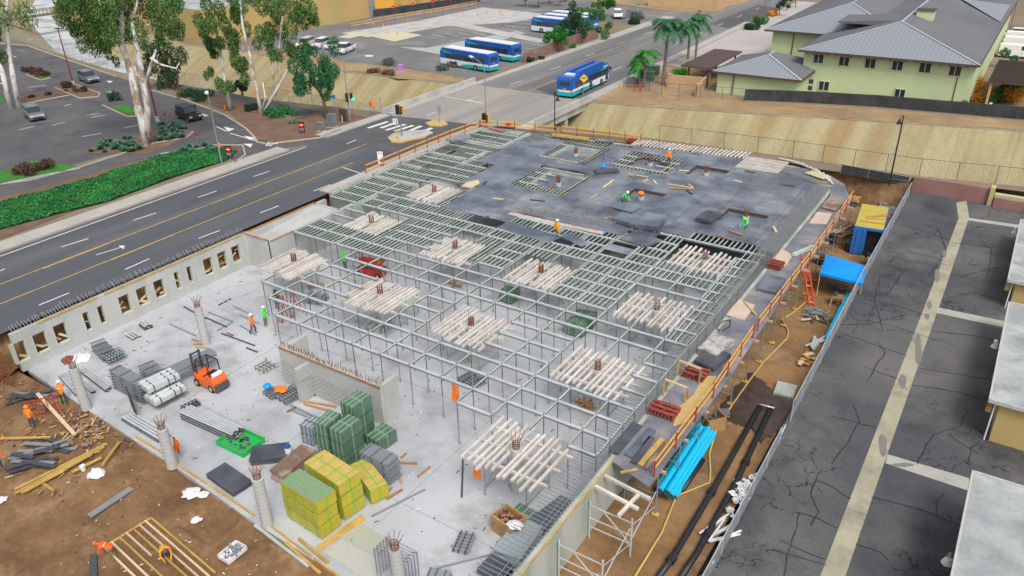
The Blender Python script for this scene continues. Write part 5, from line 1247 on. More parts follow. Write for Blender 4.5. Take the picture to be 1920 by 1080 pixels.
# canopy
q=[P(1551,477,-1.2),P(1625,499,-1.2),P(1618,532,-1.2),P(1537,511,-1.2)]; cc=sum(q,Vector())/4
t=thing('canopy','bright blue tarpaulin canopy on thin posts in the trench','canopy',(cc.x,cc.y,ZT))
o0=Vector((cc.x,cc.y,ZT)); v=[x-o0 for x in q]; ap=sum(v,Vector())/4+Vector((0,0,.25))
k=MB().mat(m_tarp)
for i in range(4): k.quad([v[i],v[(i+1)%4],ap]); k.quad([v[i],v[(i+1)%4],v[(i+1)%4]-Vector((0,0,.22)),v[i]-Vector((0,0,.22))])
k.build('cover',t)
for x in v: MB().tube((x.x*.97,x.y*.97,0),(x.x*.97,x.y*.97,x.z),.035,n=6,m=m_woodp).build('post',t)
# ladder
a,c_=P(1522,572,ZT),P(1507,478,.5); t=thing('ladder','orange ladder leaning from the trench to the walkway','ladder',tuple(a)); d=c_-a; s=Vector((.22,0,0))
for z in(-1,1): MB().bar(tuple(s*z),tuple(d+s*z),.09,.12,m_orange if 0 else mat('ladder_orange',(.85,.07,.015),.5)).build('rail',t)
for i in range(9): MB().bar(tuple(-s+d*(i+.5)/9),tuple(s+d*(i+.5)/9),.05,.05,m_white if i%3==0 else MT['ladder_orange']).build('rung',t)
# trench odds and ends
def heap(lb,px,py,n,m,l,w,name='timber_heap',cat='timber heap',z=ZT,ang=None,spread=.3):
    t=thing(name,lb,cat,P(px,py,z))
    for i in range(n):
        a=(random.uniform(0,3.14) if ang is None else R(ang)+random.gauss(0,.18)); ll=l*random.uniform(.6,1); c_=(random.gauss(0,spread),random.gauss(0,spread)); MB().bar((c_[0]-ll/2*math.cos(a),c_[1]-ll/2*math.sin(a),.06+.05*i*.6),(c_[0]+ll/2*math.cos(a),c_[1]+ll/2*math.sin(a),.08+.05*i*.6),w,.06,m if not isinstance(m,(list,tuple)) else random.choice(m)).build('piece',t)
    return t
heap('fan of pale brown timbers left of the blue container',1583,435,14,[m_woodp,m_wood],3.0,.12,ang=65,spread=.5)
heap('bundle of silver profiles beside the white fence bottom',1528,645,7,m_alu,1.9,.16,'profile_heap','profile heap',ang=80,spread=.25)
heap('heap of grey steel clips near the orange ladder',1527,592,22,m_steel,.9,.1,'clip_heap','steel heap',spread=.35)
heap('broken orange plywood bits by the fence',1515,675,9,[m_wood,m_woodp,m_woody],.9,.3,spread=.4)
heap('scattered boards beside the grey clip heap',1555,610,8,[m_wood,m_dsteel,m_woodp],1.0,.15,spread=.7)
heap('scattered wood pieces behind the canopy',1570,545,7,[m_wood,m_dsteel],1.2,.15,spread=.5)
heap('orange boards at the back of the trench',1600,375,6,[m_wood,m_woodp],2.0,.5,spread=.6)
def sacks(lb,px,py,n,sx,sy):
    q0=P(px,py,ZT); t=thing('sack_heap',lb,'sack heap',q0)
    for i in range(n):
        c_=Vector((random.gauss(0,sx),random.gauss(0,sy),.1+random.uniform(0,.35))); r=random.uniform(.12,.26); k=MB().mat(m_bag); k.ball(tuple(c_),(r,r*random.uniform(.6,1.1),r*random.uniform(.4,.8)),n=6,k=4)
        k.v=[(v[0]+random.uniform(-.07,.07),v[1]+random.uniform(-.07,.07),v[2]+random.uniform(-.06,.06)) for v in k.v]; k.build('sack',t)
sacks('white crumpled sacks and cans at the far fence corner',1690,400,16,.35,.9); sacks('white crumpled sacks against the near alley fence',1392,930,40,.22,1.0); sacks('white sacks near the container side fence',1655,465,14,.2,.9)
heap('white tubes at the foot of the near alley fence',1352,1000,9,m_bag,2.2,.1,'tube_heap','tube heap',ang=62,spread=.35)
slabpile('pale_box','box','pale wooden box lid beside the black pipes',(1450,735),(1487,744),(1495,722),-3.0,m_joist,2,ZT)
t=thing('saw_table','orange topped saw table beside the blue pipes','saw table',P(1568,572,ZT),R(10)); MB().box((0,0,.8),(.9,.8,.05),m=m_wood).build('top',t)
for x,y in((-.4,-.35),(.4,-.35),(.4,.35),(-.4,.35)): MB().bar((x*1.2,y*1.2,0),(x,y,.78),.07,.07,m_woodp).build('leg',t)
k=MB().tube((-.2,0,.85),(-.2,.1,1.15),.18,n=8,m=m_dsteel); k.build('saw',t)
wp_=[]; w0=[(1350,760),(1372,735),(1392,715),(1402,698),(1430,712),(1445,730),(1475,748),(1498,765),(1480,800),(1452,812),(1425,830),(1412,808),(1390,795),(1366,790)]
for i in range(len(w0)):
    a_,b_=w0[i],w0[(i+1)%len(w0)]
    for k in range(4): wp_.append((a_[0]+(b_[0]-a_[0])*k/4+random.uniform(-5,5),a_[1]+(b_[1]-a_[1])*k/4+random.uniform(-4,4)))
b=MB().mat(mat('wet_patch',(.085,.055,.045),.3,col2=(.05,.035,.03),s1=1.5)).sheet(pts(wp_,ZT+.09),ZT+.09); wo=b.build('wet_ground'); tag(wo,None,None,None,'structure')
# wheelbarrow, bin, generators
opentray('wooden_bin','bin','wooden bin hanging beside the walkway near the red clamps',(1310,770),(1330,790),(1345,765),-2.3,ZT,m_wood,[m_dsteel],.06,6)
t=thing('wheelbarrow','grey wheelbarrow under the walkway edge near the blue pipe stack','wheelbarrow',P(1350,785,ZT),R(30)); MB().side([(-.5,.6),(-.35,.25),(.3,.25),(.55,.6)],.6,m_silver).build('tub',t); MB().tube((.6,-.05,.2),(.6,.05,.2),.2,n=10,m=m_rubber).build('wheel',t)
for s in(-.25,.25): MB().bar((-1.1,s,.6),(.6,s*.3,.2),.05,.05,m_woody).build('handle',t)
for lb,px,py in (('yellow and black compactor behind the far walkway end',1600,386),('yellow machine beside the canopy at the fence',1633,498)):
    t=thing('compactor',lb,'machine',P(px,py,ZT)); MB().box((0,0,.3),(.6,.6,.5),m=m_dsteel).build('engine',t); MB().side([(-.4,.5),(-.4,.8),(.3,.85),(.45,.5)],.6,m_woody).build('cover',t); MB().bar((-.3,0,.7),(-.9,0,1.2),.05,.4,m_black).build('handle',t)
for lb,px,py in (('black bin under the canopy corner',1537,495),('black drum beside the container door',1590,470),('black box under the walkway by the timbers',1560,455)):
    t=thing('barrel',lb,'barrel',P(px,py,ZT)); MB().tube((0,0,0),(0,0,.85),.33,.36,n=12,m=m_black).build('body',t); MB().tube((0,0,.85),(0,0,.89),.38,n=12,m=m_dsteel).build('rim',t)
opentray('steel_skip','skip','grey steel skip behind the blue container',(1650,385),(1685,389),(1690,368),-2.4,ZT,m_grwrap,[m_alu,m_steel],.06,20)
# ================================================================ FENCES
def fence(label,q,h=2.0,step=3.0,mt=None,name='chain_link_fence',post=m_steel,mesh=True,gap=.22,r=.03,lean=0,group=None,wire=.012,top=True):
    q=[Vector(p) for p in q]; t=thing(name,label,'fence',tuple(q[0]),group=group); o0=q[0]; k=MB().mat(mt or m_steel); tr=MB().mat(post)
    for i in range(len(q)-1):
        a,c_=q[i]-o0,q[i+1]-o0; L=(c_-a).length; n=max(1,round(L/step))
        for j in range(n+(i==len(q)-2)):
            p=a+(c_-a)*(j/n); MB().tube(p,p+Vector((0,0,h)),r,n=5,m=post).build('post',t)
        if top: tr.bar(a+Vector((0,0,h)),c_+Vector((0,0,h)),.035,.035)
        if mesh=='solid': k.bar(a+Vector((0,0,h*.5)),c_+Vector((0,0,h*.5)),.02,h*.96)
        elif mesh:
            d=(c_-a)/L; m_=int(L/gap)
            for j in range(m_):
                p=a+d*(j*gap); k.bar(p+Vector((0,0,.02)),p+d*h*.5+Vector((0,0,h)),wire,wire); k.bar(p+d*h*.5+Vector((0,0,.02)),p+Vector((0,0,h)),wire,wire)
    if top: tr.build('top_rail',t)
    if mesh: k.build('mesh',t)
    return t
fq=lambda l,z=0:[tuple(P(x,y,z)) for x,y in l]
fence('tall chain link fence along the left channel bank behind the parking lot',fq([(0,72),(50,84),(100,100),(218,133)]),2.6,3.5,gap=.3)
fence('chain link fence on the channel bank behind the trees',fq([(218,133),(350,163),(430,178)]),2.2,3.5,gap=.35)
fence('chain link fence between the multi trunk tree and the bridge',fq([(500,187),(610,207),(690,222),(716,208)]),1.9,2.5,gap=.3)
fence('chain link fence in front of the bus yard on the dry bank',fq([(560,82),(640,112),(740,125),(830,140),(880,152)]),2.0,4,gap=.35,wire=.015)
fence('dark chain link fence posts along the channel behind the deck',[(-35.5,84.6,0),(-20.3,85.9,0),(-7.6,86.2,0),(2.5,88.0,0),(12,89.6,0)],1.9,3.6,post=m_dsteel,gap=.4,wire=.012)
fence('black chain link fence in front of the palms',fq([(1195,165),(1240,178),(1305,183)]),1.7,3,post=m_black,gap=.3)
fence('black chain link fence left of the dark screened fence',fq([(1312,183),(1395,190)]),1.7,3,post=m_black,gap=.3)
fence('long black screened fence in front of the lime green building',fq([(1396,188),(1500,192),(1640,200),(1800,214),(1960,228)]),1.55,3.2,mt=m_mesh,post=m_dsteel,mesh='solid',name='screen_fence')
fence('low black silt screen at the back of the trench',[(-14.6,83.3,0-.0),(-12,83.9,-.3),(-8.2,84.4,-.6)],1.0,3,mt=m_mesh,post=m_steel,mesh='solid',name='screen_fence')
fence('silver mesh fence between the trench and the alley, near part',[(-7.6,16,-3.1),(-7.65,30,-3.1),(-7.7,40,az(40))],1.25,2.6,post=m_alu,gap=.14,wire=.016,mt=m_steel)
fence('silver mesh fence between the trench and the alley, far part',[(-7.75,42.5,az(42)),(-7.9,62,az(62)),(-7.9,84,az(84))],1.5,2.6,post=m_alu,gap=.18,wire=.018,mt=m_steel)
b=MB().mat(m_bag)
for i in range(60): y=16+i*.42; b.bar((-7.9,y,-2.9),(-7.75+random.uniform(-.15,.15),y+random.uniform(.3,1.0),-2.6+random.uniform(-.3,.4)),.06,.05,random.choice((m_bag,m_alu,m_steel)))
b.solo('fence_wrap','white torn wrap caught along the near alley fence','torn wrap')
t=thing('construction_gate','brown timber gate posts beside the signal at the bridge corner','gate',P(645,228,0)); 
for x in(-.5,0,.5): MB().box((x,0,.85),(.32,.2,1.7),m=m_eave).build('panel',t)
MB().tube((.1,-.4,0),(.1,-.4,.9),.08,n=8,m=m_lime).build('post',t)
# ================================================================ PEOPLE
def person(label,loc,face,pose='stand',vest=m_orange,trou=m_jean,hat=m_white,hatc=True):
    """one skinned body, clothed by material, plus vest and hard hat"""
    J={'pel':(0,0,.95),'sp':(0,.0,1.2),'ch':(0,0,1.42),'nk':(0,.01,1.54),'hd':(0,.03,1.66),'ht':(0,.02,1.77)}
    for s,n in((-1,'l'),(1,'r')):
        J['h'+n]=(s*.1,0,.9);J['k'+n]=(s*.12,.02,.5);J['a'+n]=(s*.12,-.03,.09);J['t'+n]=(s*.14,.16,.04)
        J['s'+n]=(s*.2,0,1.44);J['e'+n]=(s*.27,.0,1.16);J['w'+n]=(s*.25,.12,.92);J['p'+n]=(s*.25,.16,.84)
    def bend(names,piv,a):
        p=Vector(piv); M=Matrix.Rotation(-a,3,'X')
        for n in names: J[n]=tuple(p+M@(Vector(J[n])-p))
    up=['sp','ch','nk','hd','ht']+[a+n for a in 'sewp' for n in 'lr']
    if pose=='walk': J['kl']=(-.12,.16,.52);J['al']=(-.12,.12,.1);J['tl']=(-.14,.3,.06);J['ar']=(.12,-.28,.12);J['tr']=(.13,-.12,.04);J['kr']=(.12,-.06,.5)
    if pose=='bend':
        bend(up,(0,0,.95),R(72)); 
        for n,s in(('l',-1),('r',1)): J['e'+n]=(s*.27,.5,.78);J['w'+n]=(s*.18,.62,.52);J['p'+n]=(s*.16,.66,.44);J['k'+n]=(s*.14,.08,.5)
    if pose=='kneel':
        for k in J: J[k]=(J[k][0],J[k][1],J[k][2]-.42)
        J['kl']=(-.15,.36,.5);J['al']=(-.15,.3,.08);J['tl']=(-.16,.48,.04);J['kr']=(.13,.1,.07);J['ar']=(.13,-.34,.08);J['tr']=(.13,-.46,.05)
        bend(up,(0,0,.53),R(42))
        for n,s in(('l',-1),('r',1)): J['w'+n]=(s*.15,.72,.42);J['p'+n]=(s*.14,.8,.36);J['e'+n]=(s*.27,.48,.6)
    if pose=='reach':
        for n,s in(('l',-1),('r',1)): J['e'+n]=(s*.26,.28,1.3);J['w'+n]=(s*.2,.5,1.38);J['p'+n]=(s*.2,.6,1.4)
        bend(up,(0,0,.95),R(14))
    B=[('pel','sp','v'),('sp','ch','v'),('ch','nk','v'),('nk','hd','f'),('hd','ht','f')]
    for n in 'lr': B+=[('pel','h'+n,'t'),('h'+n,'k'+n,'t'),('k'+n,'a'+n,'t'),('a'+n,'t'+n,'b'),('ch','s'+n,'v'),('s'+n,'e'+n,'v'),('e'+n,'w'+n,'v'),('w'+n,'p'+n,'f')]
    RD={'pel':(.15,.12),'sp':(.15,.115),'ch':(.17,.125),'nk':(.06,.06),'hd':(.09,.105),'ht':(.07,.08)}
    for n in 'lr': RD.update({'h'+n:(.095,.1),'k'+n:(.065,.07),'a'+n:(.05,.055),'t'+n:(.045,.035),'s'+n:(.075,.075),'e'+n:(.048,.048),'w'+n:(.033,.033),'p'+n:(.035,.02)})
    keys=list(J); pv=[J[k] for k in keys]; rd=[RD[k] for k in keys]; ed=[(keys.index(a),keys.index(b)) for a,b,_ in B]
    seg=[(Vector(J[a]),Vector(J[b]),c) for a,b,c in B]
    for n,s in(('l',-1),('r',1)):
        p=Vector(J['p'+n]); d=(p-Vector(J['w'+n])).normalized(); sd=Vector((1,0,0)); pi=keys.index('p'+n)
        for q in range(4):
            e1=p+d*(.04+.006*(q in(1,2)))+sd*(.018*(q-1.5)); e2=e1+d*.03+Vector((0,.012,-.014)); i0=len(pv); pv+=[tuple(e1),tuple(e2)]; rd+=[(.009,.009),(.008,.008)]; ed+=[(pi,i0),(i0,i0+1)]; seg.append((p,e2,'f'))
        e1=Vector(J['w'+n]).lerp(p,.5)-sd*s*.035; i0=len(pv); pv.append(tuple(e1+d*.03)); rd.append((.009,.009)); ed.append((keys.index('w'+n),i0)); seg.append((p,e1,'f'))
    me=bpy.data.meshes.new('person'); me.from_pydata(pv,ed,[]); o=bpy.data.objects.new('tmp',me); C.objects.link(o)
    mo=o.modifiers.new('s','SKIN'); mo.use_smooth_shade=True; mo2=o.modifiers.new('u','SUBSURF'); mo2.levels=1; mo2.render_levels=1
    for i,r in enumerate(rd): me.skin_vertices[0].data[i].radius=r
    me.skin_vertices[0].data[0].use_root=True
    dg=bpy.context.evaluated_depsgraph_get(); m2=bpy.data.meshes.new_from_object(o.evaluated_get(dg)); bpy.data.objects.remove(o)
    m2.materials.clear(); ML={'v':0,'t':1,'f':2,'b':3}
    for m in (vest,trou,m_skin,m_boot): m2.materials.append(m)
    for p in m2.polygons:
        c=p.center; best=9;bk='v'
        for a,b,k in seg:
            ab=b-a; t=max(0,min(1,(c-a).dot(ab)/max(ab.length_squared,1e-9))); dd=(c-(a+ab*t)).length-(.08 if k in'v' else 0)
            if dd<best: best=dd;bk=k
        p.material_index=ML[bk]; p.use_smooth=True
    root=thing('person',label,'person',loc,face)
    b=bpy.data.objects.new('body',m2); C.objects.link(b); b.parent=root
    hd=Vector(J['hd']);ht=Vector(J['ht']); d=(ht-hd).normalized()
    k=MB(); c_=hd+d*.07
    ax=d.orthogonal().normalized(); ay=d.cross(ax); N=12; vs=[];fs=[]
    rings=[(-.01,.165),(.0,.125),(.06,.115),(.11,.075),(.13,.01)]
    for h,r in rings:
        for i in range(N): t=6.283*i/N; vs.append(c_+d*h+ax*r*math.cos(t)+ay*r*math.sin(t))
    for j in range(4):
        for i in range(N): fs.append((j*N+i,j*N+(i+1)%N,(j+1)*N+(i+1)%N,(j+1)*N+i))
    k.mat(hat).add(vs,fs); k.build('hard_hat',root,smooth=True)
    # reflective vest stripes
    k=MB().mat(mat('reflective_stripe',(.75,.78,.45),.4)); sp=Vector(J['sp']);ch=Vector(J['ch']); dd=(ch-sp).normalized(); ax=Vector((1,0,0)); ay=dd.cross(ax).normalized()
    for f_,r in((.15,.165),):
        c0=sp+dd*f_*.3
        for i in range(14):
            t0,t1=6.283*i/14,6.283*(i+1)/14; pp=lambda t,h:c0+dd*h+ax*r*1.02*math.cos(t)+ay*(r*.86)*math.sin(t); k.quad([pp(t0,0),pp(t1,0),pp(t1,.045),pp(t0,.045)])
    k.build('vest_stripe',root)
    return root
yel=mat('yellow_orange',(.95,.36,.01),.7)
person('worker in orange vest and jeans standing on the joists before the plywood',P(1045,447),R(170),'walk',yel,m_jeanl,m_white)
person('worker in orange vest standing at the far opening of the deck',P(1253,309),R(200),'stand',m_orange,m_jean,m_white)
person('worker in green vest and white helmet kneeling at the middle deck opening',P(1166,379),R(-80),'kneel',m_green,m_dsteel,m_white)
person('worker in green helmet and blue shirt bending in the right deck opening',P(1400,428),R(160),'kneel',m_green,m_jeanl,m_green)
person('worker in orange shirt and white helmet walking on the open slab',P(476,626,SL),R(-60),'walk',m_orange,m_jean,m_white)
person('worker in green vest and khaki trousers at the corner of the beam grid',P(499,611,SL),R(-70),'stand',m_green,m_khaki,m_white)
person('worker in dark green vest near the red ladder under the grid',P(521,580,SL),R(10),'stand',mat('dark_vest',(.02,.10,.05),.7),m_jeanl,m_black)
person('worker in bright green shirt behind the grid near the scissor lift',P(648,505,SL),R(30),'walk',m_green,m_jean,m_green)
person('worker in orange leaning on the red scissor lift',P(716,521,SL),R(90),'reach',m_orange,m_jean,m_white)
person('worker in orange with white helmet on the dirt next to the plain column',P(122,757,ZD),R(60),'reach',m_orange,mat('dark_green_trousers',(.02,.07,.06),.8),m_white)
person('worker in orange vest on the dirt beside the leaning timber',P(63,803,ZD),R(30),'stand',m_orange,m_jean,m_orange)
person('worker in orange red jacket cut by the left frame edge',P(2,882,ZD),R(-90),'reach',MT['ladder_orange'],m_jean,m_white)
person('worker in orange jacket bending over the left end of the timber frame',P(216,1050,ZD),R(120),'bend',mat('jacket_red_orange',(.9,.12,.02),.7),m_khaki,m_orange)
person('worker in yellow orange jacket bending on the middle of the timber frame',P(312,1048,ZD),R(-110),'bend',yel,m_jean,m_dsteel)
def cloth(lb,px,py,z,h,m,zz=None):
    q=P(px,py,z); n=7; k=MB().mat(m); vs=[]
    for i in range(n):
        for j in range(4): vs.append((q.x+(j-1.5)*.16+random.uniform(-.03,.03),q.y+math.sin(j*2.+i)*.07,q.z-h*i/(n-1)))
    k.add(vs,[(i*4+j,i*4+j+1,i*4+j+5,i*4+j+4) for i in range(n-1) for j in range(3)])
    k.add([(v[0],v[1]+.05,v[2]) for v in vs],[(i*4+j,i*4+j+4,i*4+j+5,i*4+j+1) for i in range(n-1) for j in range(3)])
    return k.solo('hanging_vest',lb,'vest',smooth=True)
cloth('orange vest hanging from a beam of the open grid',852,722,-.25,1.3,m_orange)
cloth('orange jacket hung on the column beside the white beams',326,822,-1.6,1.1,m_orange)
cloth('orange rag hanging under the nearest white timber platform',893,878,-1.0,.7,m_orange)
rag('orange_vest','vest','orange vest thrown on the beam pallet left of the inner wall',P(527,730,-2.7),.5,m_orange,flat_=.4)
MB().ball(tuple(P(501,724,-2.55)),(.3,.3,.2),m_tarp).solo('blue_helmet','blue lid on the small steel pile left of the orange vest','lid')
for lb,px,py in (('red step ladder standing under the grid corner, left one',535,600),('red step ladder standing under the grid corner, right one',556,590)):
    t=thing('step_ladder',lb,'ladder',P(px,py,SL)); 
    for s in(-.25,.25):
        for y,m_ in((-.5,m_redp),(.5,m_redp)): MB().bar((s,y,0),(s*.7,0,2.3),.06,.05,m_).build('rail',t)
    for i in range(7): MB().bar((-.23,-.5+.07*i,.3*i+.15),(.23,-.5+.07*i,.3*i+.15),.06,.04,m_silver).build('step',t)
# ================================================================ BUSES AND CARS
def bus(label,loc,rz,L=12.0,tank=False,group=None):
    t=thing('bus',label,'bus',loc,rz,group); Wd=2.55; hh=2.95
    prof=[(-L/2,.35),(-L/2,2.6),(-L/2+.25,hh),(L/2-.5,hh),(L/2-.05,2.3),(L/2,1.1),(L/2-.05,.35)]
    MB().side(prof,Wd,m_blue).build('body',t)
    for s in(-1,1):
        k=MB().mat(m_busw); y=s*(Wd/2+.006)
        def q(l,mm,e=0): k.mat(mm); p=[(a,y+s*e,c_) for a,c_ in l]; k.quad(p if s<0 else p[::-1])
        q([(-L/2+.02,.36),(L/2-.06,.36),(L/2-.02,1.3),(-L/2+.02,1.3)],m_busw)
        q([(-L/2+.02,.36),(L/2-4.2,.36),(L/2-5.5,.75),(-L/2+4,.95),(-L/2+.02,.95)],m_teal,.006)
        q([(L/2-4,2.1),(L/2-.6,2.75),(L/2-.3,2.5),(L/2-1.2,2.2)],m_teal,.008)
        k.build('livery_band',t)
        k=MB().mat(m_glass); n=7
        for i in range(n):
            x0=-L/2+.9+i*(L-2.2)/n; k.box((x0+(L-2.2)/n/2,s*(Wd/2+.012),1.78),((L-2.2)/n-.12,.03,.85))
        k.build('side_window',t)
    for x in(L/2-.75,-.2): MB().box((x,-(Wd/2+.02),1.35),(.95,.03,1.8),m=m_glass).build('door',t)
    MB().box((L/2-.04,0,1.85),(.06,2.2,1.25),m=m_glass).build('windshield',t)
    MB().box((L/2-.18,0,2.65),(.2,1.7,.25),m=m_black).build('sign_box',t)
    k=MB().box((-L/2-.01,0,.62),(.04,Wd-.1,.55),m=m_teal); k.box((-L/2-.01,0,1.02),(.04,Wd-.1,.25),m=m_busw); k.build('rear_band',t)
    MB().box((-L/2-.02,0,2.05),(.04,1.5,.5),m=m_glass).build('rear_window',t)
    for y in(-1.05,1.05): MB().box((-L/2-.04,y,.95),(.05,.18,.3),m=m_redl).build('tail_light',t)
    MB().box((-L/2-.05,0,1.35),(.05,.35,.18),m=m_orange).build('rear_sign',t)
    for x in(-L/2+2.9,L/2-2.6):
        for s in(-1,1): wheel(t,x,s*1.15,.5,.5,.32)
    if tank:
        k=MB().mat(m_blue)
        for s in(-1,1): k.side([(-L/2+2.2,hh),(-L/2+2.6,hh+.42),(L/2-1.9,hh+.42),(L/2-1.2,hh)],.75); 
        n=len(k.v)//2
        k.v=[(v[0],v[1]+(-.7 if i<n else .7),v[2]) for i,v in enumerate(k.v)]
        k.build('roof_tank',t); MB().box((-L/2+1.6,0,hh+.12),(.9,1.3,.2),m=m_busw).build('roof_unit',t)
        text_mesh('TRANSIT' if 0 else '- - -',.01,m_busw,'mark',t,(0,0,-5),(0,0,0)) if 0 else None
        MB().box((L/2-1.3,-(Wd/2+.014),2.62),(1.5,.02,.14),m=m_busw).build('lettering',t)
        for s in(-1,1): MB().bar((L/2,s*1.3,2.2),(L/2+.3,s*1.5,1.9),.12,.3,m_black).build('mirror',t)
    else:
        MB().box((-.3,0,hh+.04),(L-1.2,2.1,.12),m=m_busw).build('roof_panel',t)
    return t
bus('blue and teal city bus driving away over the bridge',P(1105,170)+Vector((-1.2,.4,.0)),R(92),12,True)
bus('parked blue bus with white roof nearest the road in the yard, front one',P(880,127),R(172),11.2,group='buses parked in the yard')
bus('parked blue bus with white roof standing behind the nearest parked bus',P(918,111)+Vector((0,1,0)),R(172),11.2,group='buses parked in the yard')
for i,y in enumerate((0,3.9,7.8)): bus(('blue bus in the far row half hidden by trees, nearest one','blue bus in the far row half hidden by trees, middle one','blue bus in the far row half hidden by trees, farthest one')[i],P(1046,64)+Vector((-.5-.4*i,y+.5,0)),R(174),11.2,group='buses parked in the yard')
def hd(a,b):
    v=P(*b)-P(*a); return math.atan2(v.y,v.x)
def car(label,loc,rz,m,kind='suv',name='parked_car',cat='car',group=None):
    t=thing(name,label,cat,loc,rz,group); Wd=1.85
    if kind=='suv': body=[(-2.3,.35),(-2.35,.95),(-2.2,1.05),(.95,1.05),(2.1,.9),(2.3,.7),(2.25,.35)]; cab=[(-2.2,1.04),(-2.0,1.66),(.25,1.68),(1.05,1.04)]; h=1.68
    elif kind=='sedan': body=[(-2.3,.32),(-2.35,.85),(-1.6,.98),(1.0,.95),(2.1,.8),(2.3,.6),(2.25,.32)]; cab=[(-1.7,.96),(-1.0,1.42),(.2,1.42),(1.05,.94)]; h=1.42
    elif kind=='pickup': body=[(-2.8,.45),(-2.8,1.1),(-.75,1.1),(1.3,1.12),(2.6,1.02),(2.75,.8),(2.7,.45)]; cab=[(-.8,1.1),(-.7,1.8),(.8,1.8),(1.4,1.1)]; h=1.8
    elif kind=='van': body=[(-2.7,.35),(-2.75,1.5),(-2.6,2.1),(1.2,2.1),(1.9,1.3),(2.6,1.1),(2.7,.35)]; cab=[(.4,1.35),(.4,1.98),(1.1,1.98),(1.85,1.32)]; h=2.1
    else: body=[(-2.1,.5),(-2.1,1.1),(.7,1.12),(1.9,1.08),(2.0,.6),(1.95,.5)]; cab=[(-2.0,1.1),(-1.95,1.8),(.45,1.8),(.75,1.1)]; h=1.8
    MB().side(body,Wd,m).build('body',t)
    g_=MB().side(cab,Wd*.88 if kind!='van' else Wd+.02,m_glass).build('cabin_glass',t)
    xs_=[p[0] for p in cab if p[1]>h-.2]
    if kind!='van': MB().box(((min(xs_)+max(xs_))/2,0,h),(max(xs_)-min(xs_)+.1,Wd*.84,.06),m=m).build('roof',t)
    if kind=='suv':
        for s in(-.6,.6): MB().bar((min(xs_),s,h+.07),(max(xs_),s,h+.07),.04,.05,m_silver).build('roof_rail',t)
    if kind=='pickup':
        MB().box((-1.8,0,1.12),(1.8,1.5,.04),m=m_black).build('bed',t)
    xf=max(p[0] for p in body)
    for s in(-.65,.65):
        MB().box((xf-.08,s,.75),(.14,.38,.16),m=m_lens).build('headlight',t); MB().box((-abs(min(p[0] for p in body))+.0,s*1.1,.85),(.08,.2,.25),m=m_redl).build('tail_light',t)
    MB().box((xf+.0,0,.52),(.06,1.2,.2),m=m_black).build('grille',t)
    for x in(-1.4 if kind!='pickup' else -1.7,1.4 if kind!='pickup' else 1.75):
        for s in(-1,1): wheel(t,x,s*.84,.36,.36,.24)
    for s in(-1,1): MB().box((.75,s*1.0,1.08),(.15,.18,.14),m=m).build('mirror',t)
    return t
car('silver grey estate car near the left frame edge of the parking lot',P(66,222),hd((52,207),(78,230)),m_silver,'suv')
car('dark silver people carrier driving in the lane beside the red lamp post',P(168,153),hd((153,146),(182,157)),m_silver,'suv')
j=car('black open off road car with square body in the driveway',P(356,224),hd((340,212),(378,226)),m_blackp,'jeep'); MB().box((-1.5,1.35,1.0),(.9,.06,.9),R(70),m_blackp).build('open_door',j)
for i,(x,y,k,l) in enumerate(((573,87,'suv','leftmost white car of the row by the bus yard fence'),(602,88,'suv','second white car from the left by the bus yard fence'),(624,90,'sedan','white sedan in the row by the bus yard fence'),(648,98,'pickup','white pickup with dark bed at the end of the row'))): car(l,P(x,y+1),R(-70),m_white,k)
car('small white utility cart at the far corner of the bus yard',P(1158,34),R(-60),m_white,'jeep')
for i,(x,y) in enumerate(((1905,108),(1912,93),(1915,83),(1905,72))): car(('nearest white van parked behind the lime green building','second white van behind the lime green building','third white vehicle behind the lime green building','farthest white vehicle behind the lime green building')[i],P(x,y),R(5),m_white,'van' if i<3 else 'pickup')
# ================================================================ BUILDINGS
def PYp(x,y,Y):
    d=FW*F+RT*(x-960)-UP*(y-540); t=Y/d.y; return Vector((d.x*t,Y,H+d.z*t))
def hip(t,x0,x1,y0,y1,ze,zr,ins,parts=True):
    xm=(x0+x1)/2; A=(xm,y0+ins,zr);Bq=(xm,y1-ins,zr)
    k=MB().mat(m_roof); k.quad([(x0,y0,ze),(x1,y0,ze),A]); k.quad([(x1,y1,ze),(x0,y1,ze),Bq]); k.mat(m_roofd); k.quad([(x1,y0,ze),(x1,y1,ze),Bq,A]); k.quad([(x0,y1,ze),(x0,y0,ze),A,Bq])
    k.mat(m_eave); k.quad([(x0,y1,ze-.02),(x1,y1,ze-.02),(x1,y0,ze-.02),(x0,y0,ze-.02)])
    r=k.build('roof',t); e=MB().mat(m_eave)
    for a,c_ in(((x0,y0),(x1,y0)),((x1,y0),(x1,y1)),((x0,y0),(x0,y1))): e.bar((*a,ze-.12),(*c_,ze-.12),.14,.26)
    e.build('fascia',t)
    e=MB().mat(mat('ridge_cap',(.42,.44,.46),.5))
    for a,c_ in(((x0,y0,ze),A),((x1,y0,ze),A),(A,Bq)): e.bar(Vector(a)+Vector((0,0,.04)),Vector(c_)+Vector((0,0,.04)),.3,.06)
    e.build('ridge_cap',r); return r
gb=thing('lime_building','two storey lime green building with grey hipped metal roof beyond the channel','building',(0,0,0))
MB().box((-17.3,147,2.9),(21.3,61,5.8),m=m_gwall).build('wall',gb)
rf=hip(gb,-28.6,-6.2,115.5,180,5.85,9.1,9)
k=MB().box((-15.6,133,8.9),(2.2,2.2,1.5),m=m_gwall); k.box((-15.6,133,9.7),(2.5,2.5,.12),m=m_eave); k.build('roof_cupola',rf)
k=MB().mat(m_roofd); k.side([(-5,0),(-5,.2),(5,1.0),(5,0)],7,m_roofd); o=k.build('raised_roof',rf); o.location=(-21.5,131,7.9); 
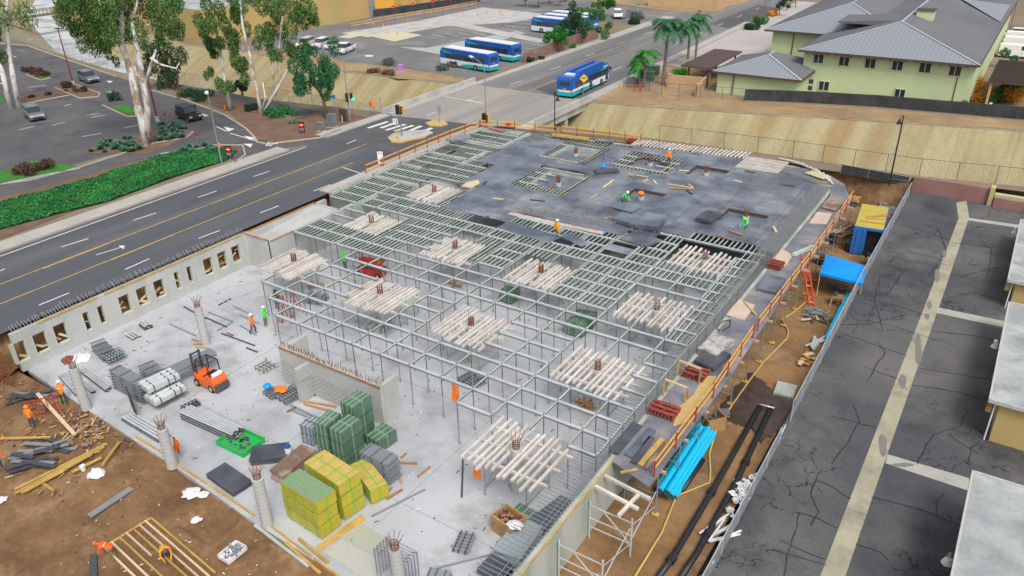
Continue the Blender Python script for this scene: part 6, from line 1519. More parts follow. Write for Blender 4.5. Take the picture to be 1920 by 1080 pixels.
k=MB().mat(m_roof); k.quad([(-6.8,150,6.0+.15),(-6.8,170,6.15),(-13.8,158,8.35)]); k.build('gablet',rf)
k=MB().mat(m_eave)
for i in range(22): k.box((-27.6+i*1.0,115.75,5.55),(.14,.5,.18))
k.build('rafter_end',gb)
wy=116.5
for (px,py,w,h) in [(1535,110,1.35,1.25),(1583,115,1.35,1.25),(1632,119,1.35,1.25),(1683,123,1.35,1.25),(1735,127,1.4,1.3),(1791,133,1.4,1.3),(1545,161,1.4,1.3),(1687,176,1.3,1.3)]:
    q=PYp(px,py,wy); f_=MB().mat(m_frame)
    for dx,dz,a,b_ in ((0,h/2,w+.14,.09),(0,-h/2,w+.2,.1),(-w/2,0,.09,h),(w/2,0,.09,h),(0,0,.09,h)): f_.box((q.x+dx,wy-.06,q.z+dz),(a,.1,b_))
    fr_=f_.build('window',gb); MB().box((q.x,wy-.025,q.z),(w,.06,h),m=m_glass).build('pane',fr_)
q=PYp(1520,160,wy); d_=MB().box((q.x,wy-.03,1.05),(.95,.1,2.1),m=m_frame).build('door',gb)
for z in(.6,1.5): MB().box((q.x,wy-.1,z),(.6,.04,.6),m=m_glass).build('pane',d_)
MB().bar((-8.4,wy-.05,0),(-8.4,wy-.05,5.6),.1,.08,m_eave).build('downpipe',gb)
MB().box((-6.9,wy-.35,.6),(.7,.5,1.2),m=m_gwrap).build('utility_box',gb)
gb2=thing('rear_lime_building','lime green building with grey hipped roof behind and left of the largest one','building',(0,0,0))
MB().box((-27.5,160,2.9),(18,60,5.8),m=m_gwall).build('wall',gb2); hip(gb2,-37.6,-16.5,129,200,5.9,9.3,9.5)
MB().bar((-33.2,129.9,0),(-33.2,129.9,5.7),.12,.12,m_eave).build('downpipe',gb2)
gb3=thing('small_lime_building','single storey lime green building with small hipped roof left of the largest one','building',(0,0,0))
a=P(1335,134,3.1); b_=P(1503,150,3.1)
X0,X1,Yf=a.x,b_.x,(a.y+b_.y)/2
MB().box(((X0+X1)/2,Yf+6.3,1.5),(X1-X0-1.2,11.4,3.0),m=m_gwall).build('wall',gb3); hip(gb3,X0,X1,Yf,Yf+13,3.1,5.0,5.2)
MB().bar((X0+3,Yf+.4,0),(X0+3,Yf+.4,3),.12,.1,m_eave).build('downpipe',gb3)
k=MB().mat(m_silver)
for i in range(5): k.box((-28.6-i*.9,118.5+i*.9,2.2+.3*(i%2)),(1.6,1.3,1.3))
k.solo('roof_plant','grey metal air handling units between the lime green buildings','air units')
t=thing('brown_pergola','dark brown slatted roof left of the small lime green building','pergola',(X0-2,Yf+5,0)); MB().box((-1.4,4,2.9),(4.5,14,.2),m=m_eave).build('roof',t)
for x,y in((-2.5,-2.5),(.5,-2.5),(-2.5,9),(.5,9)): MB().bar((x,y,0),(x,y,2.8),.2,.2,m_eave).build('post',t)
t=thing('dark_pergola','large dark brown pergola right of the lime green building','pergola',(-2.2,126,0)); 
MB().box((0,0,3.3),(5.4,15,.12),m=m_eave).build('roof',t)
k=MB().mat(mat('dark_slat',(.07,.05,.042),.85))
for i in range(24): k.box((0,-7.3+i*.63,3.42),(5.6,.12,.16))
k.build('slats',t)
for x in(-2.4,2.4):
    for y in(-7,0,7): MB().bar((x,y,0),(x,y,3.3),.3,.3,m_wallo).build('post',t)
for lb,l,h,m_ in (('tan block wall corner in front of the small lime green building',[(1255,163),(1316,168)],1.8,m_tanw),('tan block wall running up from the corner by the tall palm',[(1287,138),(1355,112)],1.9,m_tanw),('short tan block wall beside the black gate',[(1307,182),(1330,155)],1.7,m_tanw)):
    q=[P(*p) for p in l]; b=MB(); b.bar(q[0]+Vector((0,0,h/2)),q[1]+Vector((0,0,h/2)),.3,h,m_); b.box(tuple(q[0]+Vector((0,0,h/2+.1))),(.55,.55,h+.2)); b.solo('block_wall',lb,'block wall')
b=MB(); q=[P(983,118),P(1068,86),P(1130,68)]
for i in range(2): b.bar(q[i]+Vector((0,0,.85)),q[i+1]+Vector((0,0,.85)),.3,1.7,m_brw)
b.solo('block_wall','long brown block wall along the pavement of the bus yard','block wall')
# alley side walls and sheds
b=MB().mat(m_redw); b.box((-4.5,85.75,-.85),(6.9,.35,1.9)); b.box((-.85,85.7,-.7),(.4,1.0,2.1),m=mat('cream_pier',(.50,.45,.2),.8)); b.solo('red_wall','dull red retaining wall closing the alley, left of the cream pier','retaining wall')
b=MB().mat(m_redw); b.box((.75,85.2,-1.2),(2.6,.35,1.3)); b.box((2.4,85.9,-.5),(6,.6,.25),m=m_lime); b.solo('red_wall','short dull red retaining wall right of the cream pier','retaining wall')
def shed(lb,x0,x1,y0,y1,zt,lampy=None,name='garage'):
    t=thing(name,lb,'garage',(x0,y0,-3.0)); h=zt+3.0
    MB().box(((x1-x0)/2+.4,(y1-y0)/2,h/2-.1),(x1-x0-.4,y1-y0-.7,h-.2),m=m_wallo).build('wall',t)
    MB().box(((x1-x0)/2,(y1-y0)/2,h),(x1-x0,y1-y0,.14),m=m_roofw).build('roof',t)
    k=MB().mat(mat('gutter_paint',(.5,.5,.48),.6,fine=.15,s2=3)); k.box((.0,(y1-y0)/2,h+.02),(.1,y1-y0+.06,.24)); k.box(((x1-x0)/2,-.0,h+.02),(x1-x0,.1,.24)); k.box(((x1-x0)/2,y1-y0,h+.02),(x1-x0,.1,.24)); k.build('gutter',t)
    for y in(.3,(y1-y0)*.55,): MB().box((.1,y,h-.45),(.3,.18,.9),m=m_wood).build('rafter_tail',t)
    MB().tube((.35,.32,0),(.35,.32,h-.3),.05,n=6,m=m_white).build('downpipe',t)
    return t
shed('ochre garage with pale flat roof nearest the camera at the right edge',2.15,16,18,38.9,.3)
shed('ochre garage with pale flat roof in the middle of the right edge',2.25,16,46.3,60.1,.3)
shed('ochre garage with flat roof farthest up the right edge',1.9,16,64,77.5,.3)
def bracket_lamp(lb,px,py):
    q=P(px,py,-.4); t=thing('wall_lamp',lb,'lamp',tuple(q)); MB().bar((.0,0,.15),(1.1,-.1,.1),.06,.06,m_white).build('arm',t); MB().tube((0,0,-.15),(0,0,.1),.26,.12,n=10,m=m_white).build('shade',t); MB().ball((0,.1,.22),.16,m_white).build('housing',t)
bracket_lamp('white lamp on an arm at the middle garage',1866,647); bracket_lamp('small white lamp at the far garage edge',1903,434)
t=thing('wall_lamp','white lamp on an arm at the nearest garage','lamp',P(1777,1050,-.6)); MB().bar((.0,0,.15),(1.0,-.3,.1),.06,.06,m_white).build('arm',t); MB().tube((0,0,-.2),(0,0,.1),.26,.14,n=10,m=m_white).build('shade',t); MB().ball((.05,.12,.2),.15,m_silver).build('housing',t)
# industrial strip at the top left
t=thing('tan_warehouse','long windowless tan warehouse behind the bus yard','warehouse',(-145,140,0)); 
q0=P(560,55);q1=P(693,33); k=MB(); d=(q1-q0).normalized(); n=Vector((-d.y,d.x,0)); 
q0=q0-d*22; cs=[q0,q1,q1+n*30,q0+n*30]; k.prism([(c_.x+145,c_.y-140) for c_ in cs],0,6.5,m_tan); k.build('wall',t); MB().prism([(c_.x+145,c_.y-140) for c_ in cs],6.5,6.62,m_roofw).build('roof',t)
flat('back_yard',pts([(693,33),(870,5),(1000,-20),(700,-40),(600,-10)]),.03,m_yard)
def ybox(nm,lb,cat,px,py,sz,m,rz=0):
    q=P(px,py); t=thing(nm,lb,cat,tuple(q),rz); MB().box((0,0,sz[2]*.5),sz,m=m).build('body',t); MB().box((0,0,sz[2]+.06),(sz[0]*.8,sz[1]*.8,.12),m=m_dsteel).build('lid',t); return t
for i,(x,y) in enumerate(((725,14),(765,8),(800,4),(845,0))): ybox('machinery','yellow machinery block in the yard behind the black screen, '+ORD[i]+' from the left','machinery',x,y,(5,3,2.2),(m_yelr,m_woody,m_tan,m_yelr)[i],R(25))
fence('black screen fence behind the bus yard below the machinery',fq([(700,32),(760,24),(830,13),(900,3)]),1.6,4,mt=m_mesh,post=m_dsteel,mesh='solid',name='screen_fence')
railing([tuple(P(x,y)[:2]) for x,y in ((657,54),(740,38),(830,23),(895,10))],'yellow guard rail along the back of the bus yard',3.2,1.1)
for i,(x,y) in enumerate(((739,27),(776,21),(812,16),(846,11),(878,6))):
    t=thing('no_entry_sign','round red no entry sign on the back fence, '+ORD[i]+' from the left','sign',P(x,y,.0)); MB().tube((0,0,0),(0,0,1.3),.04,n=5,m=m_steel).build('post',t); o=MB().tube((0,-.06,1.6),(0,-.1,1.6),.48,n=14,m=m_redl).build('disc',t); MB().box((0,-.115,1.6),(.6,.02,.16),m=m_white).build('bar',o)
k=MB()
for i,(x,y) in enumerate(((727,63),(745,64),(719,50),(868,27),(895,30),(914,25),(938,24),(422,205),(700,46))):
    t=thing('traffic_cone','orange traffic cone '+('on the lime concrete of the bus yard, left one','on the lime concrete of the bus yard, right one','near the yellow rail of the bus yard','on the bare concrete of the yard, left one','on the bare concrete of the yard, second from left','on the bare concrete of the yard, third from left','on the bare concrete of the yard, right one','at the foot of the pale tree by the lane','near the back rail of the yard')[i],'cone',P(x,y)); MB().tube((0,0,.04),(0,0,.8),.17,.03,n=8,m=m_orange).build('cone',t); MB().box((0,0,.02),(.42,.42,.04),m=m_orange).build('base',t)
# footbridge
t=thing('footbridge','brown lattice footbridge crossing the channel at the upper left','footbridge',P(30,38,.6)); a=P(-20,42,.6)-P(30,38,.6); c_=P(135,20,.6)-P(30,38,.6)
MB().bar(tuple(a),tuple(c_),2.2,.35,m_bark).build('deck',t)
d=(c_-a); n=Vector((-d.y,d.x,0)).normalized()
for s in(-1,1):
    k=MB().mat(m_bark); k.bar(a+n*s+Vector((0,0,1.3)),c_+n*s+Vector((0,0,1.3)),.12,.12)
    for i in range(22): p=a+d*(i/21)+n*s; k.bar(p,p+Vector((0,0,1.3)),.08,.08)
    k.build('railing',t)
# far top strip: road and planting
flat('far_pavement',pts([(870,0),(960,10),(1060,18),(1200,32),(1262,36),(1330,28),(1400,0)]),.03,m_yard)
b=MB().prism(pts([(1100,2),(1260,22),(1350,22),(1400,-10),(1100,-30)]),.0,.1,m_dry); struct(b.build('far_verge'))
q0,q1=P(1215,12),P(1345,18); MB().prism([(q0.x,q0.y),(q1.x,q1.y),(q1.x+3,q1.y+25),(q0.x+2,q0.y+30)],0,3.2,m_tanw).solo('tan_house','low tan walled building at the top edge of the photo','building')
# ================================================================ LAMPS, SIGNS, SIGNALS
def lamp_arm(lb,base,h,arm,m=m_steel,name='street_lamp',sect=.09,segs=1,head=m_white):
    b_=P(*base); t=thing(name,lb,'street lamp',tuple(b_)); MB().tube((0,0,0),(0,0,h),sect,sect*.6,n=7,m=m).build('pole',t)
    e=Vector(arm); MB().path([(0,0,h),tuple(Vector((0,0,h))+e*.5+Vector((0,0,.35))),tuple(Vector((0,0,h))+e+Vector((0,0,.45)))],.05,5,m).build('arm',t)
    MB().box(tuple(Vector((0,0,h+.42))+e*1.12),(.9,.35,.14),math.atan2(e.y,e.x),head).build('lamp_head',t); return t
lamp_arm('grey street lamp at the driveway corner with an orange ring',(416,308),8.2,(1.6,-1.2,0)); 
lamp_arm('grey street lamp behind the pepper tree holding the traffic signal',(657,228),8.0,(2.6,1.6,0))
lamp_arm('grey street lamp at the deck corner with yellow signal below',(912,238),7.6,(-3.2,2.0,0))
MB().tube(P(411,277,1.3),P(410,268,1.8),.17,n=8,m=m_orange).solo('orange_band','orange wrap on the street lamp at the driveway corner','wrap')
for lb,b_,h in (('tall dark red parking lot lamp left of the silver people carrier',(138,160),8.7),('dark red lamp post beside the big pale eucalyptus trunk',(296,228),7.5)):
    t=thing('lot_lamp',lb,'lamp post',P(*b_)); MB().tube((0,0,0),(0,0,h),.12,.08,n=7,m=mat('oxblood',(.22,.03,.03),.6)).build('pole',t); MB().box((0,0,h+.1),(1.0,.5,.16),m=m_dsteel).build('lamp_head',t); MB().tube((0,0,0),(0,0,.7),.28,n=10,m=m_conc).build('footing',t)
def black_lamp(lb,b_,h,side=-1):
    t=thing('post_lamp',lb,'lamp post',P(*b_)); MB().tube((0,0,-.3),(0,0,h),.09,.06,n=7,m=m_black).build('pole',t); MB().path([(0,0,h-.2),(side*.25,0,h+.1),(side*.45,0,h-.3)],.03,5,m_black).build('bracket',t); MB().tube((side*.45,0,h-.85),(side*.45,0,h-.35),.26,.07,n=10,m=m_black).build('shade',t); return t
black_lamp('black bell shaped lamp post behind the right end of the deck',(1668,342),6.8,-.6); black_lamp('black bell shaped lamp post by the bridge railing',(1040,246),4.7,.9)
for lb,b_,h in (('tall thin dark pole at the forecourt left of the green building',(1302,118),8.3),('tall dark pole at the far road edge near the top',(1432,32),8.0),('tall dark pole behind the lime green building at the right edge',(1892,62),7.5)):
    t=thing('tall_pole',lb,'pole',P(*b_)); MB().tube((0,0,0),(0,0,h),.09,.06,n=6,m=m_bark).build('pole',t); MB().box((.2,0,h),(.6,.25,.12),m=m_dsteel).build('lamp_head',t)
def signal(lb,b_,h,body,rz,pole=True,lit=None):
    t=thing('traffic_signal',lb,'traffic signal',P(*b_),rz)
    if pole: MB().tube((0,0,0),(0,0,h+.4),.08,n=7,m=m_silver).build('pole',t)
    MB().box((.28,0,h),(.34,.32,1.05),m=body).build('housing',t); MB().box((-.3,0,h),(.34,.5,1.1),m=m_black).build('housing',t)
    for i in range(3): MB().tube((.28,-.17,h-.33+.33*i),(.28,-.3,h-.33+.33*i),.13,n=10,m=(m_sgreen if lit==i else m_black)).build('lens',t)
    return t
signal('traffic signal with yellow housing on the median island',(754,257),3.4,m_yelr,R(20))
t=signal('black traffic signal with a green light on the lamp pole by the gate',(660,228),3.2,m_black,R(50),False,0); MB().ball((.45,-.2,3.0),.2,m_sgreen).build('lit_lens',t); 
signal('yellow and black striped signal box at the deck corner',(912,240),1.3,m_yelr,R(0))
def sign(lb,b_,h,w,hh,m,rz=R(30),name='road_sign',cat='sign',postm=m_steel,diamond=False,txt=None,tm=None,ts=.3):
    t=thing(name,lb,cat,P(*b_),rz); MB().tube((0,0,0),(0,0,h),.04,n=6,m=postm).build('post',t)
    k=MB().box((0,-.05,h),(w,.03,hh),m=m); 
    if diamond: k.v=[(v[0]*.7071-(v[2]-h)*.7071,v[1],h+v[0]*.7071+(v[2]-h)*.7071) for v in k.v]
    p=k.build('plate',t)
    if txt:
        for i,s in enumerate(txt): text_mesh(s,ts,tm or m_black,'lettering',p,(0,-.075,h+(len(txt)-1)*ts*.5-i*ts),(R(90),0,0),.003)
    return t
t=sign('yellow diamond warning sign beside the bus on the bridge approach',(1094,187),3.0,.85,.85,mat('sign_yellow',(.85,.55,.02),.5),R(33),diamond=True); MB().box((0,-.08,3.05),(.6,.02,.14),m=m_black).build('lettering',t)
sign('orange blank construction signs by the bridge parapet, left one',(697,217),1.6,.55,.7,m_orange,R(-10)); sign('orange blank construction signs by the bridge parapet, right one',(702,216),1.65,.5,.7,m_orange,R(35))
sign('grey backed sign with yellow marker on the far median',(825,232),1.9,.5,.8,m_steel,R(20)); 
sign('yellow round marker sign on the median island nose',(746,262),.7,.5,.45,mat('sign_olive',(.7,.5,.02),.5),R(20)); t=sign('small white and blue sign on the median island',(744,256),1.9,.6,.75,m_white,R(33)); MB().bar((-.15,-.075,2.15),(-.02,-.075,1.8),.09,.02,m_blue).build('symbol',t); MB().bar((.12,-.075,2.2),(.12,-.075,1.6),.09,.02,m_blue).build('symbol',t)
sign('grey backed street sign at the brown wall corner',(1004,118),1.9,.5,.5,m_steel,R(10)); sign('green street name sign at the far junction',(1196,32),2.6,1.2,.35,mat('sign_green',(.05,.45,.3),.5),R(0))
t=sign('white notice board by the deck corner along the street',(715,313),1.1,.6,1.35,m_white,R(33),postm=m_redp); MB().box((.05,-.075,.72),(.2,.02,.2),m=m_black).build('symbol',t); MB().box((.0,-.075,1.6),(.4,.02,.05),m=m_silver).build('symbol',t)
sign('small blue sign by the chain link fence',(628,200),1.4,.5,.5,m_tarp,R(20))
def dne(lb,b_,h,rz):
    t=sign(lb,b_,h,.72,1.3,m_black,rz,name='do_not_enter_sign'); p=[c_ for c_ in t.children if c_.name.startswith('plate')][0]
    MB().tube((0,-.066,h+.22),(0,-.08,h+.22),.32,n=16,m=m_redl).build('red_disc',p); MB().box((0,-.09,h+.22),(.44,.015,.1),m=m_white).build('bar',p); text_mesh('DO NOT',.16,m_white,'lettering',p,(0,-.075,h-.25),(R(90),0,0),.003); text_mesh('ENTER',.16,m_white,'lettering',p,(0,-.075,h-.45),(R(90),0,0),.003)
dne('do not enter sign in the hedge by the driveway',(432,299),1.0,R(28)); dne('do not enter sign on the mulch bed by the intersection',(568,252),1.0,R(25))
for i,(x,y) in enumerate(((372,268),(312,228),(1853,210))): sign(('small red and white sign in the lane near the black car','small red sign in the agave bed','small white notice on the black screen fence')[i],(x,y),(1.1,1.0,1.0)[i],.35,.45,(m_redl,m_redl,m_white)[i],R(25))
def cabinet(lb,px,py,sz,m,rz=R(15)):
    t=thing('utility_cabinet',lb,'cabinet',P(px,py),rz); MB().box((0,0,sz[2]/2),sz,m=m).build('body',t); MB().box((0,0,sz[2]+.04),(sz[0]+.1,sz[1]+.1,.08),m=m).build('lid',t); MB().box((0,-sz[1]/2-.01,sz[2]/2),(sz[0]*.8,.02,sz[2]*.8),m=m).build('door',t); MB().box((0,0,.03),(sz[0]+.3,sz[1]+.3,.08),m=m_conc).build('plinth',t)
cabinet('grey metal cabinet on the pavement by the intersection, short one',602,246,(.8,.6,1.1),m_silver); cabinet('grey metal cabinet on the pavement by the intersection, tall one',623,238,(.95,.8,1.6),m_silver)
for i,(x,y) in enumerate(((1210,148),(1226,142),(1216,153))): cabinet(('dark green transformer box by the small palms, left one','dark green transformer box by the small palms, right one','dark green transformer box in front of the other two')[i],x,y,(1.6,1.3,1.5),m_gwrap)
cabinet('low grey green meter box near the small palms',1183,158,(1.3,.9,.9),m_silver); cabinet('small green cabinet on the pavement by the brown wall',1125,75,(.5,.5,1.0),mat('cab_green',(.4,.6,.4),.6)); cabinet('grey cabinet at the far junction',1178,36,(.9,.6,2.0),m_silver); cabinet('purple drum like bin on the dry bank',752,134,(.8,.8,1.0),mat('lilac',(.5,.25,.6),.6))
t=thing('hydrant','yellow fire hydrant on the pavement near the small palms','hydrant',P(1164,164)); MB().tube((0,0,0),(0,0,.7),.14,.11,n=8,m=m_yelr).build('barrel',t); MB().ball((0,0,.75),.15,m_yelr).build('cap',t)
t=thing('backflow_valve','red backflow valve on pipes by the black fence','valve',P(1195,172)); MB().tube((-.5,0,.9),(.5,0,.9),.1,n=7,m=m_redp).build('valve',t)
for x in(-.5,.5): MB().tube((x,0,0),(x,0,.9),.07,n=6,m=m_redp).build('riser',t)
for i,(x,y) in enumerate(((1140,186),(975,232))): 
    pass
# ================================================================ TREES AND PLANTS
nh=Vector((FW.x,FW.y,0)).normalized()
def PV(x,y,base):
    d=FW*F+RT*(x-960)-UP*(y-540); t=(base.x*nh.x+base.y*nh.y)/(d.x*nh.x+d.y*nh.y); return Vector((0,0,H))+d*t
def tree(lb,base,limbs,blobs,nleaf,size,lm,bm,r0=.4,group=None,name='tree',droop=.0,cat='tree'):
    b_=P(*base); t=thing(name,lb,cat,tuple(b_),group=group); tr=MB()
    for i,(l,ra,rb_) in enumerate(limbs):
        q=[]; dy=random.uniform(-1.5,1.5) if i else 0
        for j,(x,y) in enumerate(l): p=PV(x,y,b_)-b_; f_=j/(len(l)-1); q.append(tuple(p+nh*(dy*f_)))
        tr.path(q,[ra+(rb_-ra)*j/(len(l)-1) for j in range(len(l))],7,bm)
    o=tr.build('trunk',t,smooth=True)
    bl=[]
    for x,y,r in blobs:
        p=PV(x,y,b_)-b_+nh*random.uniform(-r*.9,r*.9)
        for k in range(3): bl.append((tuple(p+Vector((random.gauss(0,r*.6),random.gauss(0,r*.6),random.gauss(0,r*.45)))),(r*.5,r*.5,r*(.45 if not droop else .75))))
    leaves('crown',bl,nleaf,size,lm,t,droop)
    return t
tree('large pale barked eucalyptus with forked trunk in the agave bed',(275,272),[([(275,272),(266,225),(251,162),(240,112),(226,80),(230,50),(226,15),(224,-30)],.52,.22),([(276,272),(277,200),(270,155),(262,100),(257,75),(252,42),(260,22),(266,-20)],.42,.18),([(272,160),(281,120),(287,95)],.26,.14),([(282,108),(300,122),(328,130),(333,118)],.16,.06),([(300,122),(298,108),(305,98)],.07,.04),([(255,50),(275,48),(286,44)],.1,.05),([(226,80),(212,40),(196,8),(185,-20)],.16,.08),([(240,112),(225,100),(210,95)],.1,.04)],
     [(150,20,2.2),(165,50,2.4),(190,25,2.4),(205,60,2.0),(185,80,1.3),(245,10,2.2),(285,20,2.4),(300,50,1.5),(320,8,2.0),(220,10,2.2),(150,60,1.2),(205,95,.9),(290,80,1.0),(250,-20,3),(180,-20,3),(140,0,1.6),(330,60,1.0)],30000,.27,m_leaf2,m_barkw,droop=1.2,name='eucalyptus')
tree('twin pale trunks cut by the left frame edge',(22,202),[([(20,202),(8,150),(-4,110)],.45,.3),([(36,202),(22,140),(12,90),(6,30),(4,-30)],.42,.2)],[(6,112,.9),(0,105,.8),(-10,20,3),(-20,60,2)],2500,.34,m_leaf2,m_barkw,droop=1.2,name='eucalyptus')
tree('slender pale eucalyptus with a mulch foot and orange cone',(433,205),[([(433,205),(424,165),(415,110),(408,70),(400,30)],.3,.12),([(428,185),(440,140),(452,90)],.14,.06)],[(405,40,1.6),(395,15,1.6),(430,60,1.7),(442,95,1.6),(412,80,1.2),(440,30,1.8),(385,75,1.1),(445,135,1.5),(430,150,1.3),(395,100,1.0),(450,0,2),(400,140,.9)],16000,.26,m_leaf2,m_barkw,droop=1.2,name='eucalyptus')
tree('multi trunk pale eucalyptus beside the round hedge',(490,215),[([(490,215),(482,170),(470,110),(455,50),(450,0)],.28,.12),([(492,215),(512,180),(530,150),(544,122),(546,112)],.22,.1),([(512,180),(514,140),(510,105)],.12,.06),([(530,150),(520,120),(525,60),(530,10)],.14,.08),([(488,215),(500,180),(498,150)],.15,.08)],[(490,25,1.9),(520,15,2.0),(545,45,2.0),(575,20,1.6),(510,60,1.9),(548,80,1.6),(500,95,1.3),(530,95,1.3),(470,60,1.5),(560,0,2),(585,40,1.0),(525,-20,2.5)],20000,.25,m_leaf2,m_barkw,droop=1.1,name='eucalyptus')
tree('dense drooping dark green pepper tree at the intersection',(611,222),[([(611,222),(607,190),(600,172),(588,160)],.28,.12),([(607,190),(616,165),(622,140)],.16,.08)],[(600,110,1.7),(580,125,1.5),(620,125,1.5),(570,145,1.3),(600,140,1.8),(625,150,1.1),(590,160,1.2),(560,158,.9),(613,165,1.0),(555,172,.6),(580,105,1.1)],11000,.24,mat('leaf_pepper',(.02,.15,.05),.7,island=.5),m_bark,droop=.9,name='pepper_tree')
tree('dark leaning tree behind the big eucalyptus at the channel fence',(318,165),[([(318,165),(312,140),(300,110)],.25,.12)],[(300,95,1.8),(315,120,2.0),(290,125,1.5),(325,145,1.6),(335,130,1.2),(310,150,1.5),(275,100,1.2)],7000,.3,m_leafd,m_bark,droop=.5)
tree('dark tree at the top edge right of the big eucalyptus',(345,60),[([(345,60),(340,30),(335,0)],.25,.12)],[(330,10,2.4),(345,25,2.0),(318,25,1.8),(355,5,2)],4000,.34,m_leafd,m_bark)
tree('dark low tree above the channel behind the slender eucalyptus',(455,165),[([(455,180),(452,160)],.2,.1)],[(445,165,1.2),(455,155,1.0),(430,160,1.0)],2500,.25,m_leafd,m_bark)
for i,(x,y,s,m_,lb) in enumerate(((1048,97,1.15,m_leafb,'bright green small tree nearest the road behind the brown wall'),(1083,82,1.5,m_leafd,'dark broad tree in the middle behind the brown wall'),(1112,72,1.5,m_leaf,'green tree at the far end of the brown wall'),(1064,70,1.4,m_leafd,'dark tree hiding the far parked buses'))):
    tree(lb,(x,y),[([(x,y),(x-1,y-20),(x-2,y-30)],.12,.06)],[(x-8*s,y-27,1.3*s),(x+6*s,y-30,1.3*s),(x,y-38*min(s,1.2),1.2*s),(x+14*s,y-24,.9*s)],3800,.24,m_,m_bark,group='trees behind the brown wall')
for i,(x,y,s) in enumerate(((1132,32,1.2),(1010,14,1.3),(1050,12,1.0),(985,12,1.1),(1060,4,1.2),(1030,8,1.0))):
    tree('small street tree at the top edge, '+ORD[i]+' counted from the most prominent one',(x,y),[([(x,y),(x,y-14),(x,y-20)],.1,.05)],[(x-4,y-22,1.2*s),(x+7,y-22,1.2*s),(x,y-28,1.1*s)],1500,.3,m_leaf,m_bark,group='street trees at the top edge')
for i,(x,y,s) in enumerate(((1462,28,1.0),(1475,20,.9),(1492,14,1.0),(1408,40,.0),(1555,8,1),(1815,12,.8))):
    if s==0: continue
    tree('small dark palm like tree left of the green buildings at the top, '+ORD[i]+' one',(x,y),[([(x,y),(x,y-14),(x,y-22)],.1,.06)],[(x,y-24,1.1*s),(x+2,y-20,1.0*s)],700,.3,m_leafd,m_bark,group='small palms at the top right')
for lb,x,y,rr,m_,n in (('green tree behind the dark pergola at the right edge',1898,122,2.0,m_leaf,3000),('bright green tree at the right frame edge',1915,150,1.6,m_leafb,2200)):
    tree(lb,(x,y+8),[([(x,y+8),(x,y-6)],.15,.08)],[(x,y-8,rr),(x+8,y,rr*.8),(x-7,y-2,rr*.7)],n,.26,m_,m_bark)
def palm(lb,base,top,nf,L,m,bm,r=.17,up=.35):
    b_=P(*base); tp=PV(*top,b_)-b_; t=thing('palm_tree',lb,'palm tree',tuple(b_)); MB().path([(0,0,0),tuple(tp*.5+Vector((.05,0,0))),tuple(tp)],[r*1.25,r,r*.8],8,bm).build('trunk',t)
    MB().path([tuple(tp-Vector((0,0,1.0))),tuple(tp+Vector((0,0,.1)))],[r*1.1,r*1.5],8,m_bark if 0 else m_woodp).build('crownshaft',t)
    k=MB().mat(m)
    for i in range(nf):
        a=2.4*i+random.uniform(-.2,.2); el=random.uniform(-.35,1.0); l=L*random.uniform(.8,1.1); pr=None
        for s in range(9):
            f_=s/8; hx=l*f_*math.cos(el*.6); z=l*(math.sin(el)*f_-.75*f_*f_)+up; p=tp+Vector((math.cos(a)*hx,math.sin(a)*hx,z))
            if pr:
                d=(p-pr).normalized(); sd=d.cross(Vector((0,0,1))).normalized(); k.bar(pr,p,.04,.03)
                for u in range(3):
                    pp=pr.lerp(p,u/3)
                    for sg in(-1,1):
                        ln=l*.27*(1-.55*abs(f_-.45)); e=pp+sd*sg*ln+d*ln*.4-Vector((0,0,ln*random.uniform(.25,.8))); k.quad([pp,pp+d*.17,e])
            pr=p
    k.build('fronds',t); return t
m_palm=mat('palm_frond',(.03,.14,.05),.6,island=.5); m_palmt=mat('palm_trunk',(.16,.135,.13),.9,col2=(.22,.19,.17),s1=3,fine=.15,s2=8)
palm('tallest palm tree with dark trunk in front of the tan wall',(1243,160),(1253,48),36,2.9,m_palm,m_palmt,.26)
palm('tall palm tree behind the tan wall with thin trunk',(1288,125),(1294,50),28,2.4,m_palm,m_palmt,.2); palm('small palm in the front of the transformer boxes, taller one',(1208,164),(1209,103),16,2.7,m_leafb,m_palmt,.17); palm('small palm beside the transformer boxes, shorter one',(1198,157),(1198,120),13,2.0,m_leafb,m_palmt,.14)
palm('palm tree right behind the thin trunked palm',(1303,116),(1311,36),26,2.4,m_palm,m_palmt,.16)
def bush(lb,px,py,rx,ry,rz_,m,n=900,size=.16,name='bush',group=None,cat='bush',z=0):
    q=P(px,py,z); t=thing(name,lb,cat,tuple(q),group=group); bl=[((random.gauss(0,rx*.45),random.gauss(0,ry*.45),rz_*random.uniform(.3,.6)),(rx*.5,ry*.5,rz_*.5)) for _ in range(7)]
    leaves('foliage',bl,n,size,m,t); MB().tube((0,0,0),(0,0,rz_*.4),.06,n=5,m=m_bark).build('stem',t); return t
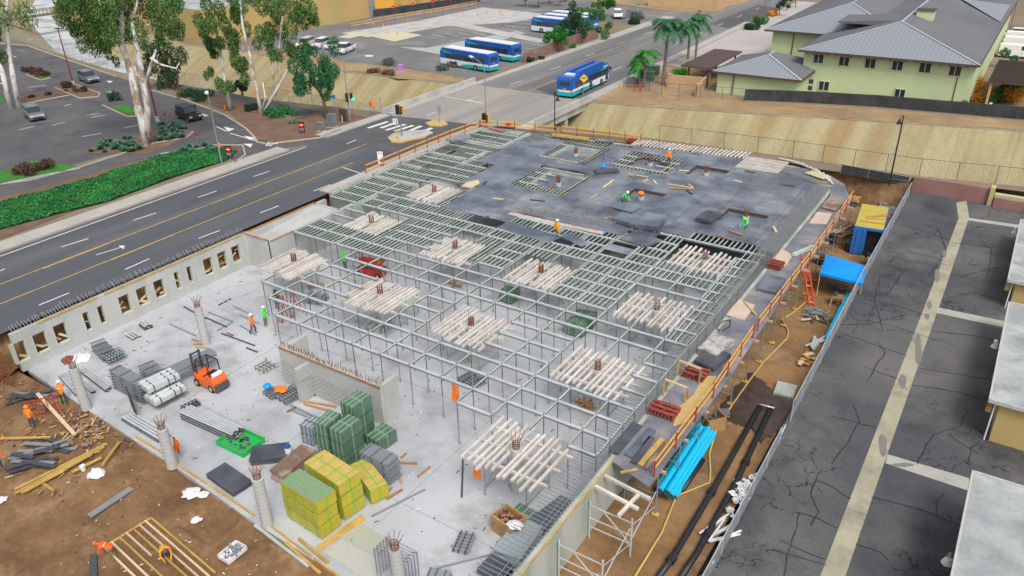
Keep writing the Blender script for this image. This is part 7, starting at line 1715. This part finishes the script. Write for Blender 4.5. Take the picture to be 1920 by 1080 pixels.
for lb,x,y,rx,rz_,m_ in (('round dark green bush beside the lawn island',216,190,.9,1.5,m_leafd),('dark brown bush on the left lawn, left part',38,325,1.3,1.0,m_leafbr),('dark brown bush on the left lawn, right part',70,318,1.7,1.0,m_leafbr),('brown bush on the upper island, left one',52,134,.9,.8,m_leafbr),('brown bush on the upper island, middle one',68,138,1.0,.9,m_leafbr),('brown bush on the upper island, right one',84,142,1.0,.9,m_leafbr),('brown bush by the red lamp post foot, left one',130,164,1.0,1.0,m_leafbr),('brown bush by the red lamp post foot, right one',155,171,.8,.9,m_leafbr),
    ('small brown bush in the bare bed, left one',60,183,.5,.4,m_leafbr),('small brown bush in the bare bed, right one',90,178,.6,.5,m_leafbr),('wide dark green bush above the lane, left one',355,180,1.6,1.2,m_leafd),('wide dark green bush above the lane, right one',380,185,1.8,1.2,m_leafd),('round dark bush beside the slender eucalyptus',470,207,1.0,1.0,m_leafd),('clipped round hedge ball by the multi trunk tree, left half',510,216,1.3,1.1,m_hedge),('clipped round hedge ball by the multi trunk tree, right half',535,218,1.3,1.1,m_hedge),('small green plant on the mulch bed',552,232,.5,.5,m_agave),
    ('dark green bush in front of the buses',828,132,1.0,1.0,m_leafd),('dark red bush beside the green one in front of the buses',850,126,1.0,1.0,m_leafbr),('green bush at the brown wall end',992,115,1.2,.9,m_leafd),('small dark bush on the verge by the brown wall',1010,112,.7,.6,m_leafd),('low green bush on the verge in the middle of the brown wall',1075,90,.8,.7,m_leafb),('round dark bush at the far junction corner',1191,46,1.3,1.2,m_leafd),('grey bush behind the round one at the far junction',1192,34,1.5,1.6,mat('leaf_grey',(.12,.15,.12),.8,island=.4)),('orange flowering bush at the green building forecourt',1451,30,1.0,1.2,m_leafo),('bright green shrub in front of the tan wall',1271,142,1.4,1.2,m_leafb),
    ('orange bush right of the lime green building, tall one',1832,178,1.2,2.6,m_leafo),('orange bush right of the lime green building, low one',1842,192,1.3,1.2,m_leafo),('orange bush at the right behind the screen fence, left one',1893,192,1.3,1.8,m_leafo),('orange bush at the right behind the screen fence, right one',1908,190,1.1,1.8,m_leafo),('green bush between the orange bushes, left one',1858,192,1.3,1.2,m_leaf),('green bush between the orange bushes, middle one',1878,184,1.4,1.4,m_leafb),('green bush between the orange bushes, right one',1915,180,1.4,1.6,m_leaf),('dark red bush under the dark pergola',1887,172,1.3,1.3,m_leafbr),
    ('bush group at the far right pavement, left one',1410,55,1.4,1.2,m_leafd),('bush group at the far right pavement, right one',1425,45,1.3,1.6,m_leaf),('dry grey bush on the bank below the bus yard, left one',700,137,1.0,.7,mat('leaf_dry',(.16,.11,.07),.9,island=.4)),('dry grey bush on the bank below the bus yard, middle one',730,140,1.3,.8,MT['leaf_dry']),('dry grey bush on the bank below the bus yard, by the fence',727,121,1.6,1.1,mat('leaf_grey',(.12,.15,.12))),('dark hedge at the back of the far bus row, left one',1060,32,2.6,1.6,m_leafd),('dark hedge at the back of the far bus row, right one',1098,35,3.6,2.0,m_leaf),('dark green tuft at the upper left above the lane end',1140,10,2.2,1.4,m_leafd)):
    bush(lb,x,y,rx,rx,rz_,m_,int(500+420*rx*rx),.2 if y>100 else .3)
def agave(n,poly,lb,grp):
    k=0
    for _ in range(4000):
        if k>=n: break
        x=random.uniform(min(p[0] for p in poly),max(p[0] for p in poly)); y=random.uniform(min(p[1] for p in poly),max(p[1] for p in poly))
        if not inpoly(x,y,poly): continue
        k+=1; q=P(x,y,.05); s=random.uniform(.6,1.1)
        if not AG:
            b=MB().mat(m_agave)
            for i in range(34):
                a=i*2.4; el=R(20+55*((i*7)%34)/34); l=.85*random.uniform(.8,1.1); d=Vector((math.cos(a)*math.cos(el),math.sin(a)*math.cos(el),math.sin(el))); sd=Vector((-math.sin(a),math.cos(a),0))*.09
                b.quad([tuple(-sd*.6),tuple(d*l*.5-sd+Vector((0,0,.03))),tuple(d*l),tuple(d*l*.5+sd+Vector((0,0,.03))),tuple(sd*.6)])
            o=b.build('agave'); AG.append(o)
        else: o=AG[0].copy(); C.objects.link(o)
        o.location=q; o.scale=(s,s,s*.9); o.rotation_euler=(0,0,random.uniform(0,6)); tag(o,lb,'agave',group=grp)
AG=[]
agave(34,[(165,285),(200,262),(255,258),(270,285),(240,290),(200,296)],'spiky blue green agave in the bed left of the big eucalyptus foot','agaves left of the eucalyptus')
agave(34,[(288,270),(300,235),(325,228),(350,240),(345,258),(300,268)],'spiky blue green agave in the bed right of the big eucalyptus foot','agaves right of the eucalyptus')
agave(14,[(335,288),(345,275),(400,275),(420,285),(380,290)],'pale green agave at the tip of the long hedge','agaves at the hedge tip')
# long ground cover hedge
hp_=[(0,382),(60,368),(180,335),(300,295),(340,288),(420,278),(445,285),(425,302),(330,332),(200,380),(120,400),(0,432),(-150,470),(-150,420)]
W_=pts(hp_,0); xs_=[p[0] for p in W_]; ys_=[p[1] for p in W_]; n=70000; arr=[]
while len(arr)<n:
    X=rng.uniform(min(xs_),max(xs_),4000); Y=rng.uniform(min(ys_),max(ys_),4000)
    for x,y in zip(X,Y):
        if inpoly(x,y,W_):
            hh_=.16+.2*noise.noise((x*.45,y*.45,0))+.12*noise.noise((x*2,y*2,4)); arr.append((x,y,max(.05,hh_*rng.uniform(.5,1.1)+.12)))
arr=np.array(arr[:n]); a=rng.normal(size=(n,3)); a[:,2]=abs(a[:,2])*1.2; a/=np.linalg.norm(a,axis=1)[:,None]; b2=np.cross(a,rng.normal(size=(n,3))); b2/=np.linalg.norm(b2,axis=1)[:,None]; s=.16*rng.uniform(.5,1.4,n)[:,None]
v=np.stack([arr-a*s*.5,arr-b2*s*.4,arr+a*s*.6,arr+b2*s*.4],1).reshape(-1,3)
me=bpy.data.meshes.new('hedge'); me.from_pydata(v.tolist(),[],[(4*i,4*i+1,4*i+2,4*i+3) for i in range(n)]); me.materials.append(m_hedge)
o=bpy.data.objects.new('ground_cover',me); C.objects.link(o); tag(o,'long dense green ground cover strip between the street pavement and the lane','ground cover',kind='stuff')
flat('ground_cover_soil',[tuple(p) for p in W_],.07,mat('hedge_soil',(.012,.05,.02),.95))
